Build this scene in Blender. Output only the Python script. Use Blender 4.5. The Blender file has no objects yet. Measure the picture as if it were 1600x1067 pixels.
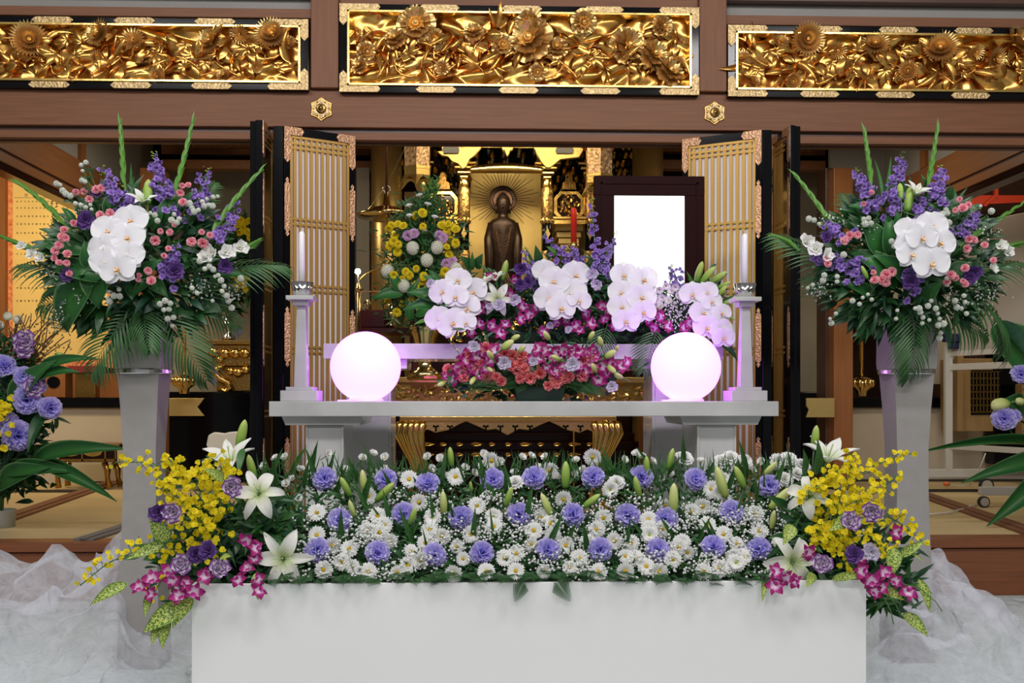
import bpy, math, random
import numpy as np
from mathutils import Matrix, Vector
R = random.Random(7)
PI = math.pi
scene = bpy.context.scene
COL = scene.collection

# ------------------------------------------------------------------ camera
F = 1600.0; HZ = 620.0; EYE = 0.93; YAW = math.radians(1.8)
cam_d = bpy.data.cameras.new('camera'); cam = bpy.data.objects.new('camera', cam_d); COL.objects.link(cam)
cam.location = (0, 0, EYE); cam.rotation_euler = (PI / 2, 0, -YAW)
cam_d.sensor_width = 36; cam_d.lens = 36 * F / 1600; cam_d.shift_y = (HZ - 533.5) / 1600
cam_d.clip_start = 0.05
scene.camera = cam

def P(px, py, Y):
    """the point of the place at depth Y that the photograph shows at pixel px, py"""
    u = (px - 800) / F; v = (HZ - py) / F
    dx = u * math.cos(YAW) + math.sin(YAW); dy = -u * math.sin(YAW) + math.cos(YAW)
    t = Y / dy
    return Vector((dx * t, Y, EYE + v * t))
def proj(p):
    x, y, z = p[0], p[1], p[2] - EYE
    c = x * math.cos(YAW) - y * math.sin(YAW); d = x * math.sin(YAW) + y * math.cos(YAW)
    return (800 + F * c / d, HZ - F * z / d)
def S(px, Y): return px * Y / F

# ------------------------------------------------------------------ world, lights, exposure
w = bpy.data.worlds.new('world'); scene.world = w; w.use_nodes = True
bg = w.node_tree.nodes['Background']; bg.inputs[0].default_value = (0.90, 0.87, 0.87, 1); bg.inputs[1].default_value = 0.26
scene.view_settings.view_transform = 'Standard'; scene.view_settings.look = 'None'
scene.view_settings.exposure = 0.0; scene.view_settings.gamma = 1.0; scene.view_settings.use_curve_mapping = False
def area(name, loc, target, sx, sy, power, col):
    d = bpy.data.lights.new(name, 'AREA'); d.shape = 'RECTANGLE'; d.size = sx; d.size_y = sy; d.energy = power; d.color = col
    o = bpy.data.objects.new(name, d); COL.objects.link(o); o.location = loc
    o.rotation_euler = (Vector(target) - Vector(loc)).to_track_quat('-Z', 'Y').to_euler(); return o
def point(name, loc, power, col, r=0.03):
    d = bpy.data.lights.new(name, 'POINT'); d.energy = power; d.color = col; d.shadow_soft_size = r
    o = bpy.data.objects.new(name, d); COL.objects.link(o); o.location = loc; return o
# fluorescent ceiling fittings of the hall
for i, (lx, ly) in enumerate([(-2.2, 1.6), (0.0, 1.6), (2.2, 1.6), (-1.2, -1.2), (1.2, -1.2)]):
    area('hall_light', (lx, ly, 3.7), (lx * 0.8, 4.3, 0.9), 1.3, 0.35, 40, (1.0, 0.96, 0.95))
# warm lamps of the sanctuary, under its ceiling, and added fills
area('sanctuary_light', (0.12, 5.55, 2.70), (0.1, 7.0, 1.4), 1.2, 0.12, 7, (1.0, 0.80, 0.50))
area('altar_light', (0.12, 6.66, 2.485), (0.1, 7.2, 1.6), 0.8, 0.08, 5.5, (1.0, 0.82, 0.52))
area('side_room_light', (-3.3, 6.9, 2.6), (-3.4, 8.2, 1.4), 0.8, 0.3, 34, (1.0, 0.78, 0.44))
area('sanctuary_front_fill', (0.12, 5.16, 2.45), (0.1, 5.7, 1.5), 1.7, 0.08, 5, (1.0, 0.88, 0.66))  # added behind the lintel to brighten the vase flowers and altar table
area('side_room_light', (3.6, 6.6, 2.6), (3.3, 7.9, 1.0), 0.8, 0.3, 14, (1.0, 0.86, 0.62))
area('tatami_fill', (-1.7, 6.4, 2.72), (-1.7, 6.5, 0.3), 0.5, 0.5, 12, (1.0, 0.88, 0.66))  # added fill to brighten the tatami; no lamp known here
area('tatami_fill', (2.1, 6.4, 2.72), (2.1, 6.5, 0.3), 0.5, 0.5, 12, (1.0, 0.88, 0.66))  # matching added fill for the tatami on the right

# ------------------------------------------------------------------ materials
MATS = {}
def mat(name, col, rough=0.5, metal=0.0, vary=0.0, vscale=20, bump=0.0, bscale=60, spec=0.5, sss=0.0, emit=None, es=0.0, trans=0.0, col2=None, coat=0.0, stretch=None, sheen=0.0):
    m = bpy.data.materials.new(name); m.use_nodes = True; nt = m.node_tree; N = nt.nodes; L = nt.links
    b = N['Principled BSDF']
    b.inputs['Base Color'].default_value = (*col, 1); b.inputs['Roughness'].default_value = rough; b.inputs['Metallic'].default_value = metal
    b.inputs['Specular IOR Level'].default_value = spec
    if coat: b.inputs['Coat Weight'].default_value = coat; b.inputs['Coat Roughness'].default_value = 0.08
    if sheen: b.inputs['Sheen Weight'].default_value = sheen
    if emit: b.inputs['Emission Color'].default_value = (*emit, 1); b.inputs['Emission Strength'].default_value = es
    src = None
    if vary or bump:
        tc = N.new('ShaderNodeTexCoord'); mp = N.new('ShaderNodeMapping'); L.new(tc.outputs['Object'], mp.inputs['Vector'])
        if stretch: mp.inputs['Scale'].default_value = stretch
        src = mp.outputs['Vector']
    if vary:
        n = N.new('ShaderNodeTexNoise'); n.inputs['Scale'].default_value = vscale; n.inputs['Detail'].default_value = 5; L.new(src, n.inputs['Vector'])
        cr = N.new('ShaderNodeValToRGB'); c2 = col2 or tuple(c * (1 - vary) for c in col)
        cr.color_ramp.elements[0].position = 0.3; cr.color_ramp.elements[0].color = (*c2, 1)
        cr.color_ramp.elements[1].position = 0.7; cr.color_ramp.elements[1].color = (*col, 1)
        L.new(n.outputs['Fac'], cr.inputs['Fac']); L.new(cr.outputs['Color'], b.inputs['Base Color'])
    if bump:
        n2 = N.new('ShaderNodeTexNoise'); n2.inputs['Scale'].default_value = bscale; n2.inputs['Detail'].default_value = 3; L.new(src, n2.inputs['Vector'])
        bp = N.new('ShaderNodeBump'); bp.inputs['Strength'].default_value = bump; bp.inputs['Distance'].default_value = 0.01
        L.new(n2.outputs['Fac'], bp.inputs['Height']); L.new(bp.outputs['Normal'], b.inputs['Normal'])
    if trans:   # petals and leaves let some light through
        tr = N.new('ShaderNodeBsdfTranslucent'); mx = N.new('ShaderNodeMixShader'); mx.inputs[0].default_value = trans
        if b.inputs['Base Color'].is_linked: L.new(b.inputs['Base Color'].links[0].from_socket, tr.inputs['Color'])
        else: tr.inputs['Color'].default_value = (*col, 1)
        L.new(b.outputs[0], mx.inputs[1]); L.new(tr.outputs[0], mx.inputs[2]); L.new(mx.outputs[0], N['Material Output'].inputs['Surface'])
    MATS[name] = m; return m
def petalmat(name, stops, rough=0.55, trans=0.25, axis='Y', speck=None):
    """pigment running from the base of a petal (v = 0) to its tip (v = 1), or from its midline outwards (axis X)"""
    m = bpy.data.materials.new(name); m.use_nodes = True; nt = m.node_tree; N = nt.nodes; L = nt.links
    b = N['Principled BSDF']; b.inputs['Roughness'].default_value = rough; b.inputs['Specular IOR Level'].default_value = 0.3
    uv = N.new('ShaderNodeUVMap'); sp = N.new('ShaderNodeSeparateXYZ'); L.new(uv.outputs[0], sp.inputs[0])
    cr = N.new('ShaderNodeValToRGB'); el = cr.color_ramp.elements
    while len(el) < len(stops): el.new(0.5)
    for e, (p, c) in zip(el, stops): e.position = p; e.color = (*c, 1)
    L.new(sp.outputs[axis], cr.inputs['Fac']); out = cr.outputs['Color']
    if speck:
        tc = N.new('ShaderNodeTexCoord'); n = N.new('ShaderNodeTexNoise'); n.inputs['Scale'].default_value = speck[1]; n.inputs['Detail'].default_value = 2
        L.new(tc.outputs['Object'], n.inputs['Vector']); c2 = N.new('ShaderNodeValToRGB')
        c2.color_ramp.elements[0].position = 0.47; c2.color_ramp.elements[1].position = 0.53
        c2.color_ramp.elements[0].color = (0, 0, 0, 1); c2.color_ramp.elements[1].color = (1, 1, 1, 1)
        L.new(n.outputs['Fac'], c2.inputs['Fac']); mx = N.new('ShaderNodeMixRGB'); L.new(c2.outputs['Color'], mx.inputs[0])
        L.new(out, mx.inputs[1]); mx.inputs[2].default_value = (*speck[0], 1); out = mx.outputs[0]
    L.new(out, b.inputs['Base Color'])
    tr = N.new('ShaderNodeBsdfTranslucent'); L.new(out, tr.inputs['Color']); mx = N.new('ShaderNodeMixShader'); mx.inputs[0].default_value = trans
    L.new(b.outputs[0], mx.inputs[1]); L.new(tr.outputs[0], mx.inputs[2]); L.new(mx.outputs[0], N['Material Output'].inputs['Surface'])
    MATS[name] = m; return m

mat('wood', (0.215, 0.092, 0.046), 0.5, spec=0.25, vary=0.22, vscale=6, stretch=(0.6, 3, 14), bump=0.05, bscale=12)
mat('wood_v', (0.215, 0.092, 0.046), 0.5, spec=0.25, vary=0.22, vscale=6, stretch=(9, 6, 0.6), bump=0.05, bscale=12)
mat('wood_dark', (0.095, 0.042, 0.028), 0.4, vary=0.3, vscale=6, stretch=(0.6, 3, 14))
mat('wood_orange', (0.30, 0.115, 0.035), 0.45, vary=0.2, vscale=6, stretch=(9, 6, 0.6))
mat('wood_orange_h', (0.27, 0.11, 0.040), 0.45, vary=0.2, vscale=6, stretch=(6, 0.6, 9))
mat('wood_tan', (0.33, 0.21, 0.09), 0.45, vary=0.2, vscale=6, stretch=(9, 6, 0.6))
mat('wood_step', (0.26, 0.085, 0.032), 0.35, vary=0.25, vscale=5, stretch=(0.5, 3, 14))
mat('lacquer', (0.003, 0.003, 0.004), 0.10, spec=0.22)
mat('lacquer_brown', (0.020, 0.006, 0.004), 0.16, spec=0.35)
mat('gold', (0.83, 0.56, 0.17), 0.22, 1.0, bump=0.08, bscale=30)
mat('gold_carved', (0.76, 0.43, 0.11), 0.27, 1.0, vary=0.35, vscale=7, col2=(0.68, 0.33, 0.075))
mat('gold_bloom', (0.74, 0.48, 0.17), 0.32, 0.85, bump=0.05, bscale=30)
mat('shaft_emboss', (0.90, 0.54, 0.18), 0.34, 0.9, bump=0.9, bscale=38, vary=0.7, vscale=42)
mat('gold_pale', (0.66, 0.47, 0.16), 0.34, 1.0, bump=0.15, bscale=90)
mat('gold_dark', (0.42, 0.25, 0.07), 0.30, 1.0, bump=0.3, bscale=60)
mat('gold_pillar', (0.50, 0.34, 0.12), 0.35, 0.85, vary=0.2, vscale=4)
mat('gold_leaf', (0.70, 0.52, 0.20), 0.42, 0.85, vary=0.1, vscale=8)
mat('gold_slat', (0.44, 0.26, 0.065), 0.40, 0.6)
mat('copper_emboss', (0.86, 0.50, 0.29), 0.42, 0.85, bump=0.6, bscale=110, vary=0.55, vscale=130)
mat('emboss', (0.82, 0.59, 0.29), 0.40, 0.85, bump=0.6, bscale=100, vary=0.55, vscale=120)
mat('brass', (0.72, 0.54, 0.25), 0.16, 1.0)
mat('bronze_light', (0.16, 0.075, 0.036), 0.4, 0.4, vary=0.4, vscale=14)
mat('bronze', (0.042, 0.021, 0.013), 0.38, 0.5, vary=0.5, vscale=14, bump=0.2, bscale=40)
mat('silver', (0.72, 0.72, 0.72), 0.18, 1.0)
mat('shoji', (0.74, 0.72, 0.78), 0.8)
mat('plaster', (0.30, 0.27, 0.22), 0.9, vary=0.12, vscale=3, bump=0.1, bscale=50)
mat('plaster_grey', (0.30, 0.29, 0.27), 0.9, vary=0.12, vscale=3)
mat('beige', (0.50, 0.43, 0.33), 0.8, vary=0.06, vscale=4)
mat('marble', (0.66, 0.67, 0.67), 0.12, vary=0.16, vscale=4.5, bump=0.0, spec=0.5)
mat('stone_post', (0.31, 0.295, 0.285), 0.42, vary=0.08, vscale=25, bump=0.05, bscale=80)
mat('white_box', (0.83, 0.83, 0.84), 0.55, vary=0.03, vscale=2.5)
mat('candle', (0.85, 0.84, 0.88), 0.4)
mat('red_candle', (0.75, 0.03, 0.02), 0.3)
mat('orb', (0.45, 0.35, 0.5), 0.4, emit=(0.64, 0.135, 1.0), es=5.2, spec=0.1)
mat('orb_foot', (0.85, 0.75, 0.9), 0.3, emit=(0.80, 0.45, 1.0), es=0.5)
mat('screen', (0.9, 0.9, 0.9), 0.5, emit=(1.0, 1.0, 0.93), es=2.2)
mat('paint_white', (0.55, 0.54, 0.50), 0.45)
mat('board', (0.40, 0.37, 0.33), 0.35)
mat('rubber', (0.02, 0.02, 0.02), 0.5)
mat('caster_grey', (0.45, 0.42, 0.36), 0.5)
mat('navy', (0.01, 0.015, 0.06), 0.5)
mat('red', (0.70, 0.06, 0.02), 0.45)
mat('red_cloth', (0.22, 0.01, 0.02), 0.7)
mat('cable', (0.7, 0.68, 0.62), 0.5)
mat('green_pot', (0.008, 0.045, 0.028), 0.4)
mat('pot_white', (0.5, 0.56, 0.58), 0.4)
mat('stem', (0.07, 0.17, 0.035), 0.5)
mat('twig', (0.13, 0.07, 0.04), 0.7)
mat('leaf', (0.022, 0.105, 0.025), 0.38, vary=0.45, vscale=18, trans=0.12)
mat('leaf_mid', (0.050, 0.175, 0.035), 0.42, vary=0.4, vscale=18, trans=0.2)
mat('leaf_bright', (0.13, 0.33, 0.050), 0.42, vary=0.3, vscale=18, trans=0.25)
mat('leaf_blue', (0.020, 0.085, 0.040), 0.4, vary=0.4, vscale=18, trans=0.12)
mat('fern', (0.030, 0.120, 0.030), 0.45, vary=0.4, vscale=25, trans=0.15)
mat('palm', (0.055, 0.165, 0.045), 0.42, vary=0.4, vscale=12, trans=0.18)
mat('foam', (0.010, 0.035, 0.012), 0.8)
petalmat('hosta', [(0, (0.035, 0.15, 0.03)), (0.86, (0.02, 0.10, 0.03)), (0.93, (0.09, 0.22, 0.07)), (1, (0.16, 0.30, 0.10))], axis='X', rough=0.38, trans=0.12)
petalmat('croton', [(0, (0.60, 0.66, 0.16)), (0.8, (0.50, 0.58, 0.14)), (1, (0.10, 0.22, 0.04))], axis='X', rough=0.4, trans=0.15, speck=((0.09, 0.20, 0.04), 26))
petalmat('carnation', [(0, (0.26, 0.22, 0.66)), (0.6, (0.46, 0.41, 0.92)), (1, (0.68, 0.63, 0.99))], trans=0.42)
petalmat('daisy_white', [(0, (0.80, 0.84, 0.62)), (0.25, (0.86, 0.88, 0.84)), (1, (0.90, 0.90, 0.90))], trans=0.3)
petalmat('lily_white', [(0, (0.45, 0.60, 0.16)), (0.22, (0.78, 0.84, 0.58)), (0.45, (0.88, 0.89, 0.82)), (1, (0.90, 0.91, 0.87))], trans=0.3)
petalmat('bud_green', [(0, (0.12, 0.28, 0.04)), (0.5, (0.30, 0.46, 0.08)), (1, (0.46, 0.58, 0.16))], rough=0.4, trans=0.1)
petalmat('bud_cream', [(0, (0.30, 0.42, 0.08)), (0.5, (0.56, 0.64, 0.20)), (1, (0.66, 0.68, 0.32))], rough=0.4, trans=0.1)
petalmat('orchid_white', [(0, (0.80, 0.78, 0.84)), (0.3, (0.86, 0.86, 0.90)), (1, (0.88, 0.88, 0.92))], trans=0.3, rough=0.5)
petalmat('orchid_lip', [(0, (0.55, 0.12, 0.02)), (0.4, (0.75, 0.35, 0.06)), (0.7, (0.85, 0.75, 0.50)), (1, (0.88, 0.84, 0.84))], trans=0.2)
petalmat('dendro', [(0, (0.86, 0.74, 0.84)), (0.24, (0.80, 0.55, 0.76)), (0.45, (0.42, 0.02, 0.22)), (1, (0.26, 0.004, 0.09))], trans=0.25)
petalmat('dendro_lip', [(0, (0.30, 0.005, 0.12)), (0.6, (0.50, 0.03, 0.30)), (1, (0.75, 0.45, 0.70))], trans=0.2)
petalmat('oncidium', [(0, (0.45, 0.10, 0.01)), (0.15, (0.95, 0.76, 0.01)), (1, (0.98, 0.92, 0.03))], trans=0.42)
petalmat('stock', [(0, (0.16, 0.09, 0.34)), (0.5, (0.33, 0.19, 0.60)), (1, (0.52, 0.38, 0.82))], trans=0.3)
petalmat('stock_pale', [(0, (0.22, 0.15, 0.40)), (0.5, (0.36, 0.25, 0.62)), (1, (0.52, 0.42, 0.80))], trans=0.3)
petalmat('pink', [(0, (0.50, 0.06, 0.12)), (0.5, (0.90, 0.26, 0.36)), (1, (0.96, 0.54, 0.60))], trans=0.3)
petalmat('coral', [(0, (0.50, 0.04, 0.05)), (0.5, (0.82, 0.13, 0.14)), (1, (0.88, 0.34, 0.36))], trans=0.3)
petalmat('lisi_white', [(0, (0.75, 0.76, 0.66)), (0.7, (0.80, 0.77, 0.84)), (0.93, (0.70, 0.64, 0.82)), (1, (0.28, 0.16, 0.50))], trans=0.3)
petalmat('lisi_purple', [(0, (0.50, 0.45, 0.60)), (0.4, (0.22, 0.12, 0.36)), (1, (0.10, 0.04, 0.22))], trans=0.2)
petalmat('lisi_edge', [(0, (0.70, 0.66, 0.70)), (0.78, (0.76, 0.68, 0.78)), (0.90, (0.30, 0.12, 0.40)), (1, (0.12, 0.02, 0.22))], trans=0.25)
petalmat('glad_white', [(0, (0.70, 0.74, 0.50)), (0.5, (0.86, 0.87, 0.82)), (1, (0.90, 0.90, 0.88))], trans=0.3)
petalmat('mum_white', [(0, (0.74, 0.80, 0.46)), (0.4, (0.88, 0.89, 0.76)), (1, (0.92, 0.92, 0.84))], trans=0.3)
petalmat('mum_yellow', [(0, (0.60, 0.45, 0.01)), (1, (0.90, 0.74, 0.02))], trans=0.3)
petalmat('mum_pink', [(0, (0.45, 0.20, 0.40)), (1, (0.72, 0.46, 0.72))], trans=0.3)
mat('disc_yellow', (0.72, 0.46, 0.02), 0.7, bump=0.8, bscale=400)
mat('disc_green', (0.36, 0.46, 0.04), 0.7, bump=0.8, bscale=400)
mat('breath', (0.86, 0.88, 0.86), 0.6, trans=0.2)
mat('berry_white', (0.84, 0.88, 0.78), 0.6, vary=0.35, vscale=120, bump=0.8, bscale=160)
mat('anther', (0.35, 0.22, 0.05), 0.6)
mat('pale_green', (0.42, 0.52, 0.28), 0.5)

# ------------------------------------------------------------------ mesh builder
def eye4(): return np.eye(4)
class MB:
    def __init__(s): s.v = []; s.f = []; s.mi = []; s.uv = []; s.n = 0
    def add(s, V, Fc, M=None, mi=0, uv=None):
        V = np.asarray(V, float).reshape(-1, 3)
        if M is not None:
            A = np.array(M); V = V @ A[:3, :3].T + A[:3, 3]
        s.v.append(V); s.uv.append(np.zeros((len(V), 2)) if uv is None else np.asarray(uv, float))
        n = s.n; s.f.extend([tuple(i + n for i in f) for f in Fc]); s.mi.extend([mi] * len(Fc)); s.n += len(V); return s
    def box(s, x0, x1, y0, y1, z0, z1, M=None, mi=0):
        V = [(x0, y0, z0), (x1, y0, z0), (x1, y1, z0), (x0, y1, z0), (x0, y0, z1), (x1, y0, z1), (x1, y1, z1), (x0, y1, z1)]
        return s.add(V, [(0, 3, 2, 1), (4, 5, 6, 7), (0, 1, 5, 4), (1, 2, 6, 5), (2, 3, 7, 6), (3, 0, 4, 7)], M, mi)
    def pbox(s, x0, y0, x1, y1, Y, d, mi=0):
        """a box whose front face at depth Y is the pixel rectangle x0,y0-x1,y1"""
        a, b = P(x0, y0, Y), P(x1, y0, Y); c, e = P(x0, y1, Y), P(x1, y1, Y)
        return s.box(a.x, b.x, Y, Y + d, (c.z + e.z) / 2, (a.z + b.z) / 2, mi=mi)
    def lathe(s, prof, n=24, M=None, mi=0, a0=0, sq=None):
        V = []; m = len(prof)
        for r, z in prof:
            for i in range(n):
                a = 2 * PI * i / n + a0; V.append((r * math.cos(a), r * math.sin(a), z))
        Fc = [(j * n + i, j * n + (i + 1) % n, (j + 1) * n + (i + 1) % n, (j + 1) * n + i) for j in range(m - 1) for i in range(n)]
        Fc.append(tuple(range(n))[::-1]); Fc.append(tuple((m - 1) * n + i for i in range(n)))
        uv = [(i / n, j / max(1, m - 1)) for j in range(m) for i in range(n)]
        return s.add(V, Fc, M, mi, uv)
    def sphere(s, r, n=12, m=8, M=None, mi=0, sc=(1, 1, 1)):
        prof = [(max(1e-4, r * math.sin(PI * j / m)), -r * math.cos(PI * j / m)) for j in range(m + 1)]
        V0 = MB(); V0.lathe(prof, n); V = V0.v[0] * np.array(sc)
        return s.add(V, V0.f, M, mi, V0.uv[0])
    def tube(s, pts, r, n=6, mi=0, M=None):
        pts = [Vector(p) for p in pts]; k = len(pts); rs = r if hasattr(r, '__len__') else [r] * k
        V = []; ux = None
        for i, p in enumerate(pts):
            t = (pts[min(i + 1, k - 1)] - pts[max(i - 1, 0)]); t = t.normalized() if t.length > 1e-9 else Vector((0, 0, 1))
            if ux is None:
                ux = t.cross(Vector((0.3, 0.9, 0.1)));
                if ux.length < 1e-3: ux = t.cross(Vector((1, 0, 0)))
            ux = (ux - t * ux.dot(t)).normalized(); uy = t.cross(ux)
            for j in range(n):
                a = 2 * PI * j / n; V.append(p + (ux * math.cos(a) + uy * math.sin(a)) * rs[i])
        Fc = [(i * n + j, i * n + (j + 1) % n, (i + 1) * n + (j + 1) % n, (i + 1) * n + j) for i in range(k - 1) for j in range(n)]
        Fc.append(tuple(range(n))[::-1]); Fc.append(tuple((k - 1) * n + j for j in range(n)))
        return s.add([tuple(v) for v in V], Fc, M, mi, [(0.5, i / max(1, k - 1)) for i in range(k) for j in range(n)])
    def prism(s, poly, y0, y1, M=None, mi=0):
        """poly in x,z, extruded from y0 to y1"""
        n = len(poly); V = [(x, y0, z) for x, z in poly] + [(x, y1, z) for x, z in poly]
        Fc = [tuple(range(n)), tuple(range(n, 2 * n))[::-1]] + [(i, i + n, (i + 1) % n + n, (i + 1) % n) for i in range(n)]
        return s.add(V, Fc, M, mi)
    def ppoly(s, pts, Y, d, mi=0):
        q = [P(x, y, Y) for x, y in pts]; return s.prism([(p.x, p.z) for p in q], Y, Y + d, mi=mi)
    def loft(s, rings, M=None, mi=0, cap=True):
        n = len(rings[0]); k = len(rings); V = [p for r in rings for p in r]
        Fc = [(i * n + j, i * n + (j + 1) % n, (i + 1) * n + (j + 1) % n, (i + 1) * n + j) for i in range(k - 1) for j in range(n)]
        if cap: Fc.append(tuple(range(n))[::-1]); Fc.append(tuple((k - 1) * n + j for j in range(n)))
        return s.add(V, Fc, M, mi, [(j / n, i / (k - 1)) for i in range(k) for j in range(n)])
    def petal(s, M, L, W, prof, a0=0.0, a1=0.0, cup=0.0, ruf=0.0, rf=3.0, nl=5, nw=4, mi=0, ph=0.0, tip=0.0, side=0.0):
        v = np.linspace(0, 1, nl + 1); u = np.linspace(-1, 1, nw + 1)
        th = a0 + a1 * v; dv = L / nl
        thm = (th[:-1] + th[1:]) / 2
        y = np.concatenate([[0], np.cumsum(np.cos(thm)) * dv]); z = np.concatenate([[0], np.cumsum(np.sin(thm)) * dv])
        wd = np.array([prof(t) for t in v]) * W / 2
        U, V = np.meshgrid(u, v)
        X = U * wd[:, None] + side * (V ** 2); Yy = y[:, None] + 0 * U - tip * np.abs(U) ** 2 * V * L
        Z = z[:, None] + cup * wd[:, None] * U ** 2 + ruf * V ** 1.5 * np.sin(rf * PI * U + ph)
        n = nw + 1
        Fc = [(i * n + j, i * n + j + 1, (i + 1) * n + j + 1, (i + 1) * n + j) for i in range(nl) for j in range(nw)]
        uvx = np.abs(U)
        return s.add(np.stack([X, Yy, Z], -1).reshape(-1, 3), Fc, M, mi, np.stack([uvx, V], -1).reshape(-1, 2))
    def mesh(s, name, mats, smooth=True, org=None):
        me = bpy.data.meshes.new(name)
        V = np.concatenate(s.v) if s.v else np.zeros((0, 3))
        if org is not None: V = V - np.array(org)
        me.from_pydata(V.tolist(), [], s.f)
        for m in (mats if isinstance(mats, (list, tuple)) else [mats]): me.materials.append(MATS[m])
        me.polygons.foreach_set('material_index', s.mi)
        if smooth: me.polygons.foreach_set('use_smooth', [True] * len(s.f))
        UV = np.concatenate(s.uv); ul = me.uv_layers.new(name='UVMap')
        idx = np.zeros(len(me.loops), int); me.loops.foreach_get('vertex_index', idx)
        ul.data.foreach_set('uv', UV[idx].reshape(-1)); me.update(); return me

def oval(t, p=0.8, q=0.75): return max(0.0, math.sin(PI * min(1, max(0, t)) ** p)) ** q
def pf_round(t): return 0.12 * (1 - t) + max(0, math.sin(PI * t ** 0.85)) ** 0.62
def pf_leaf(t): return 0.04 + max(0, math.sin(PI * t ** 0.75)) * (1 - 0.25 * t)
def pf_strap(t): return min(1, (0.35 + 1.4 * t)) * max(0.0, (1 - t ** 5)) ** 0.6 + 0.02
def pf_fan(t): return 0.12 + 0.88 * t ** 0.9
def pf_lily(t): return 0.18 * (1 - t) + max(0, math.sin(PI * t ** 0.8)) ** 0.9

# ------------------------------------------------------------------ scene tree
ORG = {}
def thing(name, label, cat, loc=(0, 0, 0), group=None, M=None):
    o = bpy.data.objects.new(name, None); COL.objects.link(o); o.empty_display_size = 0.05
    if M is not None: o.matrix_world = M
    else: o.location = loc
    o['label'] = label; o['category'] = cat
    if group: o['group'] = group
    ORG[o.name] = tuple(loc); return o
def tag(o, label, cat, group=None, kind=None):
    o['label'] = label; o['category'] = cat
    if group: o['group'] = group
    if kind: o['kind'] = kind
    return o
def part(name, mb, mats, parent=None, bevel=0.0, smooth=False, local=False, label=None):
    org = None if (parent is None or local) else ORG.get(parent.name, (0, 0, 0))
    o = bpy.data.objects.new(name, mb.mesh(name, mats, smooth, org)); COL.objects.link(o)
    if parent is not None: o.parent = parent; ORG[o.name] = ORG.get(parent.name, (0, 0, 0))
    if bevel:
        b = o.modifiers.new('bevel', 'BEVEL'); b.width = bevel; b.segments = 2; b.limit_method = 'ANGLE'; b.angle_limit = 0.6
    if label: o['label'] = label
    return o
def single(name, mb, mats, label, cat, bevel=0.0, smooth=False, group=None, kind=None, origin=None):
    """a thing that is one mesh, its origin at its base"""
    V = np.concatenate(mb.v)
    if origin is None: origin = ((V[:, 0].min() + V[:, 0].max()) / 2, (V[:, 1].min() + V[:, 1].max()) / 2, V[:, 2].min())
    o = bpy.data.objects.new(name, mb.mesh(name, mats, smooth, origin)); COL.objects.link(o); o.location = origin
    if bevel:
        b = o.modifiers.new('bevel', 'BEVEL'); b.width = bevel; b.segments = 2; b.limit_method = 'ANGLE'; b.angle_limit = 0.6
    return tag(o, label, cat, group, kind)
def struct(name, mb, mats, bevel=0.0, smooth=False):
    o = part(name, mb, mats, None, bevel, smooth); o['kind'] = 'structure'; return o
def frame(loc, z, roll=0.0, s=1.0):
    """matrix whose +Z axis points along z"""
    z = Vector(z).normalized(); up = Vector((0, 0, 1)) if abs(z.z) < 0.98 else Vector((0, 1, 0))
    x = up.cross(z).normalized(); y = z.cross(x)
    M = Matrix((x, y, z)).transposed().to_4x4()
    return Matrix.Translation(Vector(loc)) @ M @ Matrix.Rotation(roll, 4, 'Z') @ Matrix.Diagonal((s, s, s, 1))
def framey(loc, y, zh=(0, -1, 0.4), s=1.0, sx=1.0):
    """matrix whose +Y axis points along y and whose +Z is near zh"""
    y = Vector(y).normalized(); z = Vector(zh); z = (z - y * z.dot(y))
    if z.length < 1e-4: z = Vector((1, 0, 0)) - y * y.x
    z.normalize(); x = y.cross(z)
    return Matrix.Translation(Vector(loc)) @ Matrix((x, y, z)).transposed().to_4x4() @ Matrix.Diagonal((s * sx, s, s, 1))
# an asset is a list of (part name, mesh, local matrix, sub-parts)
def put(asset, parent):
    for nm, me, M, subs in asset:
        o = bpy.data.objects.new(nm, me); COL.objects.link(o); o.parent = parent
        if M is not None: o.matrix_local = M
        if subs: put(subs, o)
def place(asset, name, label, cat, M, group=None):
    r = thing(name, label, cat, M=M, group=group); put(asset, r); return r
def hang(asset, name, parent, M):
    """put an asset under a thing as ONE part (its first mesh) with the rest as sub-parts"""
    nm, me, m0, subs = asset[0]
    o = bpy.data.objects.new(name, me); COL.objects.link(o); o.parent = parent; o.matrix_local = M
    for n2, me2, m2, s2 in asset[1:]:
        c = bpy.data.objects.new(n2, me2); COL.objects.link(c); c.parent = o
    return o
def curve(a, b, sag=0.0, side=0.0, n=8):
    a = Vector(a); b = Vector(b); out = []
    for i in range(n + 1):
        t = i / n; p = a.lerp(b, t); k = 4 * t * (1 - t); out.append(p + Vector((side * k, 0, sag * k)))
    return out
# ================================================================== THE ROOM
TZ = EYE - 225 * 4.72 / F            # height of the raised tatami floor
def PF(px, py, z):
    """the point of the horizontal plane z that the photograph shows at px, py"""
    q = P(px, py, 1.0); t = (z - EYE) / (q.z - EYE); return Vector((q.x * t, t, z))
def noise_mat(name, stops, scale, rough, bump=0, bscale=300, st=(1, 1, 1)):
    m = mat(name, stops[0][1], rough, vary=0.1, vscale=scale, bump=bump, bscale=bscale, stretch=st)
    for n in m.node_tree.nodes:
        if n.type == 'VALTORGB':
            e = n.color_ramp.elements
            e[0].position, e[0].color = stops[0][0], (*stops[0][1], 1); e[1].position, e[1].color = stops[1][0], (*stops[1][1], 1)
noise_mat('tatami', [(0.3, (0.46, 0.345, 0.17)), (0.7, (0.56, 0.43, 0.22))], 3, 0.75, 0.35, 260, (0.2, 1, 1))
noise_mat('floor_cloth', [(0.35, (0.50, 0.60, 0.57)), (0.65, (0.70, 0.78, 0.75))], 60, 0.55, 0.6, 90)

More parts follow.
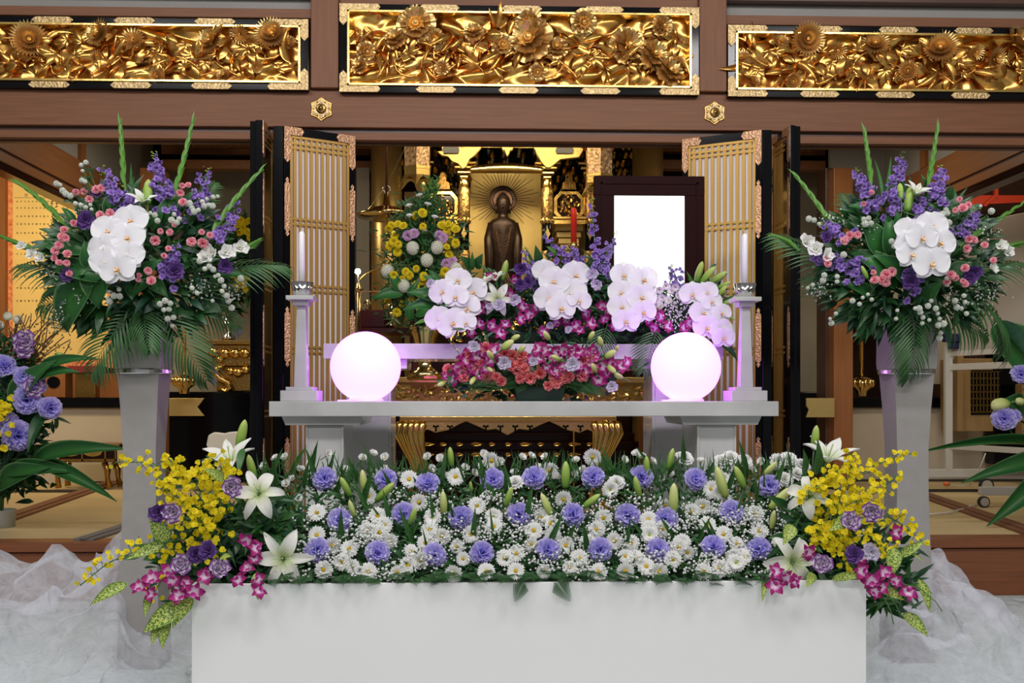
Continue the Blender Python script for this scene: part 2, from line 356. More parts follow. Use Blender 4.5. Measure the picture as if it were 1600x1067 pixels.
m = MB(); m.box(-5, 5.5, -3, 4.8, -0.05, 0.0); struct('floor', m, 'floor_cloth')
m = MB(); m.box(-5, 5.5, 4.76, 9.4, TZ - 0.06, TZ); struct('floor_raised', m, 'tatami')
m = MB(); m.box(-5, 5.5, 4.72, 4.80, 0.0, TZ - 0.045); m.box(-5, 5.5, 4.70, 4.84, TZ - 0.04, TZ + 0.004)
struct('trim_1', m, 'wood_step', bevel=0.004)
# sliding-door sills let into the tatami, running back at a slant
def sill(a, b, wd, name, mt='wood_dark'):
    A, B = PF(*a, TZ), PF(*b, TZ); d = (B - A).normalized(); n = Vector((-d.y, d.x, 0)) * wd / 2
    m = MB()
    V = [A - n, B - n, B + n, A + n]
    m.add([(v.x, v.y, TZ) for v in V] + [(v.x, v.y, TZ + 0.012) for v in V], [(0, 3, 2, 1), (4, 5, 6, 7), (0, 1, 5, 4), (1, 2, 6, 5), (2, 3, 7, 6), (3, 0, 4, 7)])
    n2 = n * 0.35
    V = [A - n2, B - n2, B + n2, A + n2]
    m.add([(v.x, v.y, TZ) for v in V] + [(v.x, v.y, TZ + 0.017) for v in V], [(0, 3, 2, 1), (4, 5, 6, 7), (0, 1, 5, 4), (1, 2, 6, 5), (2, 3, 7, 6), (3, 0, 4, 7)])
    struct(name, m, mt)
sill((-60, 836), (215, 741), 0.13, 'trim_2', 'wood')
sill((1380, 752), (1680, 857), 0.13, 'trim_3', 'wood')
mat('tatami_edge', (0.045, 0.035, 0.022), 0.7)
mat('tatami_edge_grey', (0.17, 0.16, 0.15), 0.7)
sill((-60, 769), (120, 769), 0.06, 'trim_4', 'tatami_edge'); sill((1430, 768), (1680, 768), 0.06, 'trim_5', 'tatami_edge')
sill((130, 846), (235, 812), 0.10, 'trim_6', 'tatami_edge_grey')
sill((-80, 754), (300, 754), 0.05, 'trim_7', 'tatami_edge'); sill((1330, 752), (1700, 752), 0.05, 'trim_8', 'tatami_edge')

def zc(py, Y): return EYE + (HZ - py) * Y / F     # height shown at row py near the middle of the frame
YB = 5.0
# head beam, lower rail and the wall over the transoms
m = MB(); m.box(-4, 4.6, YB, YB + 0.22, zc(201, YB), zc(142.5, YB)); o = struct('beam', m, 'wood', bevel=0.004)
m = MB(); m.box(-4, 4.6, YB + 0.03, YB + 0.2, zc(209, YB), zc(200, YB)); struct('beam_groove', m, 'wood_dark')
m = MB(); m.box(-4, 4.6, YB + 0.012, YB + 0.06, zc(219.5, YB), zc(208, YB)); struct('beam_rail', m, 'wood', bevel=0.003)
m = MB(); m.box(-4, 4.6, YB + 0.06, YB + 0.10, zc(222, YB), zc(205, YB)); struct('beam_shade_strip', m, 'wood_dark')  # darker wood strip stands in for the shadow under the rail
XL0, XL1 = P(487, 100, YB).x, P(530, 100, YB).x
XR0, XR1 = P(1091, 100, YB).x, P(1133.5, 100, YB).x
for i, (a, b) in enumerate(((XL0, XL1), (XR0, XR1))):
    m = MB(); m.box(a, b, YB - 0.03, YB + 0.2, zc(142.5, YB), zc(-60, YB)); struct('pillar', m, 'wood_v', bevel=0.005)
# upper wood rails and plaster above the side transoms, the wood above the middle one
def rail(nm, xa, ya, xb, yb, h, Y, d, mt):
    """a level board whose lower edge is at height shown at (mid px, y)"""
    m = MB(); m.box(xa, xb, Y, Y + d, yb, ya); struct(nm, m, mt, bevel=0.003)
rail('trim_9', -4, zc(17.5, YB), XL0, zc(32, YB), 0, YB + 0.0, 0.2, 'wood'); rail('trim_10', XR1, zc(19, YB), 4.6, zc(34, YB), 0, YB, 0.2, 'wood')
m = MB(); m.box(-4, XL0, YB + 0.05, YB + 0.2, zc(18, YB), zc(-2.5, YB)); struct('wall_upper_left', m, 'plaster_grey')
m = MB(); m.box(XR1, 4.6, YB + 0.05, YB + 0.2, zc(19, YB), zc(-2.5, YB)); struct('wall_upper_right', m, 'plaster_grey')
rail('trim_11', XL1, zc(-60, YB), XR0, zc(11, YB), 0, YB, 0.2, 'wood')
rail('trim_12', -4, zc(-60, YB), XL0, zc(-2.5, YB), 0, YB - 0.01, 0.2, 'wood_dark'); rail('trim_13', XR1, zc(-60, YB), 4.6, zc(-2.5, YB), 0, YB - 0.01, 0.2, 'wood_dark')
m = MB(); m.box(-4, 4.6, YB, YB + 0.2, zc(-60, YB), 3.9); struct('wall_front', m, 'plaster_grey')

# ---- gilded carved transoms
def mum_gold(n=26, rad=0.075, h=0.03):
    g = MB()
    for lay, (k, L, a) in enumerate(((n, rad, 0.25), (n - 6, rad * 0.78, 0.6), (n - 12, rad * 0.55, 0.95))):
        for i in range(k):
            M = Matrix.Rotation(2 * PI * (i + 0.3 * lay) / k, 4, 'Z') @ Matrix.Translation((0, 0.008, 0.004 * lay))
            g.petal(M, L, rad * 0.17, pf_strap, a, 0.25, cup=0.5, nl=4, nw=2)
    g.sphere(rad * 0.12, 10, 6, Matrix.Translation((0, 0, 0.02)))
    return g.mesh('blossom', 'gold_bloom')
def peony_gold(rad=0.085):
    g = MB()
    for lay, (k, L, a) in enumerate(((6, rad, 0.15), (6, rad * 0.8, 0.55), (5, rad * 0.55, 1.0))):
        for i in range(k):
            M = Matrix.Rotation(2 * PI * (i + 0.5 * lay) / k, 4, 'Z') @ Matrix.Translation((0, 0.005, 0.006 * lay))
            g.petal(M, L, rad * 1.1, pf_fan, a, -0.3, cup=0.35, ruf=0.006, rf=3, nl=5, nw=8, tip=0.25)
    g.sphere(rad * 0.2, 10, 6, Matrix.Translation((0, 0, 0.03)))
    return g.mesh('blossom', 'gold_bloom')
def leaf_gold(kind):
    g = MB()
    if kind == 0:
        for a, L in ((0, 0.085), (0.7, 0.062), (-0.7, 0.062), (1.5, 0.04), (-1.5, 0.04)):
            g.petal(Matrix.Rotation(a, 4, 'Z'), L, L * 0.48, pf_leaf, 0.45, -0.9, cup=-0.4, nl=5, nw=4)
    elif kind == 1:
        g.petal(Matrix(), 0.14, 0.035, pf_leaf, 0.6, -1.1, cup=0.6, nl=7, nw=4, side=0.03)
        g.petal(Matrix.Rotation(0.4, 4, 'Z'), 0.11, 0.03, pf_leaf, 0.4, -0.8, cup=0.6, nl=7, nw=4, side=0.02)
    else:
        g.petal(Matrix(), 0.10, 0.06, pf_round, 0.7, -1.3, cup=-0.5, ruf=0.006, rf=4, nl=6, nw=6)
    return g.mesh('leaf', 'gold_carved')
GOLD_B = [mum_gold(), mum_gold(20, 0.06), mum_gold(32, 0.085)]; GOLD_P = [peony_gold(), peony_gold(0.07), peony_gold(0.06)]
GOLD_L = [leaf_gold(0), leaf_gold(1), leaf_gold(2)]
def cartouche(m, xc, zc_, w, h, y0, y1, mi=0):
    e = h * 0.45
    pts = [(-w / 2 - e, 0), (-w / 2 - e * 0.3, h * 0.28), (-w / 2 + e * .4, h * 0.5), (w / 2 - e * .4, h * 0.5), (w / 2 + e * 0.3, h * 0.28), (w / 2 + e, 0), (w / 2 + e * 0.3, -h * 0.28), (w / 2 - e * .4, -h * 0.5), (-w / 2 + e * .4, -h * 0.5), (-w / 2 - e * 0.3, -h * 0.28)]
    m.prism([(xc + a, zc_ + b) for a, b in pts], y0, y1, mi=mi)
def transom(x0, x1, yt, yb, band, carts, label, blossoms, kind, endL=True, endR=True, seed=1):
    rr = random.Random(seed); Y = YB - 0.035; zt, zb = zc(yt, Y), zc(yb, Y); bw = S(band, Y)
    root = thing('carved_transom', label, 'transom', ((x0 + x1) / 2, Y, zb), 'gilded carved transoms')
    m = MB()
    m.box(x0, x1, Y, Y + 0.06, zt - bw, zt); m.box(x0, x1, Y, Y + 0.06, zb, zb + bw)
    if endL: m.box(x0, x0 + S(12, Y), Y, Y + 0.06, zb + bw, zt - bw)
    if endR: m.box(x1 - S(12, Y), x1, Y, Y + 0.06, zb + bw, zt - bw)
    part('frame', m, 'lacquer', root, bevel=0.002)
    el = S(12, Y) if endL else 0; er = S(12, Y) if endR else 0
    a, b = x0 + el, x1 - er; zi, zj = zb + bw, zt - bw; t = 0.012
    m = MB()
    for (p, q, r, s_) in ((a, b, zj - t, zj), (a, b, zi, zi + t), (a, a + t, zi, zj), (b - t, b, zi, zj)):
        m.box(p, q, Y - 0.012, Y + 0.05, r, s_)
    part('inner_frame', m, 'gold', root, bevel=0.002)
    for c in carts:
        for top in (0, 1):
            m = MB(); zz = (zt - bw / 2) if top else (zb + bw / 2)
            cartouche(m, c + (0.006 if top else -0.01), zz, 0.17, bw * 0.98, Y - 0.005, Y + 0.002); part('metal_fitting', m, 'emboss', root, bevel=0.001)
    for sgn, on, xx in ((1, endL, x0), (-1, endR, x1)):
        if not on: continue
        for top in (0, 1):
            m = MB(); zz = zt if top else zb; s2 = -1 if top else 1; L = 0.185; V = 0.085; wv = S(12, Y)
            pts = [(0, 0), (sgn * L, 0), (sgn * (L + 0.012), s2 * bw * 0.5), (sgn * L, s2 * bw), (sgn * wv, s2 * bw), (sgn * wv, s2 * V), (sgn * wv / 2, s2 * (V + 0.02)), (0, s2 * V)]
            q = [(xx + p[0], zz + p[1]) for p in pts]
            m.prism(q, Y - 0.006, Y + 0.001); part('corner_fitting', m, 'emboss', root, bevel=0.001)
    # swirling relief ground
    m = MB(); nx, nz = int((b - a) / 0.009), 46
    W, H = b - a, zj - zi; V = []
    ph = [rr.uniform(0, 6) for _ in range(8)]
    for j in range(nz + 1):
        for i in range(nx + 1):
            x = W * i / nx; z = H * j / nz
            s1 = math.sin(x * 12 + 2.0 * math.sin(z * 21 + ph[0]) + ph[1]); s2 = math.sin(z * 24 + 2.0 * math.sin(x * 11 + ph[2]) + ph[3])
            s3 = math.sin(x * 41 + z * 37 + 2.0 * math.sin(x * 19 - z * 25 + ph[4]))
            V.append((a + x, Y + 0.052 - 0.018 * abs(s1 * s2) ** 0.6 - 0.004 * s3 - 0.012 * s1, zi + z))
    Fc = [(j * (nx + 1) + i, j * (nx + 1) + i + 1, (j + 1) * (nx + 1) + i + 1, (j + 1) * (nx + 1) + i) for j in range(nz) for i in range(nx)]
    m.add(V, Fc); part('relief_ground', m, 'gold_carved', root, smooth=True)
    def add(me, nm, x, z, d, roll, s):
        o = bpy.data.objects.new(nm, me); COL.objects.link(o); o.parent = root
        tilt = Vector((rr.uniform(-0.5, 0.5), -1, rr.uniform(-0.4, 0.5)))
        o.matrix_local = Matrix.Translation(-root.location) @ frame((x, Y + 0.022 - d, z), tilt, roll, s)
    for (px, py, s, k) in blossoms:
        q = P(px, py, Y); src = GOLD_B if kind == 'mum' else GOLD_P
        add(src[k % 3], 'blossom', q.x, q.z, 0.014, rr.uniform(0, 6), s)
    nleaf = min(95, int(W * 46))
    for i in range(nleaf):
        x = a + 0.03 + (W - 0.06) * ((i + rr.random()) / nleaf); z = zi + H * (0.5 + 0.23 * math.sin(i * 2.4 + rr.uniform(-.5, .5)))
        k = rr.choice((0, 1, 1, 2) if kind != 'mum' else (0, 0, 1, 2)); add(GOLD_L[k], 'leaf', x, z, rr.uniform(-0.008, 0.012), rr.uniform(0, 6.28), rr.uniform(0.75, 1.15))
    for i in range(max(3, int(W / 0.2))):
        x = a + W * (i + 0.5) / max(3, int(W / 0.2)); m = MB(); pts = []
        for k in range(15):
            t_ = k / 14; pts.append((max(a + .01, min(b - .01, x + 0.26 * (t_ - 0.5) + 0.02 * math.sin(k * 0.9 + i))), Y + 0.018 + 0.006 * math.sin(k), zi + H * (0.25 + 0.16 * math.sin(2.2 * t_ * PI + i * 1.7) + (0.35 if i % 3 == 0 else 0.05))))
        m.tube(pts, [0.007 * (1 - 0.5 * k / 14) for k in range(15)], 6); part('branch', m, 'gold_carved', root, smooth=True)
    return root
def XS(*a): return [P(x, 100, YB).x for x in a]
transom(-3.0, P(484, 100, YB).x, 34, 143.7, 10, XS(-165, -40, 85, 212, 337), 'wide gilded chrysanthemum carving left of the middle transom, above the golden scroll',
        [(-60, 62, 1, 0), (45, 62, 1.05, 2), (155, 52, 0.95, 0), (208, 62, 0.95, 1), (330, 65, 1.05, 0), (375, 52, 0.8, 1), (425, 54, 1, 2), (450, 66, 0.6, 1), (150, 90, 0.6, 1), (400, 104, 0.5, 1), (350, 118, 0.5, 0), (245, 118, 0.5, 0)], 'mum', endL=False, seed=3)
transom(P(532, 100, YB).x, P(1090, 100, YB).x, 8.5, 146, 10, XS(685, 813, 940), 'tallest gilded transom with large peonies, in the middle over the statue',
        [(650, 38, 1.1, 0), (618, 60, 0.8, 1), (680, 60, 0.8, 2), (740, 50, 0.8, 2), (826, 36, 1.0, 1), (830, 62, 1.3, 0), (785, 70, 0.8, 1), (870, 74, 0.9, 2), (912, 34, 0.9, 1), (980, 72, 1.1, 0), (1020, 85, 1.1, 1), (1035, 40, 0.9, 2), (572, 80, 0.8, 2), (562, 102, 0.6, 1), (1045, 112, 0.9, 0), (690, 105, 0.6, 2), (840, 112, 0.6, 1)], 'peony', seed=8)
transom(P(1134.5, 100, YB).x, 3.3, 35, 147.5, 10, XS(1280, 1397, 1514, 1631, 1748), 'wide gilded chrysanthemum carving right of the middle transom, above the whiteboard',
        [(1218, 64, 0.8, 1), (1262, 60, 1.0, 2), (1310, 78, 0.7, 1), (1368, 70, 1.0, 0), (1470, 76, 1.05, 2), (1525, 80, 0.7, 1), (1555, 92, 0.8, 0), (1590, 66, 1.0, 2), (1660, 70, 1, 0), (1160, 90, 0.7, 1), (1180, 126, 0.5, 1), (1240, 126, 0.5, 2), (1420, 110, 0.7, 0), (1358, 112, 0.6, 1)], 'mum', endR=False, seed=5)

# hexagonal nail covers on the beam
for px, py, lab in ((502.5, 171, 'hexagonal brass nail cover on the beam, beside the left folding door'), (1116, 177, 'hexagonal brass nail cover on the beam, beside the right folding door')):
    q = P(px, py, YB); r = thing('nail_cover', lab, 'metal ornament', (q.x, YB, q.z), 'hexagonal nail covers')
    for rad, d, nm, mt in ((0.058, 0.008, 'plate', 'gold_dark'), (0.050, 0.014, 'inner_plate', 'emboss')):
        m = MB(); pts = []
        for k in range(6):
            a = PI / 2 + k * PI / 3
            pts.append((q.x + rad * math.cos(a), q.z + rad * math.sin(a))); a2 = a + PI / 6; pts.append((q.x + rad * 0.80 * math.cos(a2), q.z + rad * 0.80 * math.sin(a2)))
        m.prism(pts[::-1], YB - d, YB); part(nm, m, mt, r, bevel=0.001)
    m = MB(); m.lathe([(0.024, 0), (0.024, 0.006), (0.018, 0.012), (0.013, 0.010), (0.010, 0.018), (0.001, 0.021)], 20, Matrix.Translation((q.x, YB - 0.013, q.z)) @ Matrix.Rotation(PI / 2, 4, 'X'))
    part('boss', m, 'gold_dark', r, smooth=True)
    for k in range(6):
        a = k * PI / 3; m = MB(); m.sphere(0.004, 8, 5, Matrix.Translation((q.x + 0.037 * math.cos(a), YB - 0.014, q.z + 0.037 * math.sin(a)))); part('stud', m, 'gold_dark', r, smooth=True)

# ---- side walls of the sanctuary: a lintel running back with plaster over it, open below
XW = {-1: -2.6, 1: 2.98}
for sg, nm in ((-1, 'left'), (1, 'right')):
    x = XW[sg]; x0, x1 = (x - 0.09, x) if sg < 0 else (x, x + 0.09); e = 0.012 * sg
    m = MB(); m.box(x0, x1, YB + 0.2, 8.3, 2.282, 2.47); struct('lintel_' + nm, m, 'wood_orange_h', bevel=0.003)
    m = MB(); m.box(x0 + e, x1 + e, YB + 0.2, 8.3, 2.262, 2.284); struct('lintel_groove_' + nm, m, 'wood_dark')
    m = MB(); m.box(x0, x1, YB + 0.2, 8.3, 2.212, 2.264); struct('lintel_rail_' + nm, m, 'wood_orange_h', bevel=0.003)
    m = MB(); m.box(x0 + e, x1 + e, YB + 0.2, 8.3, 2.17, 2.213); struct('lintel_track_' + nm, m, 'lacquer_brown')
    m = MB(); m.box(x0 + 0.02, x1 - 0.02, YB + 0.2, 8.3, 2.47, 3.2); struct('wall_' + nm, m, 'plaster_grey')
    m = MB(); m.box(x0 - 0.005, x1 + 0.005, 6.76, 6.84, 2.47, 3.2); struct('post_' + nm, m, 'wood_orange')
m = MB(); m.box(-5, 5.5, YB + 0.2, 9.4, 3.2, 3.3); struct('ceiling', m, 'wood_orange_h')
m = MB(); m.box(-5, 5.5, 9.3, 9.4, 0, 3.2); struct('wall_back', m, 'lacquer_brown')
m = MB(); m.box(-5.1, -5, -3, 9.4, 0, 3.9); struct('wall_far_left', m, 'plaster'); m = MB(); m.box(5.5, 5.6, -3, 9.4, 0, 3.9); struct('wall_far_right', m, 'plaster')
# back partitions of the two side rooms: beige cupboard front below a black shelf
for sg, nm, xa, xb in ((-1, 'left', -60, 232), (1, 'right', 1320, 1500)):
    a, b = P(xa, 640, 8.0).x, P(xb, 640, 8.0).x
    if sg < 0: a = -4.9
    else: b = 5.4
    m = MB(); m.box(a, b, 8.0, 8.06, TZ, 0.845); struct('wall_cupboard_' + nm, m, 'beige')
    m = MB(); m.box(a, b, 7.96, 8.5, 0.846, 0.925); single('altar_shelf', m, 'lacquer', 'long black lacquer shelf above the beige cupboard front on the %s' % ('scroll side' if sg < 0 else 'whiteboard side'), 'shelf', bevel=0.004)
m = MB(); m.box(-4.9, P(232, 0, 8.6).x, 8.6, 8.65, 0.92, 3.2); struct('wall_scroll_room', m, 'wood_orange')
m = MB(); m.box(P(1330, 0, 8.6).x, 5.4, 8.6, 8.65, 0.92, 3.2); struct('wall_board_room', m, 'wood_dark')
m = MB(); m.pbox(1378, 345, 1500, 600, 7.9, 0.04); struct('wall_grey_panel', m, 'plaster')
m = MB(); m.pbox(1297, 222, 1420, 330, 7.5, 0.04); struct('wall_plaster_right', m, 'plaster_grey')
# wooden pillars
m = MB(); m.pbox(218, 262, 251, 752, 7.2, 0.2); m2 = struct('post_inner_left', m, 'wood_orange', bevel=0.004)
m = MB(); m.pbox(1303, 262, 1333, 760, 7.2, 0.2); struct('post_inner_right', m, 'wood_orange', bevel=0.004)
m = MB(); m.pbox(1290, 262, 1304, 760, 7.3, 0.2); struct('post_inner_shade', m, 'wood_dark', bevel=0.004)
# side altar bays behind the folding doors: black below, gold wall, wood head
for sg, nm, xa, xb in ((-1, 'left', 252, 580), (1, 'right', 985, 1290)):
    m = MB(); m.pbox(xa, 612, xb, 741, 7.9, 0.6); single('lacquer_platform', m, 'lacquer', 'black lacquer platform behind the %s folding door' % nm, 'altar platform', bevel=0.01)
    m = MB(); m.pbox(xa, 262, xb, 614, 8.3, 0.04); struct('wall_gold_' + nm, m, 'plaster')
    m = MB(); m.pbox(xa, 250, xb, 264, 7.7, 0.1); struct('beam_bay_' + nm, m, 'wood_orange_h', bevel=0.003)
    m = MB(); m.pbox(xa, 242, xb, 250, 7.72, 0.06); struct('beam_bay_black_' + nm, m, 'lacquer')
    m = MB(); m.pbox(xa, 195, xb, 243, 7.8, 0.1); struct('beam_bay_upper_' + nm, m, 'wood_orange_h')
# gilt reed blinds rolled under the head
for xa, xb, lab in ((300, 388, 'narrow gilt reed blind behind the left tall flower arrangement'), (558, 582, 'gilt reed blind end left of the hanging brass lamp'), (1010, 1068, 'gilt reed blind above the dark picture frame'), (1253, 1266, 'gilt reed blind end beside the right black door stack')):
    m = MB(); a, b = P(xa, 228, 7.6), P(xb, 228, 7.6); n = int((b.x - a.x) / 0.018)
    for i in range(n):
        x = a.x + (i + 0.5) * 0.018; m.box(x - 0.006, x + 0.006, 7.6, 7.62, zc(233.5, 7.6), 3.2)
    m.box(a.x, b.x, 7.595, 7.625, zc(234.5, 7.6), zc(232.5, 7.6))
    single('reed_blind', m, 'gold', lab, 'blind')
# black fittings with gilt ends on the platforms
for pts, lab in (([(252, 622), (319, 622), (314, 629), (308, 636), (314, 644), (319, 650), (252, 650)], 'gilt swallowtail fitting on the black platform behind the left pedestal'),
                 ([(1260, 622), (1304, 622), (1304, 652), (1260, 652), (1264, 640), (1260, 634)], 'gilt notched fitting beside the orange-brown pillar near the right pedestal')):
    m = MB(); m.ppoly(pts[::-1], 7.15 if pts[0][0] > 1000 else 7.88, 0.02); r = single('gilt_fitting', m, 'gold_leaf', lab, 'metal fitting', bevel=0.002)

# ---- golden scroll lit in the left side room
YS = 8.55
r = thing('hanging_scroll', 'golden scroll with red patterned border and black calligraphy on the far wall', 'scroll', tuple(P(90, 590, YS)))
mat('scroll_gold', (0.86, 0.63, 0.24), 0.7, vary=0.12, vscale=3); mat('scroll_border', (0.62, 0.06, 0.03), 0.7, vary=0.6, vscale=30, col2=(0.85, 0.48, 0.20)); mat('ink', (0.012, 0.010, 0.008), 0.7)
m = MB(); m.pbox(8, 205, 178, 575, YS, 0.012); part('border', m, 'scroll_border', r)
m = MB(); m.pbox(20, 225, 168, 560, YS - 0.004, 0.004); part('sheet', m, 'scroll_gold', r)
m = MB()
# brush columns: a large middle column of strokes and rows of small notes
def glyph(m, cx, cy, s, seed, Y, pts=None):
    g = random.Random(seed)
    strokes = {0: [((-.4, .4), (.4, .45)), ((0, .5), (0, -.1)), ((-.45, .1), (.45, .12)), ((0, .1), (-.4, -.5)), ((0, .1), (.45, -.5))],
               1: [((-.3, .5), (-.3, -.5)), ((-.5, .2), (-.1, .3)), ((-.5, -.05), (-.1, .05)), ((.1, .4), (.5, .45)), ((.3, .45), (.3, -.45)), ((.1, 0), (.5, 0)), ((.05, -.45), (.5, -.4))],
               2: [((-.35, .5), (-.45, .1)), ((-.4, .25), (-.35, -.5)), ((-.1, .4), (.45, .45)), ((.15, .5), (.15, -.1)), ((-.1, .1), (.45, .1)), ((.1, -.1), (-.1, -.5)), ((.2, -.1), (.5, -.45))],
               3: [((-.5, .35), (.5, .4)), ((-.2, .5), (-.2, .2)), ((.2, .5), (.2, .2)), ((-.4, .1), (.4, .12)), ((-.35, .1), (-.35, -.45)), ((.4, .1), (.4, -.5)), ((-.35, -.15), (.4, -.15)), ((-.35, -.42), (.4, -.42))]}[seed % 4]
    for (a, b), (c, d) in strokes:
        w0 = g.uniform(0.5, 0.9)
        A, B = P(cx + a * s, cy - b * s, Y), P(cx + c * s, cy - d * s, Y); dd = (B - A).normalized(); n = Vector((-dd.z, 0, dd.x)) * S(s * 0.055 * w0 + 0.12, Y)
        m.add([tuple(A - n), tuple(B - n * 0.6), tuple(B + n * 0.6), tuple(A + n)], [(0, 1, 2, 3)])
for k, py in enumerate((318, 333, 348, 363, 378, 395, 412)): glyph(m, 85, py, 12, k * 3 + 1, YS - 0.006)
part('calligraphy', m, 'ink', r)
m = MB()
for k, px in enumerate((41, 56, 73, 84, 95)): glyph(m, px, 305, 5, k + 2, YS - 0.006)
for row in (315, 325, 338, 350, 364, 380, 397, 414, 432, 450, 470):
    for px in range(27, 160, 6):
        if 76 < px < 94: continue
        glyph(m, px, row, 2.6, px + row, YS - 0.006)
for py in (309,):
    m.pbox(22, py, 160, py + 0.5, YS - 0.006, 0.001)
part('small_notes', m, 'ink', r)
m = MB(); m.pbox(-30, 150, 8, 600, 8.5, 0.1); struct('post_scroll', m, 'wood_orange')

# small furniture of the left room: carved gold desk on the tatami, gilt box and red things on the shelf
r = thing('carved_desk', 'low gilt desk with two oval openwork panels and curled legs on tatami', 'desk', tuple(P(140, 755, 7.4)))
m = MB(); m.pbox(84, 694, 186, 699, 7.35, 0.30); part('top', m, 'gold_dark', r, bevel=0.004)
m = MB(); m.pbox(91, 698, 181, 722, 7.4, 0.03); part('apron', m, 'lacquer_brown', r, bevel=0.003)
m = MB()
for xx in (91, 127, 163, 179): m.pbox(xx, 698, xx + 2.5, 722, 7.385, 0.015)
m.pbox(91, 698, 181, 700, 7.385, 0.015); m.pbox(91, 717, 181, 721, 7.385, 0.015); part('apron_frame', m, 'gold_dark', r)
for xx in (110, 146):
    m = MB(); q = P(xx, 707, 7.39); pts = [(q.x + S(14, 7.4) * math.cos(a) * (1 + 0.05 * math.sin(6 * a)), q.z + S(6, 7.4) * math.sin(a)) for a in [2 * PI * k / 24 for k in range(24)]]
    m.prism(pts[::-1], 7.375, 7.395); part('oval_panel', m, 'gold', r, bevel=0.002)
for xx, dx in ((95, -6), (163, 6), (108, -4), (178, 8)):
    Yl = 7.42 if xx in (95, 163) else 7.6
    m = MB(); q = P(xx, 722, Yl); b_ = P(xx + dx, 752, Yl); m.tube([q, q.lerp(b_, 0.4) + Vector((0.012 * (1 if dx > 0 else -1), 0, 0)), q.lerp(b_, 0.8), Vector((b_.x + 0.01, Yl, TZ + 0.012))], [0.022, 0.024, 0.016, 0.022], 8); part('leg', m, 'gold_dark', r, smooth=True)
r = thing('shrine_box', 'brown box with a round black opening on the black shelf below scroll', 'box', tuple(P(85, 614, 8.1)))
m = MB(); m.box(P(68, 0, 8.1).x, P(102, 0, 8.1).x, 8.1, 8.25, 0.926, zc(582, 8.1)); part('body', m, 'wood_orange', r, bevel=0.004)
q = P(84, 597, 8.1); m = MB(); m.prism([(q.x + 0.05 * math.cos(a), q.z + 0.045 * math.sin(a)) for a in [-2 * PI * k / 16 for k in range(16)]], 8.092, 8.105); part('opening', m, 'lacquer', r)
r = thing('offering_stand', 'small red-topped gilt stand on the black shelf beside the brown box', 'stand', tuple(P(130, 614, 8.1)))
m = MB(); m.box(P(106, 0, 8.1).x, P(152, 0, 8.1).x, 8.1, 8.3, zc(583, 8.1), zc(572, 8.1)); part('top', m, 'red_cloth', r, bevel=0.003)
m = MB(); m.box(P(114, 0, 8.1).x, P(145, 0, 8.1).x, 8.15, 8.25, 0.926, zc(583, 8.1)); part('body', m, 'gold_dark', r, bevel=0.003)

# ---- hanging gilt bells / lotus lanterns seen beside the pedestals
def hanging_lotus(px, ytop, y0, y1, Y, lab):
    q = P(px, y1, Y); r = thing('hanging_lamp', lab, 'hanging ornament', tuple(q), 'hanging lotus ornaments'); H = S(y1 - y0, Y)
    m = MB(); m.tube([Vector((q.x, Y, 3.2)), P(px, y0 + 2, Y)], 0.014, 8); part('rod', m, 'gold', r, smooth=True)
    m = MB(); R0 = S(18, Y) if Y > 7.5 else S(14, Y)
    m.lathe([(0.004, 0), (R0 * 0.4, 0.0), (R0 * 0.45, H * 0.25), (R0 * 0.95, H * 0.45), (R0, H * 0.65), (R0 * 0.85, H * 0.82), (R0 * 0.3, H * 0.95), (0.012, H)], 24, Matrix.Translation(q))
    part('bell', m, 'brass', r, smooth=True)
    for k in range(12):
        a = 2 * PI * k / 12; m = MB(); m.sphere(R0 * 0.24, 8, 6, Matrix.Translation(q + Vector((R0 * 0.92 * math.cos(a), R0 * 0.92 * math.sin(a), H * 0.62))), sc=(1, 1, 1.5)); part('lobe', m, 'gold', r, smooth=True)
hanging_lotus(288, 470, 584, 615, 7.7, 'gilt lotus bell hanging beside the left pedestal')
hanging_lotus(1346, 470, 586, 619, 7.7, 'gilt lotus bell hanging beside the right pedestal')
r = thing('carved_stand', 'carved gilt stand with scrolled S-shaped leg behind left folding door', 'altar table', tuple(P(365, 612, 7.95)))
m = MB(); m.pbox(322, 531, 400, 538, 7.95, 0.3); part('top', m, 'gold_dark', r, bevel=0.004)
m = MB(); m.pbox(330, 538, 395, 572, 7.98, 0.2); m.pbox(338, 572, 392, 612, 8.0, 0.15); part('body', m, 'gold_dark', r, bevel=0.01)
for k, (xx, yy, s) in enumerate(((334, 550, 9), (352, 552, 9), (368, 552, 9), (383, 552, 9), (372, 582, 8), (360, 580, 7), (344, 562, 6), (384, 578, 7))):
    m = MB(); m.sphere(S(s, 8), 10, 7, Matrix.Translation(P(xx, yy, 7.97)), sc=(1, 0.6, 0.9)); part('carved_boss', m, 'gold', r, smooth=True)
m = MB(); m.tube([P(x, y, 7.94) for x, y in ((350, 572), (341, 574), (337, 584), (344, 592), (356, 597), (360, 606), (352, 612), (344, 606))], [S(v, 8) for v in (3, 5, 6, 6, 6, 5, 4, 3)], 8); part('leg', m, 'gold', r, smooth=True)
q = P(357, 531, 8.05); r = thing('brass_vase', 'slim brass vase with looped handles on the carved gilt stand', 'vase', tuple(q)); s = S(1, 8.05)
m = MB(); m.lathe([(10 * s, 0), (11 * s, 4 * s), (5 * s, 10 * s), (5 * s, 16 * s), (10 * s, 20 * s), (11 * s, 25 * s), (7 * s, 30 * s), (8 * s, 44 * s), (14 * s, 60 * s), (12 * s, 61 * s)], 24, Matrix.Translation(q)); part('body', m, 'silver', r, smooth=True)
for sg in (-1, 1):
    m = MB(); m.tube([q + Vector((sg * a * s, 0, b * s)) for a, b in ((9, 50), (17, 55), (20, 46), (15, 36), (8, 34))], 1.8 * s, 6); part('handle', m, 'silver', r, smooth=True)

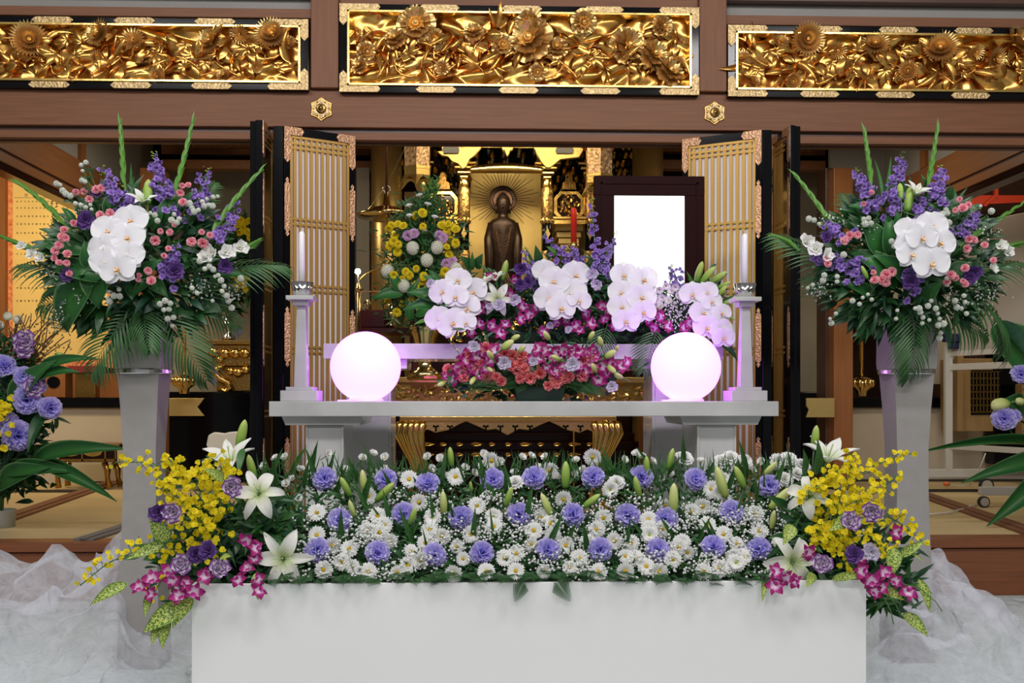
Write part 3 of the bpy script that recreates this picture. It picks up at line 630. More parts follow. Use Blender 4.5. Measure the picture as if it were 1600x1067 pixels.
# ---- right room: rolling whiteboard, beige cabinet, red lacquer stand, cables
Yw = 7.0
r = thing('whiteboard', 'rolling whiteboard with pale metal frame and casters at the right edge', 'whiteboard', tuple(P(1484, 760, Yw)))
A = P(1484, 640, Yw); Bx, BY = P(1680, 640, 6.05).x, 6.05
def wb(px0, py0, px1, py1, Ya, d, nm, mt='paint_white', bev=0.004):
    m = MB(); m.pbox(px0, py0, px1, py1, Ya, d); return part(nm, m, mt, r, bevel=bev)
wb(1478, 345, 1489, 735, Yw, 0.04, 'post')
def slant(py0, py1, nm, mt, th=0.03, off=0.0):
    z0, z1 = zc(py1, Yw), zc(py0, Yw); a = Vector((A.x, Yw + off, 0)); b = Vector((Bx, BY + off, 0)); m = MB()
    V = [(a.x, a.y, z0), (b.x, b.y, z0), (b.x, b.y + th, z0), (a.x, a.y + th, z0), (a.x, a.y, z1), (b.x, b.y, z1), (b.x, b.y + th, z1), (a.x, a.y + th, z1)]
    m.add(V, [(0, 3, 2, 1), (4, 5, 6, 7), (0, 1, 5, 4), (1, 2, 6, 5), (2, 3, 7, 6), (3, 0, 4, 7)]); part(nm, m, mt, r, bevel=0.003)
slant(548, 556, 'bottom_rail', 'paint_white'); slant(568, 578, 'crossbar', 'paint_white'); slant(694, 703, 'crossbar', 'paint_white'); slant(352, 549, 'board', 'board', 0.02, 0.005)
wb(1440, 733, 1546, 746, Yw, 0.05, 'foot'); wb(1534, 761, 1660, 774, 6.1, 0.05, 'foot')
for cx, cy, Yc in ((1541, 757, 6.98), (1537, 784, 6.05)):
    q = P(cx, cy, Yc); rad = max(0.03, q.z - TZ)
    rad = min(rad, 0.05); q.z = TZ + rad
    m = MB(); m.lathe([(rad * 0.6, -0.014), (rad, -0.012), (rad, 0.012), (rad * 0.6, 0.014)], 20, Matrix.Translation(q) @ Matrix.Rotation(PI / 2, 4, 'X')); c = part('caster', m, 'rubber', r, smooth=False)
    m = MB(); m.lathe([(0.001, -0.018), (rad * 0.75, -0.017), (rad * 0.75, 0.017), (0.001, 0.018)], 20, Matrix.Translation(q) @ Matrix.Rotation(PI / 2, 4, 'X')); part('hub', m, 'caster_grey', c)
m = MB(); m.pbox(1477, 521, 1502, 534, 6.9, 0.06); m.pbox(1484, 534, 1501, 545, 6.92, 0.04); single('eraser_holder', m, 'navy', 'dark blue pouch hooked on the whiteboard post', 'pouch', bevel=0.008)
r = thing('wooden_cabinet', 'light brown cabinet with a black lattice grille behind the whiteboard frame', 'cabinet', tuple(P(1530, 675, 7.6)))
m = MB(); m.pbox(1497, 560, 1552, 674, 7.6, 0.3); part('body', m, 'wood_tan', r, bevel=0.005)
m = MB(); m.pbox(1496, 556, 1506, 674, 7.57, 0.06); part('stile', m, 'wood_tan', r, bevel=0.004)
m = MB()
for k in range(8): m.pbox(1520 + k * 5.5, 580, 1521.5 + k * 5.5, 645, 7.585, 0.01)
for k in range(7): m.pbox(1518, 580 + k * 10.5, 1562, 581.5 + k * 10.5, 7.585, 0.01)
part('lattice', m, 'gold_dark', r)
m = MB(); m.pbox(1517, 578, 1563, 648, 7.596, 0.004); part('grille_backing', m, 'lacquer', r)
m = MB(); m.pbox(1553, 540, 1720, 726, 7.8, 0.15); single('black_cabinet', m, 'lacquer', 'tall black lacquer cabinet at the right edge behind the whiteboard', 'cabinet', bevel=0.01)
m = MB(); m.pbox(1597, 600, 1640, 690, 7.5, 0.1); single('storage_box', m, 'wood_tan', 'light wooden box at the right edge behind the purple flowers', 'box', bevel=0.005)
r = thing('red_stand', 'bright red lacquer rack in the right side room above the whiteboard', 'rack', tuple(P(1530, 330, 8.0)))
m = MB(); m.ppoly([(1484, 322), (1600, 316), (1600, 305), (1512, 305), (1497, 309)][::-1], 8.0, 0.04); part('rail', m, 'red', r)
m = MB(); m.ppoly([(1540, 323), (1560, 305), (1552, 305), (1536, 320)][::-1], 7.97, 0.03); m.pbox(1554, 283, 1560, 309, 7.98, 0.03); part('post', m, 'red', r)
m = MB()
for k in range(3): m.pbox(1486 + 5 * k, 300, 1488 + 5 * k, 325, 7.95, 0.02)
m.ppoly([(1488, 322), (1500, 310), (1520, 300), (1520, 304), (1503, 314), (1492, 325)][::-1], 7.93, 0.02); part('lattice', m, 'red', r)
m = MB(); m.pbox(1500, 330, 1650, 336, 7.9, 0.3); part('shelf', m, 'lacquer_brown', r)
m = MB(); m.tube([PF(x, y, TZ + 0.012) for x, y in ((1395, 806), (1445, 804), (1480, 801), (1510, 794), (1530, 786))], 0.005, 6); single('power_cable', m, 'cable', 'thin white cable on the tatami leading to the near caster', 'cable', smooth=True)
m = MB(); m.tube([PF(x, y, TZ + 0.012) for x, y in ((1480, 757), (1500, 760), (1516, 757))] + [P(1530, 735, 6.9), P(1540, 708, 6.9)], 0.004, 6); m.sphere(0.022, 10, 6, Matrix.Translation(PF(1479, 756, TZ + 0.03)), mi=1, sc=(1.2, 1, 0.8)); mat('plug', (0.75, 0.20, 0.06), 0.5)
single('extension_lead', m, ['cable', 'plug'], 'thin dark lead with an orange plug by the whiteboard foot', 'cable', smooth=True)
# ================================================================== FOLDING LATTICE DOORS
Z0, Z1 = TZ + 0.02, 2.192
def door_leaf(root, A, B, thick, n_slats, face=1, seen=True):
    """one lattice leaf from point A to B (x, y), its lattice on the side the viewer sees"""
    A = Vector((A[0], A[1], 0)); B = Vector((B[0], B[1], 0)); W = (B - A).length; d = (B - A) / W; n = Vector((d.y, -d.x, 0))
    if n.y > 0 and seen: n = -n
    M = Matrix.Translation((A.x, A.y, 0)) @ Matrix((d, -n, Vector((0, 0, 1)))).transposed().to_4x4()   # local y = away from viewer
    org = root.location
    def pt(nm, mb, mt, par=None, **k):
        for i in range(len(mb.v)):
            A_ = np.array(Matrix.Translation(-org) @ M); mb.v[i] = mb.v[i] @ A_[:3, :3].T + A_[:3, 3]
        return part(nm, mb, mt, par or leaf, local=True, **k)
    st, tr = 0.030, 0.038
    leaf = None
    m = MB(); m.box(0, st, 0, thick, Z0, Z1); m.box(W - st, W, 0, thick, Z0, Z1); m.box(st, W - st, 0, thick, Z1 - tr, Z1); m.box(st, W - st, 0, thick, Z0, Z0 + 0.05)
    for i in range(len(m.v)):
        A_ = np.array(Matrix.Translation(-org) @ M); m.v[i] = m.v[i] @ A_[:3, :3].T + A_[:3, 3]
    leaf = part('door_leaf', m, 'lacquer', root, bevel=0.002, local=True)
    a, b = st, W - st; za, zb = Z0 + 0.05, Z1 - tr
    m = MB(); m.box(a, b, thick * 0.55, thick * 0.62, za, zb); pt('paper', m, 'shoji')
    m = MB(); e = 0.012
    for (p, q, r_, s_) in ((a, a + e, za, zb), (b - e, b, za, zb), (a, b, zb - e, zb), (a, b, za, za + e)): m.box(p, q, 0.003, thick * 0.5, r_, s_)
    step = (b - a - 2 * e) / n_slats
    for k in range(n_slats): x = a + e + step * (k + 0.5); m.box(x - step * 0.26, x + step * 0.26, 0.006, 0.022, za, zb)
    for zz in (zb - 0.04, zb - 0.062, 1.93 - 0.17, 1.93 - 0.195, 1.45 + 0.0, 1.425, 1.16, 1.135, 0.86, 0.835, 0.56, 0.535):
        m.box(a, b, 0.004, 0.02, zz, zz + 0.010)
    pt('lattice', m, 'gold_slat')
    if seen:
        for xx, nm in ((0, 'l'), (W - st, 'r')):
            sg = 1 if xx == 0 else -1; x0 = xx if sg > 0 else W
            m = MB(); L = 0.085; V = 0.15
            m.prism([(x0, Z1), (x0, Z1 - V), (x0 + sg * st / 2, Z1 - V - 0.018), (x0 + sg * st, Z1 - V), (x0 + sg * st, Z1 - tr), (x0 + sg * L, Z1 - tr), (x0 + sg * (L + 0.012), Z1 - tr / 2), (x0 + sg * L, Z1)], -0.003, 0.002); pt('corner_fitting', m, 'copper_emboss', bevel=0.0006)
            for z1, z0 in ((1.935, 1.70), (1.33, 1.09), (0.72, 0.48)):
                m = MB(); xc = xx + st / 2; w = st * 0.46
                prof = [(0, z1 + 0.022), (w * .7, z1 + 0.008), (w * .35, z1), (w, z1 - 0.012), (w, z0 + 0.012), (w * .35, z0), (w * .7, z0 - 0.008), (0, z0 - 0.022)]
                m.prism([(xc + x_, z_) for x_, z_ in prof] + [(xc - x_, z_) for x_, z_ in prof[-2:0:-1]], -0.003, 0.002); pt('strap_fitting', m, 'copper_emboss', bevel=0.0006)
    return leaf
pL = P(555, 212, 4.97); nL = P(443, 197, 4.80)
cx = (P(555, 0, 4.97).x + P(1066, 0, 4.97).x) / 2
r = thing('folding_door', 'black and gold lattice folding door left of the statue', 'folding door', (nL.x, 4.85, Z0), 'folding lattice doors')
door_leaf(r, (P(444, 0, 4.80).x, 4.80), (P(555, 0, 4.98).x, 4.98), 0.03, 10)
door_leaf(r, (P(411, 0, 4.70).x, 4.70), (P(429, 0, 4.96).x, 4.96), 0.035, 8)
m = MB(); m.box(P(428, 0, 4.82).x, P(444, 0, 4.80).x - 0.004, 4.80, 4.845, Z0, Z1); part('hinge_stile', m, 'lacquer', r, bevel=0.002)
m = MB(); m.box(P(389, 0, 4.7).x, P(399.5, 0, 4.7).x, 4.72, 5.0, Z0, Z1); part('folded_leaf', m, 'lacquer', r, bevel=0.002)
m = MB(); m.box(P(401, 0, 4.7).x, P(411, 0, 4.7).x - 0.005, 4.70, 5.0, Z0, Z1); part('folded_leaf', m, 'lacquer', r, bevel=0.002)
r = thing('folding_door', 'black and gold lattice folding door behind the dark picture frame', 'folding door', (P(1190, 0, 4.8).x, 4.85, Z0), 'folding lattice doors')
door_leaf(r, (P(1066, 0, 4.99).x, 4.99), (P(1190, 0, 4.80).x, 4.80), 0.03, 10)
door_leaf(r, (P(1204, 0, 4.97).x, 4.97), (P(1234, 0, 4.72).x, 4.72), 0.035, 8)
m = MB(); m.box(P(1190, 0, 4.8).x + 0.004, P(1204, 0, 4.82).x, 4.80, 4.845, Z0, Z1); part('hinge_stile', m, 'lacquer', r, bevel=0.002)
m = MB(); m.box(P(1234, 0, 4.7).x + 0.005, P(1243, 0, 4.7).x, 4.71, 5.0, Z0, Z1); part('folded_leaf', m, 'lacquer', r, bevel=0.002)
m = MB(); m.box(P(1244.5, 0, 4.7).x, P(1254, 0, 4.7).x, 4.73, 5.0, Z0, Z1); part('folded_leaf', m, 'lacquer', r, bevel=0.002)

# ================================================================== SANCTUARY
# gilded back panel with the statue
YP = 7.45
m = MB(); m.pbox(733, 264, 846, 600, YP, 0.03); struct('wall_gold_panel', m, 'gold_leaf')
m = MB(); m.pbox(560, 195, 1075, 620, 8.2, 0.03); struct('wall_sanctuary', m, 'lacquer_brown')
mat('gold_brown', (0.30, 0.19, 0.07), 0.45, 0.5, vary=0.3, vscale=6)
for a, b in ((632, 733), (846, 1000)):
    m = MB(); m.pbox(a, 300, b, 600, 7.6, 0.03); struct('wall_gold_side', m, 'gold_brown')
m = MB(); m.pbox(557, 262, 577, 600, 7.5, 0.03); struct('wall_green_panel', m, 'plaster')
# big round pillars
for px in (604, 1012):
    q = P(px, 700, 7.1); m = MB(); rr_ = S(24, 7.1); m.lathe([(rr_, 0), (rr_, 3.2 - TZ)], 32, Matrix.Translation((q.x, 7.1, TZ))); struct('pillar_round', m, 'gold_pillar', smooth=True)
q0 = P(786, 520, 7.1)
# statue of the Buddha standing on a lotus
r = thing('buddha_statue', 'dark bronze standing Buddha statue with ringed halo before the gilded panel', 'statue', (q0.x, 7.1, zc(500, 7.1))); s = S(1, 7.1)
cx_, zt_ = q0.x, 0
def Zs(py): return zc(py, 7.1)
m = MB(); rings = []
secs = [(500, 17, 13), (485, 21, 15), (460, 22, 15), (430, 23, 14), (400, 23.5, 14), (380, 24, 14), (366, 24, 14), (352, 23, 13), (345, 19, 11), (341, 10, 8.5), (338, 7.5, 7), (334, 7.5, 7.2), (330, 10, 9), (324, 10.8, 10), (318, 10.5, 10), (313, 9.8, 9.5), (309, 8.8, 8.6), (306, 7.2, 7.2), (303.5, 5.2, 5.2), (301.5, 3, 3), (300.5, 1, 1)]
for py, a, b in secs:
    rings.append([(cx_ + a * s * math.cos(t), 7.1 + b * s * math.sin(t) * (1 + (0.05 * math.sin(7 * t) if 345 < py < 500 else 0)), Zs(py)) for t in [2 * PI * k / 40 for k in range(40)]])
m.loft(rings)
# long sleeves hanging from the forearms, face, ears and hands belong to the one body
for sg in (-1, 1):
    m.tube([(cx_ + sg * 19 * s, 7.08, Zs(350)), (cx_ + sg * 23 * s, 7.06, Zs(375)), (cx_ + sg * 22 * s, 7.0, Zs(395)), (cx_ + sg * 21 * s, 7.03, Zs(430)), (cx_ + sg * 22 * s, 7.05, Zs(470)), (cx_ + sg * 19 * s, 7.07, Zs(492))], [5 * s, 7 * s, 7.5 * s, 6.5 * s, 6 * s, 2 * s], 10)
    m.tube([(cx_ + sg * 10.4 * s, 7.1, Zs(318)), (cx_ + sg * 11.2 * s, 7.09, Zs(325)), (cx_ + sg * 10.4 * s, 7.09, Zs(334))], [1.6 * s, 1.8 * s, 1.5 * s], 6)
m.tube([(cx_, 7.1 - 9.8 * s, Zs(320)), (cx_, 7.1 - 11.8 * s, Zs(325.5)), (cx_, 7.1 - 9.5 * s, Zs(327))], [0.8 * s, 1.5 * s, 0.9 * s], 6)
for sg in (-1, 1):
    m.sphere(2.0 * s, 8, 5, Matrix.Translation((cx_ + sg * 3.7 * s, 7.1 - 8.6 * s, Zs(320.5))), sc=(1.3, 0.6, 0.55)); m.tube([(cx_ + sg * 1.5 * s, 7.1 - 9.6 * s, Zs(318)), (cx_ + sg * 4 * s, 7.1 - 9.3 * s, Zs(316.8)), (cx_ + sg * 6.5 * s, 7.1 - 7.8 * s, Zs(318.2))], 0.55 * s, 5)
m.sphere(2.4 * s, 8, 5, Matrix.Translation((cx_, 7.1 - 8.6 * s, Zs(330))), sc=(1.1, 0.6, 0.35))
part('body', m, 'bronze', r, smooth=True)
m = MB()   # robe folds: U-shaped loops on the chest, long folds below
for k in range(8):
    py = 356 + k * 6; pts = []
    for i in range(13):
        t = i / 12 * PI; pts.append((cx_ - (12 - k * 0.9) * s * math.cos(t), 7.1 - (11.4 + 2.6 * math.sin(t)) * s, Zs(py + (17 - k) * math.sin(t))))
    m.tube(pts, 0.65 * s, 5)
for k in range(7):
    x = cx_ + (k - 3) * 5 * s; m.tube([(x * 0.3 + cx_ * 0.7, 7.1 - 13.5 * s, Zs(424)), (x, 7.1 - 14.2 * s, Zs(450)), (x * 0.9 + cx_ * 0.1, 7.1 - 14 * s, Zs(495))], 1.3 * s, 5)
part('robe_folds', m, 'bronze_light', r, smooth=True)
m = MB()
rng = random.Random(2)
for py in (304, 306, 308.5, 311, 313.5, 316):
    rad = {304: 4, 306: 6.5, 308.5: 8.5, 311: 9.6, 313.5: 10.3, 316: 10.6}[py] * s; n = max(6, int(rad / s * 2))
    for k in range(n):
        a = 2 * PI * k / n; 
        if math.sin(a) < -0.35 and py > 312: continue
        m.sphere(1.15 * s, 5, 4, Matrix.Translation((cx_ + rad * math.cos(a), 7.1 + rad * math.sin(a), Zs(py))))
part('curled_hair', m, 'bronze', r, smooth=True)
hz_ = Zs(309); yh = 7.1 + 13 * s
for rad, th, nm in ((21, 0.9, 'halo_ring'), (19, 0.7, 'halo_ring'), (16, 1.3, 'halo_ring')):
    m = MB(); N_ = 40; pts = [(cx_ + rad * s * math.cos(2 * PI * k / N_), yh, hz_ + rad * s * math.sin(2 * PI * k / N_)) for k in range(N_ + 1)]; m.tube(pts, th * s, 6); part(nm, m, 'bronze', r, smooth=True)
m = MB(); m.lathe([(0.001, -0.004), (21 * s, -0.002), (21 * s, 0.004), (0.001, 0.004)], 40, Matrix.Translation((cx_, yh + 0.01, hz_)) @ Matrix.Rotation(PI / 2, 4, 'X')); part('halo_disc', m, 'bronze_light', r)
for k in range(48):
    a = 2 * PI * (k + 0.5) / 48
    if -PI * 0.80 < (a - PI / 2 + PI) % (2 * PI) - PI < PI * 0.80:
        L = (50 + 8 * ((k * 5) % 3 - 1)) * s; m = MB(); m.tube([(cx_ + 21 * s * math.cos(a), yh, hz_ + 21 * s * math.sin(a)), (cx_ + L * math.cos(a), yh, hz_ + L * math.sin(a))], [0.6 * s, 0.4 * s], 4); part('halo_ray', m, 'bronze_light', r)
m = MB(); m.lathe([(30 * s, 0), (30 * s, 6 * s), (26 * s, 8 * s), (30 * s, 14 * s), (26 * s, 18 * s), (16 * s, 19 * s)], 32, Matrix.Translation((cx_, 7.1, Zs(518)))); part('lotus_base', m, 'gold', r, smooth=True)
m = MB(); m.pbox(735, 518, 843, 640, 6.95, 0.4); single('altar_pedestal', m, 'gold_dark', 'gilded altar block under the Buddha statue', 'pedestal', bevel=0.02)

# shrine pillars, bow beam and cloud brackets
def shrine_pillar(px, rad, Y, lab, y0=275):
    q = P(px, 600, Y); r = thing('shrine_pillar', lab, 'pillar', (q.x, Y, zc(560, Y)), 'gilt shrine pillars'); R0 = S(rad, Y)
    for a, b, nm, mt, k in ((280, 294, 'capital', 'gold', 0.9), (294, 345, 'carved_shaft', 'shaft_emboss', 1.05), (345, 392, 'lacquer_shaft', 'lacquer', 0.86), (392, 425, 'carved_shaft', 'shaft_emboss', 1.05), (425, 560, 'lacquer_shaft', 'lacquer', 0.86)):
        m = MB(); zt, zb = zc(a, Y), zc(b, Y); e = R0 * k
        m.lathe([(e * 0.92, zb), (e, zb + 0.006), (e, zt - 0.006), (e * 0.92, zt)], 20, Matrix.Translation((q.x, Y, 0))); part(nm, m, mt, r, smooth=True)
        if mt == 'shaft_emboss':   # pointed lower end of the metal sleeve
            for j in range(5):
                m = MB(); aa = -PI + j * PI / 4; m.sphere(e * 0.42, 8, 6, Matrix.Translation((q.x + e * 0.8 * math.cos(aa), Y + e * 0.8 * math.sin(aa), zb)), sc=(1, 0.6, 1.5)); part('sleeve_point', m, 'gold', r, smooth=True)
    for py in (366,):
        m = MB(); c = (q.x, zc(py, Y)); w_, h_ = R0 * 0.5, S(11, Y); m.prism([(c[0], c[1] + h_), (c[0] + w_ * .5, c[1] + h_ * .35), (c[0] + w_, c[1]), (c[0] + w_ * .5, c[1] - h_ * .35), (c[0], c[1] - h_), (c[0] - w_ * .5, c[1] - h_ * .35), (c[0] - w_, c[1]), (c[0] - w_ * .5, c[1] + h_ * .35)], Y - R0 * 0.95, Y - R0 * 0.7); part('diamond_fitting', m, 'gold_pale', r)
    # bracket blocks on the head
    for k, (w_, yy) in enumerate(((0.75, 279), (1.2, 273), (1.7, 266), (2.2, 259))):
        m = MB(); m.box(q.x - R0 * w_, q.x + R0 * w_, Y - R0 * w_ * 0.8, Y + R0, zc(yy, Y), zc(yy - 4, Y)); part('bracket_block', m, 'gold', r, bevel=0.006)
shrine_pillar(725, 9, 6.95, 'gilt and black shrine pillar immediately left of the statue')
shrine_pillar(855, 9, 6.95, 'gilt and black shrine pillar immediately right of the statue')
shrine_pillar(921, 8.5, 7.2, 'gilt shrine pillar between the red candle and the dark picture frame')
shrine_pillar(660, 8.5, 7.2, 'gilt shrine pillar behind the yellow chrysanthemum arrangement')
def scallop(pts, Y, d, name, label, cat, mt='gold_pale', group=None):
    m = MB(); m.ppoly(pts[::-1], Y, d); return single(name, m, mt, label, cat, bevel=0.004, group=group)
Yk = 6.85
m = MB(); m.pbox(686, 60, 915, 226, 6.48, 0.08); struct('beam_shrine', m, 'lacquer')
m = MB(); q1, q2 = P(735, 262, Yk), P(848, 262, Yk); rings = []
for k in range(25):
    t = k / 24; x = q1.x + (q2.x - q1.x) * t; e = S(7, Yk) * (0.75 + 0.35 * math.sin(PI * t)); z = zc(266, Yk) + S(4, Yk) * math.sin(PI * t)
    rings.append([(x, Yk + 0.03 * math.cos(a), z + e * math.sin(a)) for a in [2 * PI * j / 14 for j in range(14)]])
m.loft(rings); single('bow_beam', m, 'gold', 'curved golden beam above the head of the statue', 'beam', smooth=True)
def cloud(cxp, cyp, w, h, seed):
    """symmetrical cloud-shaped gilt plate hanging to a point"""
    o = [(-1, -1), (-0.86, -0.55), (-0.70, -0.62), (-0.60, -0.2), (-0.42, -0.3), (-0.33, 0.25), (-0.18, 0.3), (-0.12, 0.7), (0, 1)]
    p = [(cxp + a * w, cyp + b * h) for a, b in o] + [(cxp - a * w, cyp + b * h) for a, b in o[-2::-1]]
    return p
scallop(cloud(793, 231, 25, 14, 1), 6.5, 0.02, 'cloud_ornament', 'small gilt cloud ornament hanging over the middle of the statue', 'ornament')
scallop([(735, 222), (760, 222), (748, 236), (741, 244), (734, 249), (728, 262), (722, 264), (716, 256), (706, 252), (700, 245), (690, 243), (682, 236), (700, 234), (712, 231), (722, 230)], 6.45, 0.025, 'cloud_ornament', 'large gilt cloud bracket over the pillar left of the statue', 'ornament')
scallop([(827, 222), (905, 222), (912, 234), (905, 246), (876, 249), (868, 256), (860, 262), (853, 262), (846, 254), (842, 246), (838, 240), (836, 234)], 6.45, 0.025, 'cloud_ornament', 'large gilt cloud bracket over the pillar right of the statue', 'ornament')
scallop([(690, 240), (735, 240), (735, 222), (690, 222)], 6.5, 0.02, 'gilt_plate', 'square gilt plate left of the cloud bracket', 'ornament')
for pts, lab in (([(693, 229), (716, 229), (718, 234), (716, 239), (693, 239), (691, 234)], 'black lacquer strip on the gilt plate left of the statue'), ([(870, 230), (895, 230), (897, 235), (895, 239), (870, 239), (868, 235)], 'black lacquer strip on the cloud bracket right of the statue')):
    m = MB(); m.ppoly(pts[::-1], 6.43, 0.02); single('lacquer_inset', m, 'lacquer', lab, 'ornament')
# dark bracket clusters with gilt ends
rng = random.Random(11)
for cxp, cyp, w_, lab in ((705, 275, 30, 'dark bracket cluster with gilt ends above the left openwork medallion'), (880, 275, 34, 'dark bracket cluster with gilt ends above the right openwork medallion'), (614, 250, 26, 'gilt-tipped bracket cluster above the hanging brass lamp'), (975, 250, 22, 'gilt-tipped bracket cluster behind the right hexagonal lantern'), (788, 238, 60, 'dark bracket cluster with gilt ends above the curved golden beam')):
    Yc = 7.3; q = P(cxp, cyp, Yc); r = thing('bracket_cluster', lab, 'roof brackets', (q.x, Yc, zc(cyp + 30, Yc)), 'bracket clusters')
    m = MB(); m.box(q.x - S(w_, Yc), q.x + S(w_, Yc), Yc + 0.05, Yc + 0.2, zc(cyp + 26, Yc), zc(cyp - 45, Yc)); part('backing', m, 'lacquer', r)
    for row in range(5):
        for k in range(5):
            x = q.x + S((k - 2) * w_ * 0.4 + (row % 2) * 5, Yc); zz = zc(cyp + 20 - row * 12, Yc); e = S(4.2, Yc)
            m = MB(); m.tube([(x, Yc + 0.05, zz), (x, Yc - 0.03 - 0.02 * row, zz), (x, Yc - 0.06 - 0.02 * row, zz + e)], [e, e, e * 0.5], 6); part('bracket_arm', m, 'gold' if (row + k) % 3 else 'lacquer', r)
# openwork medallions
for px, lab in ((692, 'octagonal gilt openwork medallion left of the statue'), (889, 'octagonal gilt openwork medallion right of the statue')):
    Ym = 7.2; q = P(px, 321, Ym); r = thing('openwork_medallion', lab, 'carved panel', (q.x, Ym, q.z - S(24, Ym)), 'openwork medallions')
    def octo(k): return [(q.x + S(a * k, Ym), q.z + S(b * k, Ym)) for a, b in ((-14, -22), (14, -22), (23, -12), (23, 12), (14, 22), (-14, 22), (-23, 12), (-23, -12))]
    oc, ic = octo(1.0), octo(0.80); m = MB(); n = 8
    V = [(x, Ym, z) for x, z in oc] + [(x, Ym, z) for x, z in ic] + [(x, Ym + 0.03, z) for x, z in oc] + [(x, Ym + 0.03, z) for x, z in ic]
    m.add(V, [f for i in range(n) for f in ((i, (i + 1) % n, (i + 1) % n + n, i + n), (i + n, (i + 1) % n + n, (i + 1) % n + 3 * n, i + 3 * n), (i + 2 * n, (i + 1) % n + 2 * n, (i + 1) % n, i))]); part('rim', m, 'gold', r)
    m = MB(); m.prism(ic, Ym + 0.028, Ym + 0.03); part('backing', m, 'lacquer_brown', r)
    m = MB()
    for k in range(46):
        a = rng.uniform(0, 6.28); d = rng.uniform(0, 1) ** 0.5 * 16; x, z = q.x + S(d * math.cos(a) * 1.05, Ym), q.z + S(d * math.sin(a) * 1.0, Ym)
        m.petal(frame((x, Ym + 0.015, z), (rng.uniform(-.6, .6), -1, rng.uniform(-.6, .6)), rng.uniform(0, 6)), S(7, Ym), S(4.5, Ym), pf_leaf, 0.5, -1.2, cup=0.4, nl=3, nw=2)
    part('openwork', m, 'gold', r)
    m = MB(); m.pbox(px - 26, 343, px + 26, 350, 7.15, 0.47); m.pbox(px - 27, 338, px + 27, 342, 7.13, 0.08); single('gilt_rail', m, 'gold', 'gilt rail under the medallion ' + ('left' if px < 700 else 'right') + ' of the statue', 'rail', bevel=0.003)
    m = MB(); m.ppoly([(px - 12, 296), (px - 10, 285), (px - 6, 283), (px - 5, 272), (px, 266), (px + 5, 272), (px + 6, 283), (px + 10, 285), (px + 12, 296)][::-1], 7.22, 0.02); single('pagoda_crest', m, 'gold_dark', 'small pointed gilt crest above the medallion ' + ('left' if px < 700 else 'right') + ' of the statue', 'ornament', bevel=0.003)
    m = MB()
    for k in range(5): m.pbox(px - 22 + 3 * k, 352 + 10 * k, px + 22 - 3 * k, 361 + 10 * k, 7.3 - 0.01 * k, 0.32)
    single('stepped_panel', m, 'gold_leaf', 'stepped gilt panel under the rail ' + ('left' if px < 700 else 'right') + ' of the statue', 'panel', bevel=0.004)
# hexagonal hanging lanterns
mat('lantern_mesh', (0.95, 0.62, 0.34), 0.4, 0.8, bump=0.6, bscale=45, vary=0.75, vscale=50)
for px, yt, yb, lab in ((652, 228, 268, 'hexagonal gilt lantern hanging above the yellow chrysanthemums'), (936, 232, 278, 'hexagonal gilt lantern hanging behind the dark picture frame')):
    Yl = 6.2; q = P(px, yt, Yl); R0 = S(22.5, Yl); zt, zb = zc(yt, Yl), zc(yb, Yl); r = thing('hanging_lantern', lab, 'lantern', (q.x, Yl, zb - 0.08), 'hexagonal lanterns')
    T = Matrix.Translation((q.x, Yl, 0)); a0 = PI / 6 + PI / 3 * 0.5
    a0 = -PI / 2
    m = MB(); m.lathe([(R0 * 0.96, zb), (R0, zt)], 6, T, a0=a0); part('body', m, 'lantern_mesh', r)
    m = MB(); m.lathe([(R0 * 1.02, zt), (R0 * 1.25, zt + 0.006), (R0 * 0.9, zt + 0.03), (R0 * 0.4, zt + 0.08), (R0 * 0.1, zt + 0.14)], 6, T, a0=a0); part('roof', m, 'red', r); m = MB(); m.tube([(q.x, Yl, zt + 0.1), (q.x, Yl, 3.2)], 0.006, 6); part('hook', m, 'brass', r)
    m = MB(); m.lathe([(R0 * 0.98, zb - 0.001), (R0 * 1.03, zb + 0.002), (R0 * 1.03, zb + 0.02), (R0 * 0.98, zb + 0.02)], 6, T, a0=a0); part('bottom_rim', m, 'gold_pale', r)
    m = MB()
    for k in range(6):
        aa = a0 + k * PI / 3; ab = aa + PI / 3; A = Vector((math.cos(aa), math.sin(aa), 0)); B = Vector((math.cos(ab), math.sin(ab), 0)); c = Vector((q.x, Yl, 0))
        V = []
        for (t, k2, dz) in ((0, 1.0, 0), (0, 1.0, -0.035), (0, 1.42, -0.105), (0.12, 1.32, -0.09), (0.28, 1.12, -0.055), (0.5, 1.08, -0.045), (0.72, 1.12, -0.055), (0.88, 1.32, -0.09), (1, 1.42, -0.105), (1, 1.0, -0.035), (1, 1.0, 0)):
            p = c + (A * (1 - t) + B * t) * R0 * k2; V.append((p.x, p.y, zb + dz))
        m.add(V, [tuple(range(len(V)))])
    part('skirt', m, 'gold_pale', r)
# hanging brass oil lamp with dish and ring
Yh = 5.9; q = P(604, 330, Yh); s = S(1, Yh)
r = thing('hanging_dish_lamp', 'polished brass dish lamp on a long hanging stem left of lantern', 'hanging lamp', (q.x, Yh, zc(400, Yh)))
m = MB(); m.lathe([(0.001, -6 * s), (30 * s, -7 * s), (44 * s, -3.5 * s), (46 * s, 0), (40 * s, 3 * s), (24 * s, 6 * s), (20 * s, 11 * s), (6 * s, 15 * s), (3.5 * s, 34 * s), (0.001, 35 * s)], 40, Matrix.Translation((q.x, Yh, zc(337, Yh)))); part('dish', m, 'brass', r, smooth=True)
m = MB(); m.tube([(q.x, Yh, zc(302, Yh)), (q.x, Yh, 3.2)], 2.2 * s, 8); part('stem', m, 'wood_dark', r, smooth=True)
m = MB(); m.tube([(q.x + 5.5 * s * math.cos(a), Yh, zc(297, Yh) + 5.5 * s * math.sin(a)) for a in [2 * PI * k / 16 for k in range(17)]], 1.2 * s, 6); part('ring', m, 'silver', r, smooth=True)
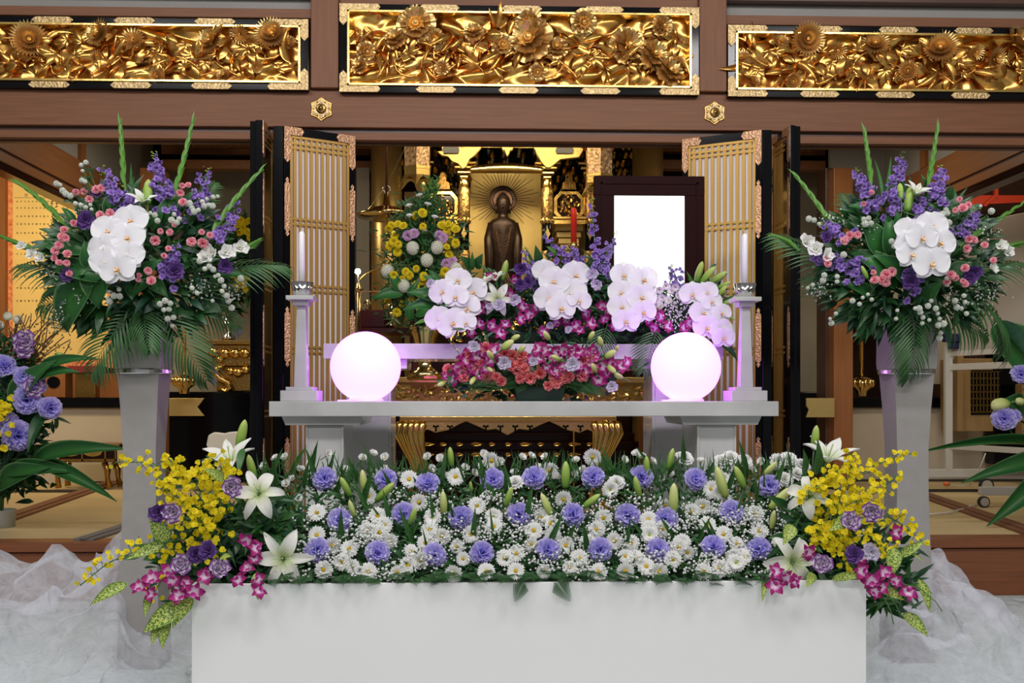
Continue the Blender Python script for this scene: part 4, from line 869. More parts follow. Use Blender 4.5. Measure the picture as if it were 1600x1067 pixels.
m = MB(); m.tube([(q.x, Yh, zc(340, Yh)), (q.x, Yh, zc(395, Yh))], 1.6 * s, 6); part('rod', m, 'brass', r, smooth=True)
for sg in (-1, 1):
    m = MB(); m.tube([(q.x + (6 if sg > 0 else -28) * s, Yh - 0.02, zc(280 if sg > 0 else 330, Yh)), (q.x + (28 if sg > 0 else -5) * s, Yh - 0.02, zc(235 if sg > 0 else 298, Yh))], 0.6 * s, 4); part('cord', m, 'brass', r)
m = MB(); m.tube([(q.x + 11 * s * math.cos(a), Yh, zc(404, Yh) + 11 * s * math.sin(a)) for a in [2 * PI * k / 20 for k in range(21)]], 0.9 * s, 5)
m.tube([(q.x - 4 * s, Yh, zc(404, Yh)), (q.x, Yh, zc(396, Yh)), (q.x + 5 * s, Yh, zc(410, Yh)), (q.x - 3 * s, Yh, zc(416, Yh))], 1.3 * s, 5); part('hook_ornament', m, 'brass', r, smooth=True)
# hoop stand
q = P(601, 452, 5.75); s = S(1, 5.75); r = thing('hoop_stand', 'thin gold hoop stand beside the glowing left globe lamp', 'altar fitting', (q.x, 5.75, zc(500, 5.75)))
m = MB(); m.tube([(q.x + 46 * s * math.cos(a), 5.75, q.z - 0.02 + 38 * s * math.sin(a)) for a in [math.radians(-40) + math.radians(260) * k / 40 for k in range(41)]], 1.3 * s, 8); part('hoop', m, 'gold', r, smooth=True)
m = MB(); m.tube([(q.x - 40 * s, 5.75, q.z - 4 * s), (q.x - 5 * s, 5.72, q.z - 4 * s), (q.x + 20 * s, 5.75, q.z + 4 * s)], 0.7 * s, 5); part('cross_wire', m, 'copper_emboss', r)
for sg in (-1, 1):
    m = MB(); m.tube([(q.x + sg * 37 * s, 5.75, q.z - 28 * s), (q.x + sg * 30 * s, 5.75, q.z - 48 * s), (q.x + sg * 28 * s, 5.75, q.z - 70 * s)], 1.5 * s, 6); part('foot', m, 'gold', r)
# lamp on a brass pole with its bulb alight
q = P(561, 560, 5.6); s = S(1, 5.6); r = thing('candle_lamp', 'tall brass pole with a lit bulb beside the left globe lamp', 'lamp', (q.x, 5.6, zc(620, 5.6)))
m = MB(); m.tube([(q.x, 5.6, TZ), (q.x, 5.6, zc(452, 5.6))], 3 * s, 10); part('pole', m, 'brass', r, smooth=True)
m = MB(); m.lathe([(3 * s, 0), (6.5 * s, 3 * s), (6.5 * s, 5 * s), (4 * s, 6 * s), (4 * s, 12 * s)], 12, Matrix.Translation((q.x, 5.6, zc(456, 5.6)))); part('crown', m, 'brass', r, smooth=True)
mat('bulb', (1, 0.9, 0.7), 0.3, emit=(1.0, 0.80, 0.50), es=60)
m = MB(); m.sphere(4.6 * s, 12, 8, Matrix.Translation((q.x - 2 * s, 5.6, zc(425, 5.6)))); part('bulb', m, 'bulb', r, smooth=True)
m = MB(); m.tube([(q.x, 5.6, zc(452, 5.6)), (q.x - 2 * s, 5.6, zc(428, 5.6))], 1.4 * s, 6); part('bulb_holder', m, 'candle', r)
# red candle
q = P(896.5, 382, 6.1); s = S(1, 6.1); m = MB(); m.lathe([(4.6 * s, 0), (4.8 * s, 54 * s), (3.4 * s, 57 * s), (0.001, 58 * s)], 20, Matrix.Translation(q)); r = thing('red_candle', 'tall red candle on a brass holder in front of the right medallion', 'candle', tuple(q)); part('wax', m, 'red_candle', r, smooth=True)
m = MB(); m.tube([q + Vector((0, 0, 57 * s)), q + Vector((0.002, 0, 63 * s))], 0.6 * s, 5); part('wick', m, 'rubber', r)
r = thing('candle_holder', 'brass candle holder under the red candle', 'candle holder', tuple(P(897, 450, 6.1))); m = MB(); m.lathe([(2 * s, TZ - q.z), (2 * s, -12 * s), (8 * s, -4 * s), (9 * s, 0), (1, 0)][:4] + [(0.001, -0.5 * s)], 20, Matrix.Translation(q)); part('stem', m, 'brass', r, smooth=True)
# burner on a dark red table beside the hoop
Yr = 5.5
r = thing('red_altar_table', 'dark red lacquer side table behind the left globe lamp', 'table', tuple(P(610, 620, Yr))); mat('maroon', (0.09, 0.012, 0.012), 0.25)
m = MB(); m.pbox(560, 512, 655, 520, Yr, 0.28); part('top', m, 'maroon', r, bevel=0.004)
for xx in (566, 645): m = MB(); m.pbox(xx, 520, xx + 7, 640, Yr + 0.02, 0.03); part('leg', m, 'maroon', r)
m = MB(); m.pbox(562, 484, 602, 512, Yr + 0.05, 0.15); single('red_box', m, 'maroon', 'maroon box on the dark red side table under the hoop', 'box', bevel=0.008)
for px, y0, y1, w_, lab in ((574, 466, 484, 7, 'small brass jar with pointed lid on the maroon box'), (612, 470, 512, 16, 'brass incense burner on the dark red side table')):
    q = P(px, y1, Yr + 0.1); s = S(1, Yr); H = (y1 - y0) * s; m = MB(); m.lathe([(w_ * .5 * s, 0), (w_ * .6 * s, H * .1), (w_ * .35 * s, H * .22), (w_ * s, H * .4), (w_ * s, H * .6), (w_ * .5 * s, H * .72), (w_ * .65 * s, H * .8), (w_ * .2 * s, H * .9), (0.001, H)], 20, Matrix.Translation(q)); single('brass_jar', m, 'brass', lab, 'jar', smooth=True)

# front altar table with cabriole legs
Yt = 5.45; r = thing('altar_table', 'gilded altar table with curved lion legs behind the long white table', 'altar table', tuple(P(793, 800, Yt)))
m = MB(); m.pbox(612, 589, 1020, 598, Yt - 0.03, 0.5); part('top', m, 'gold', r, bevel=0.004)
m = MB(); m.pbox(618, 598, 1014, 628, Yt, 0.03); part('frieze', m, 'gold_dark', r)
m = MB(); rng = random.Random(4)
for k in range(120):
    x = 622 + 388 * (k + rng.random()) / 120; q = P(x, rng.uniform(602, 624), Yt - 0.004)
    m.petal(frame(q, (rng.uniform(-.5, .5), -1, rng.uniform(-.5, .5)), rng.uniform(0, 6)), S(13, Yt), S(6, Yt), pf_leaf, 0.5, -1.1, cup=0.4, nl=4, nw=2)
part('frieze_carving', m, 'gold', r)
m = MB(); m.pbox(616, 628, 1016, 650, Yt + 0.01, 0.4); part('drawer_band', m, 'gold_dark', r)
m = MB(); m.pbox(624, 650, 964, 658, Yt - 0.01, 0.42); part('lower_rail', m, 'gold', r, bevel=0.004)
lam = [(655, 656)] + [(655, 676), (668, 671), (680, 676), (700, 672), (715, 664), (728, 658), (742, 664), (760, 672), (775, 670), (793, 680), (811, 670), (826, 672), (844, 664), (858, 658), (871, 664), (886, 672), (906, 676), (918, 671), (930, 676)] + [(930, 656)]
m = MB(); m.ppoly(lam, Yt + 0.005, 0.02); part('lambrequin', m, 'gold_pale', r, bevel=0.003)
m = MB()
for px in (681, 703, 759, 782, 805, 828, 884, 907):
    q = P(px, 668, Yt); m.ppoly([(px - 5, 667), (px - 4, 663.5), (px, 665.5), (px + 4, 663.5), (px + 5, 667), (px + 1.2, 667.5), (px + 1.5, 674), (px - 1.5, 674), (px - 1.2, 667.5)][::-1], Yt - 0.001, 0.006)
part('cutouts', m, 'lacquer', r)
def cab_leg(px, sg):
    leg = None
    for j in range(5):
        f = j / 4 - 0.5; o = f * 36
        pts = [(px + sg * 2 + o, 658), (px - sg * 0 + o * 1.0, 663), (px - sg * 4 + o * 0.95, 676), (px - sg * (-2) + o * 0.72, 697), (px + sg * 10 + o * 0.55, 718), (px + sg * 16 + o * 0.5, 742), (px + sg * 10 + o * 0.6, 775), (px + sg * 4 + o * 0.8, 806)]
        m = MB(); m.tube([P(x, y, Yt + 0.02 - 0.03 * (1 - abs(f) * 1.6)) for x, y in pts], [S(v, Yt) for v in (4, 7.5, 8.0, 6.6, 5.6, 5, 5, 5)], 8)
        if leg is None: leg = part('leg', m, 'gold', r, smooth=True)
        else: part('fluting', m, 'gold', leg, smooth=True)
cab_leg(643, 1); cab_leg(946, -1)
# tiered black sumi platform behind it
Yd = 6.3; r = thing('tiered_platform', 'black lacquer tiered platform with gilt studs behind the altar table', 'altar platform', tuple(P(793, 740, Yd)))
for k, (a, b, y0, y1) in enumerate(((610, 985, 640, 676), (600, 992, 676, 690), (596, 1000, 690, 704), (590, 1005, 704, 718), (585, 1010, 718, 790))):
    m = MB(); m.pbox(a, y0, b, y1, Yd - 0.04 * k, 0.5); part('tier', m, 'lacquer_brown', r, bevel=0.006)
for yy, n in ((694, 13), (710, 13)):
    for k in range(n):
        q = P(640 + 305 * k / (n - 1), yy, Yd - 0.04 * (2 if yy < 700 else 3) - 0.008); m = MB()
        L = (13 if k % 3 == 1 else 7); m.petal(frame(q + Vector((-S(L, Yd) / 2, 0, 0)), (0, -1, 0.1), -PI / 2), S(L * 1.6, Yd), S(6, Yd), pf_leaf, 0.5, -1.0, cup=0.5, nl=5, nw=3); part('gilt_stud', m, 'gold', r, smooth=True)
m = MB(); m.pbox(1002, 600, 1014, 760, 6.0, 0.1); struct('post_sanctuary', m, 'wood_orange')
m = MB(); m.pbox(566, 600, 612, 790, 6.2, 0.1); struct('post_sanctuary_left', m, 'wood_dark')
# middle of the altar: dark stage with glittering gilt work behind the flowers
m = MB(); m.pbox(640, 470, 1020, 590, 6.5, 0.3); single('altar_stage', m, 'lacquer_brown', 'dark gilt altar stage hidden behind the orchid display', 'altar', bevel=0.01)
m = MB(); rng = random.Random(9)
for k in range(110):
    x = rng.uniform(700, 960); y = rng.uniform(490, 590); q = P(x, y, 6.46)
    m.petal(frame(q, (rng.uniform(-.8, .8), -1, rng.uniform(-.8, .8)), rng.uniform(0, 6)), S(16, 6.4), S(8, 6.4), pf_leaf, 0.5, -1.1, cup=0.4, nl=4, nw=3)
single('gilt_scrollwork', m, 'gold', 'glittering gilt scrollwork glimpsed between the orchid sprays', 'carving', kind='stuff')
r = thing('flame_ornament', 'small orange and white pointed ornament glimpsed below the orchids', 'ornament', tuple(P(826, 590, 5.4)))
m = MB(); m.ppoly([(808, 538), (842, 538), (838, 530), (830, 522), (823, 514), (816, 524)], 5.4, 0.02); part('card', m, 'gold_pale', r)
m = MB(); m.ppoly([(822, 538), (838, 538), (832, 527), (826, 517), (822, 524)], 5.39, 0.008); part('flame', m, 'red', r)
m = MB(); m.pbox(806, 538, 846, 589, 5.42, 0.1); part('base', m, 'gold_dark', r)
# ================================================================== WHITE TABLES, LAMPS, CANDLES, PICTURE
mat('led', (0.8, 0.4, 1.0), 0.4, emit=(0.70, 0.32, 1.0), es=0.8)
for nd in MATS['marble'].node_tree.nodes:
    if nd.type == 'VALTORGB': nd.color_ramp.elements[0].color = (0.44, 0.45, 0.45, 1); nd.color_ramp.elements[1].color = (0.60, 0.61, 0.60, 1)
YT = 3.75
def box3(x0, y0, x1, y1, Y, d): m = MB(); m.pbox(x0, y0, x1, y1, Y, d); return m
r = thing('display_table', 'long polished white marble table carrying globe lamps and candlesticks', 'table', (P(818, 0, YT).x, 3.95, 0))
part('tabletop', box3(420, 627, 1217, 650.5, YT, 0.45), 'marble', r, bevel=0.003)
for a, b, nm in ((440, 567, 'left'), (1063, 1190, 'right')):
    A, B = P(a, 651, YT + 0.04).x, P(b, 651, YT + 0.04).x; z1, z0 = zc(650.3, YT + .04), zc(664, YT + .04); m = MB(); e = 0.012
    V = [(A, YT + .04, z1), (B, YT + .04, z1), (B, YT + .4, z1), (A, YT + .4, z1), (A + e, YT + .05, z0), (B - e, YT + .05, z0), (B - e, YT + .39, z0), (A + e, YT + .39, z0)]
    m.add(V, [(0, 1, 2, 3), (4, 7, 6, 5), (0, 4, 5, 1), (1, 5, 6, 2), (2, 6, 7, 3), (3, 7, 4, 0)]); part('leg_capital', m, 'marble', r)
    m = MB(); a2, b2 = (478, 537) if a < 800 else (1089, 1150); X0, X1 = P(a2, 0, YT + .07).x, P(b2, 0, YT + .07).x
    m.box(X0, X1, YT + .07, YT + .36, 0.04, z0 - 0.001); m.box(X0 - 0.03, X1 + 0.03, YT + 0.04, YT + 0.39, 0, 0.04)
    for xx in (X0, X1 - 0.008): m.box(xx, xx + 0.008, YT + .064, YT + .07, 0.04, z0 - 0.001)
    part('leg', m, 'marble', r, bevel=0.002)
YS2 = 4.26
r = thing('upper_shelf_table', 'upper white shelf table behind globe lamps, under the orchid display', 'table', (P(818, 0, YS2).x, 4.4, 0))
part('tabletop', box3(505, 537, 1131, 561, YS2, 0.34), 'marble', r, bevel=0.003)
for a, b, c, d in ((518, 636, 541, 611), (997, 1117, 1019, 1086)):
    part('leg_capital', box3(a, 561, b, 576, YS2 + .03, 0.28), 'marble', r, bevel=0.002)
    X0, X1 = P(c, 0, YS2 + .05).x, P(d, 0, YS2 + .05).x; m = MB(); m.box(X0, X1, YS2 + .05, YS2 + .29, 0, zc(576, YS2)); m.box(X0 + 0.012, X1 - 0.012, YS2 + .044, YS2 + .05, 0.05, zc(578, YS2)); part('leg', m, 'marble', r, bevel=0.002)

ZT = P(818, 627, YT).z
YO = 3.93
for px, side in ((571.5, 'left'), (1071.5, 'right')):
    R0 = S(54.5, YO); q = P(px, 570, YO); zb = ZT
    r = thing('globe_lamp', 'glowing violet-white globe lamp near the %s candlestick' % side, 'lamp', (q.x, YO, zb), 'globe lamps')
    cz = zb + R0 * 0.94 + 0.006
    m = MB(); m.sphere(R0, 48, 32, Matrix.Translation((q.x, YO, cz))); part('globe', m, 'orb', r, smooth=True)
    m = MB(); m.lathe([(R0 * 0.52, 0), (R0 * 0.52, 0.004), (R0 * 0.45, 0.012), (R0 * 0.33, 0.022)], 32, Matrix.Translation((q.x, YO, zb))); part('foot', m, 'orb_foot', r, smooth=True)
    m = MB(); m.box(q.x - 0.10, q.x - 0.05, YO - 0.06, YO - 0.02, zb, zb + 0.005); part('switch', m, 'orb_foot', r, bevel=0.001)
for px, side in ((471.5, 'left'), (1164, 'right')):
    Yc = 3.92; s = S(1, Yc); q = P(px, 626, Yc); sg = 1 if px < 800 else -1
    r = thing('candlestick', 'white stone candlestick near the %s end of the marble table' % side, 'candlestick', (q.x, Yc, ZT), 'stone candlesticks')
    def zz(py): return ZT + (625.5 - py) * s
    for a, y0, y1, nm in ((28, 609, 625.5, 'plinth'), (21, 603.5, 609, 'plinth'), (21, 463, 469.5, 'cap'), (12.5, 469.5, 478, 'cap')):
        m = MB(); m.box(q.x - a * s, q.x + a * s, Yc - a * s, Yc + a * s, zz(y1), zz(y0)); part(nm, m, 'marble', r, bevel=0.002)
    m = MB(); rings = []
    for y, a in ((603.5, 10.5), (478, 6.8)): rings.append([(q.x + i * a * s, Yc + j * a * s, zz(y)) for i, j in ((-1, -1), (1, -1), (1, 1), (-1, 1))])
    m.loft(rings); part('column', m, 'marble', r, bevel=0.002)
    r2 = thing('candle_cup', 'fluted silver cup holding the %s white candle' % side, 'candle cup', (q.x, Yc, zz(463)), 'fluted candle cups')
    m = MB(); rings = []; n = 48
    for y, a in ((463, 12.5), (441, 17.5), (441.5, 16), (458, 10)): rings.append([(q.x + a * s * (1 + 0.06 * math.cos(12 * 2 * PI * k / n)) * math.cos(2 * PI * k / n), Yc + a * s * (1 + 0.06 * math.cos(12 * 2 * PI * k / n)) * math.sin(2 * PI * k / n), zz(y)) for k in range(n)])
    m.loft(rings); part('cup', m, 'silver', r2, smooth=True)
    r3 = thing('white_candle', 'slim unlit white candle in the %s silver cup' % side, 'candle', (q.x, Yc, zz(457.5)), 'white candles')
    m = MB(); m.lathe([(5.2 * s, zz(457.5)), (4.6 * s, zz(366)), (3.2 * s, zz(362.5)), (0.0005, zz(361.5))], 20, Matrix.Translation((q.x, Yc, 0))); part('wax', m, 'candle', r3, smooth=True)
    m = MB(); m.tube([(q.x, Yc, zz(362)), (q.x, Yc, zz(357))], 0.7 * s, 5); part('wick', m, 'cable', r3)

# portrait frame on the shelf, leaning back a little and turned
YF = 4.42
zb = P(1013, 538, YS2).z; a, b = P(928.5, 0, YF), P(1101, 0, YF); zt = zc(276, YF) + 0.008
r = thing('picture_frame', 'large dark brown picture frame with a glowing blank white picture', 'picture frame', ((a.x + b.x) / 2, YF, zb))
def fr(x0, x1, z0, z1, y0, y1): m = MB(); m.box(x0, x1, y0, y1, z0, z1); return m
A, B = a.x, b.x; ia, ib = P(960, 0, YF).x, P(1070, 0, YF).x; it, ibm = zc(306, YF) + 0.006, zc(462, YF)
mat('frame_brown', (0.017, 0.0035, 0.0035), 0.5, spec=0.06)
m = MB()
for (x0, x1, z0, z1) in ((A, B, it, zt), (A, B, zb, ibm), (A, ia, ibm, it), (ib, B, ibm, it)): m.box(x0, x1, YF, YF + 0.035, z0, z1)
part('frame', m, 'frame_brown', r, bevel=0.002)
m = MB()
o1, o2 = 0.028, 0.036
for (x0, x1, z0, z1) in ((A + o1, B - o1, zt - o2, zt - o1), (A + o1, B - o1, zb + o1, zb + o2), (A + o1, A + o2, zb + o1, zt - o1), (B - o2, B - o1, zb + o1, zt - o1)): m.box(x0, x1, YF - 0.004, YF, z0, z1)
part('frame_moulding', m, 'frame_brown', r)
part('picture', fr(ia - 0.001, ib + 0.001, ibm - 0.001, it + 0.001, YF + 0.012, YF + 0.016), 'screen', r)
part('easel_back', fr(A + 0.2, B - 0.2, zb, zt - 0.15, YF + 0.036, YF + 0.07), 'frame_brown', r)

# tall pedestals with their flower cups
def pedestal(px, side, Y=3.6):
    q = P(px, 580, Y); s = S(1, Y); X = q.x; zr = zc(580, Y)
    s *= 0.9; r = thing('flower_pedestal', 'tall tapering white stone pedestal under the %s flower arrangement' % side, 'pedestal', (X, Y, 0), 'tall flower pedestals')
    m = MB(); rings = []
    for z, a in ((0.0, 35), (zc(905, Y), 33), (zc(840, Y), 29.5), (zc(760, Y), 27.5), (zc(700, Y), 27.5), (zc(640, Y), 30.5), (zr - 0.012, 34.5)):
        e = a * s; rings.append([(X + i * e, Y + j * e, z) for i, j in ((-1, -1), (1, -1), (1, 1), (-1, 1))])
    m.loft(rings); part('column', m, 'stone_post', r)
    m = MB(); m.lathe([(47 * s, zr - 0.011), (48 * s, zr - 0.008), (48 * s, zr + 0.003), (47 * s, zr + 0.006)], 40, Matrix.Translation((X, Y, 0))); part('chrome_ring', m, 'silver', r)
    m = MB(); rings = []
    for z, a in ((zr + 0.006, 38), (zr + 0.03, 39), (zc(520, Y), 38.5), (zc(478, Y), 37)):
        e = a * s; rings.append([(X + i * e, Y + j * e, z) for i, j in ((-1, -1), (1, -1), (1, 1), (-1, 1))])
    m.loft(rings); part('flower_box', m, 'stone_post', r, bevel=0.004)
    return X
PLX = pedestal(226, 'left'); PRX = pedestal(1416, 'right')

# white planter front
YX = 2.7
r = thing('white_planter', 'long plain white planter box holding the flower bank', 'planter', (P(827, 0, YX).x, 2.95, 0))
a, b = P(299.5, 912, YX), P(1353.5, 908, YX); zt = (a.z + b.z) / 2
xm = P(851, 0, YX).x
m = MB(); m.box(a.x, b.x, YX, YX + 0.012, 0, zt); part('front_panel', m, 'white_box', r, bevel=0.001)
m = MB(); m.box(a.x, a.x + 0.012, YX + 0.0125, 3.2, 0, zt); m.box(b.x - 0.012, b.x, YX + 0.0125, 3.2, 0, zt); m.box(a.x, b.x, 3.2, 3.212, 0, zt + 0.12); part('side_panel', m, 'white_box', r)
ZP = zt; XA, XB = a.x, b.x
m = MB(); N = 3
for k, (y0, y1, zz_) in enumerate(((YX + 0.02, 2.86, ZP - 0.02), (2.86, 3.02, ZP + 0.05), (3.02, 3.19, ZP + 0.13))): m.box(XA + 0.02, XB - 0.02, y0, y1, ZP - 0.1, zz_)
single('floral_foam', m, 'foam', 'dark green floral foam steps hidden inside the flower bank', 'foam block')

# sheer tulle on the floor and the pale green cloth under it
def tulle_mat(name, col, alpha):
    m = bpy.data.materials.new(name); m.use_nodes = True; nt = m.node_tree; N = nt.nodes; L = nt.links; b = N['Principled BSDF']
    tc = N.new('ShaderNodeTexCoord'); n1 = N.new('ShaderNodeTexNoise'); n1.inputs['Scale'].default_value = 16; n1.inputs['Detail'].default_value = 8; n1.inputs['Distortion'].default_value = 1.5
    L.new(tc.outputs['Object'], n1.inputs['Vector']); b.inputs['Base Color'].default_value = (*col, 1); b.inputs['Roughness'].default_value = 0.8
    bp = N.new('ShaderNodeBump'); bp.inputs['Strength'].default_value = 0.35; bp.inputs['Distance'].default_value = 0.03; L.new(n1.outputs['Fac'], bp.inputs['Height']); L.new(bp.outputs['Normal'], b.inputs['Normal'])
    cr = N.new('ShaderNodeMapRange'); cr.inputs['From Min'].default_value = 0.3; cr.inputs['From Max'].default_value = 0.7; cr.inputs['To Min'].default_value = alpha - 0.13; cr.inputs['To Max'].default_value = alpha + 0.13
    L.new(n1.outputs['Fac'], cr.inputs['Value']); tr = N.new('ShaderNodeBsdfTransparent'); tl = N.new('ShaderNodeBsdfTranslucent'); tl.inputs['Color'].default_value = (*col, 1)
    m1 = N.new('ShaderNodeMixShader'); m1.inputs[0].default_value = 0.4; L.new(b.outputs[0], m1.inputs[1]); L.new(tl.outputs[0], m1.inputs[2])
    m2 = N.new('ShaderNodeMixShader'); L.new(cr.outputs[0], m2.inputs[0]); L.new(tr.outputs[0], m2.inputs[1]); L.new(m1.outputs[0], m2.inputs[2]); L.new(m2.outputs[0], N['Material Output'].inputs['Surface'])
    MATS[name] = m
tulle_mat('tulle', (0.90, 0.91, 1.0), 0.42)
def tulle(x0, x1, y0, y1, hf, seed, label, nx=120, ny=80):
    rr = random.Random(seed); w_ = [(rr.uniform(3, 22), rr.uniform(3, 22), rr.uniform(0, 6), rr.uniform(0, 6)) for _ in range(10)]
    m = MB(); V = []
    for j in range(ny + 1):
        for i in range(nx + 1):
            x = x0 + (x1 - x0) * i / nx; y = y0 + (y1 - y0) * j / ny; h = hf(x, y)
            f = 0
            for k, (a, b, c, d) in enumerate(w_): f += math.sin(a * x + c + 1.2 * math.sin(b * y + d)) * math.sin(b * y + c + 1.1 * math.sin(a * x * 0.7)) / (1 + 0.25 * a / 5)
            fold = 1 - abs(math.sin(7 * x + 3 * y + 1.7 * math.sin(5 * x - 4 * y + seed) + seed)); fold2 = 1 - abs(math.sin(13 * x - 9 * y + 2.0 * math.sin(6 * x + 3 * y + 2 * seed)))
            V.append((x + 0.02 * math.sin(f * 3), y, max(0.012, 0.014 + h * (1 + 0.13 * f) + 0.04 * min(1, h * 8) * fold ** 3 + 0.025 * min(1, h * 8) * fold2 ** 3 + 0.010 * f)))
    Fc = [(j * (nx + 1) + i, j * (nx + 1) + i + 1, (j + 1) * (nx + 1) + i + 1, (j + 1) * (nx + 1) + i) for j in range(ny) for i in range(nx)]
    m.add(V, Fc); return single('sheer_fabric', m, 'tulle', label, 'fabric', smooth=True, origin=((x0 + x1) / 2, (y0 + y1) / 2, 0))
def g(x, c, w): return math.exp(-((x - c) / w) ** 2)
def sst(a, b, x): t = max(0, min(1, (x - a) / (b - a))); return t * t * (3 - 2 * t)
def hL(x, y, k=1.0):
    yc = 3.95; pr = 0.21 + 0.10 * g(x, -1.60, 0.10) + 0.14 * g(x, -1.28, 0.10) + 0.03 * g(x, -1.9, 0.15)
    pr *= sst(-0.95, -1.25, x) if x > -1.25 else 1
    fy = math.exp(-((y - yc) / (0.58 if y < yc else 0.30)) ** 2); return k * pr * fy * sst(3.06, 3.35, y)
tulle(-2.6, -0.95, 3.05, 4.62, lambda x, y: hL(x, y, 1.0), 3, 'crumpled sheer white tulle heaped on the floor around the left pedestal')
def hR(x, y, k=1.0):
    pr = 0.30 * math.exp(-(max(0, x - 1.64) / 0.13) ** 2) + 0.16 * math.exp(-(max(0, x - 1.64) / 0.36) ** 2)
    pr *= sst(1.15, 1.45, x); fy = math.exp(-((y - 4.1) / (0.85 if y < 4.1 else 0.22)) ** 2); return k * pr * fy * sst(2.96, 3.35, y) * sst(2.5, 2.3, x)
tulle(1.08, 2.5, 2.95, 4.6, lambda x, y: hR(x, y, 1.0), 5, 'puffed sheer white tulle gathered behind the right pedestal')
# ================================================================== FLOWER KINDS
def RZ(a): return Matrix.Rotation(a, 4, 'Z')
def RX(a): return Matrix.Rotation(a, 4, 'X')
def TR(x, y, z): return Matrix.Translation((x, y, z))
def stem_mesh(L=0.07, r=0.0018, mt='stem'):
    m = MB(); m.tube([(0, 0, -0.004), (0.003, 0.0, -L * 0.5), (0, 0, -L)], r, 5); return m.mesh('stem', mt)
def carnation(R0, mt, seed, n=44, stem=0.05, calyx=True):
    """a ball of frilled fan-shaped petals, opening along +Z"""
    rr = random.Random(seed); m = MB()
    for i in range(n):
        t = (i + 0.5) / n; a = i * 2.39996 + rr.uniform(-.2, .2); tilt = 0.05 + 1.50 * (1 - t) ** 0.55 if False else 1.45 * math.sqrt(t)
        L = R0 * (0.95 + 0.12 * rr.uniform(-1, 1)); M = RZ(a) @ TR(0, R0 * 0.08 * t, R0 * 0.1 * (1 - t)) @ RX(0)
        m.petal(M, L, R0 * (0.85 + 0.15 * rr.random()), pf_fan, PI / 2 - tilt * 0.55, -tilt * 0.75, cup=0.25, ruf=R0 * 0.15, rf=3.5 + rr.random() * 2, nl=4, nw=7, ph=rr.uniform(0, 6), tip=0.10)
    me = m.mesh('petals', mt); out = [('petals', me, None, [])]
    if calyx:
        c = MB(); c.lathe([(0.001, -R0 * 0.55), (R0 * 0.18, -R0 * 0.5), (R0 * 0.22, 0), (R0 * 0.2, R0 * 0.15)], 8); c.tube([(0, 0, -R0 * 0.5), (0, 0, -stem)], 0.0016, 5); out.append(('stem', c.mesh('stem', 'stem'), None, []))
    return out
def daisy(R0, seed, n=20, disc='disc_yellow', rows=1, stem=0.05, mt='daisy_white', droop=0.0):
    rr = random.Random(seed); m = MB()
    for row in range(rows):
        k = n - row * 3
        for i in range(k):
            a = 2 * PI * (i + 0.5 * row) / k + rr.uniform(-.06, .06); L = R0 * (0.98 - 0.2 * row) * rr.uniform(0.93, 1.05)
            m.petal(RZ(a) @ TR(0, R0 * 0.12, 0.001 + 0.002 * row), L * 0.9, R0 * 0.34, pf_strap, 0.35 + 0.35 * row - droop, -0.5 + 0.1 * rr.uniform(-1, 1), cup=0.3, nl=4, nw=2)
    d = MB(); d.sphere(R0 * (0.27 if rows < 3 else 0.16), 12, 6, TR(0, 0, R0 * (0.02 if rows < 3 else 0.12)), sc=(1, 1, 0.6))
    s = MB(); s.tube([(0, 0, 0), (0.002, 0, -stem * .5), (0, 0, -stem)], 0.0014, 5)
    return [('ray_petals', m.mesh('ray_petals', mt), None, []), ('flower_disc', d.mesh('flower_disc', disc), None, []), ('stem', s.mesh('stem', 'stem'), None, [])]
def pompon(R0, seed, mt='mum_white', n=70):
    rr = random.Random(seed); m = MB()
    for i in range(n):
        t = (i + 0.5) / n; z = 1 - 1.5 * t; a = i * 2.39996; tilt = math.acos(max(-1, z))
        d = Vector((math.sin(tilt) * math.cos(a), math.sin(tilt) * math.sin(a), math.cos(tilt)))
        m.petal(framey(d * R0 * 0.80, (d * 0.3 + Vector((0, 0, 0.8))), d), R0 * 0.42, R0 * 0.34, pf_strap, 0.5, -1.1, cup=-0.3, nl=3, nw=2)
    m.sphere(R0 * 0.86, 12, 10)
    return [('petals', m.mesh('petals', mt), None, [])]
def lily(R0, seed, openness=1.0):
    rr = random.Random(seed); m = MB()
    for i in range(6):
        a = 2 * PI * i / 6 + rr.uniform(-.08, .08); L = R0 * (1.12 if i % 2 else 1.18); W = R0 * (0.42 if i % 2 else 0.30)
        m.petal(RZ(a) @ TR(0, R0 * 0.03, 0.001 * (i % 2)), L, W, pf_lily, 1.25 - 0.35 * openness, -2.35 * openness + rr.uniform(-.25, .25), cup=0.30, ruf=R0 * 0.035, rf=2.2, nl=10, nw=6, ph=rr.uniform(0, 6))
    s = MB()
    for i in range(6):
        a = 2 * PI * (i + 0.5) / 6; p1 = Vector((0.10 * R0 * math.cos(a), 0.10 * R0 * math.sin(a), R0 * 0.3)); p2 = Vector((0.26 * R0 * math.cos(a), 0.26 * R0 * math.sin(a), R0 * 0.62)); s.tube([(0, 0, 0), p1, p2], R0 * 0.012, 4)
    s.tube([(0, 0, 0), (0, 0, R0 * 0.5), (R0 * 0.03, 0, R0 * 0.74)], [R0 * 0.016] * 2 + [R0 * 0.03], 5)
    st = MB(); st.tube([(0, 0, 0.005), (0, 0.0, -0.04), (0, 0.0, -0.09)], [0.006, 0.003, 0.003], 6)
    return [('petals', m.mesh('petals', 'lily_white'), None, []), ('stamens', s.mesh('stamens', 'pale_green'), None, []), ('stem', st.mesh('stem', 'stem'), None, [])]
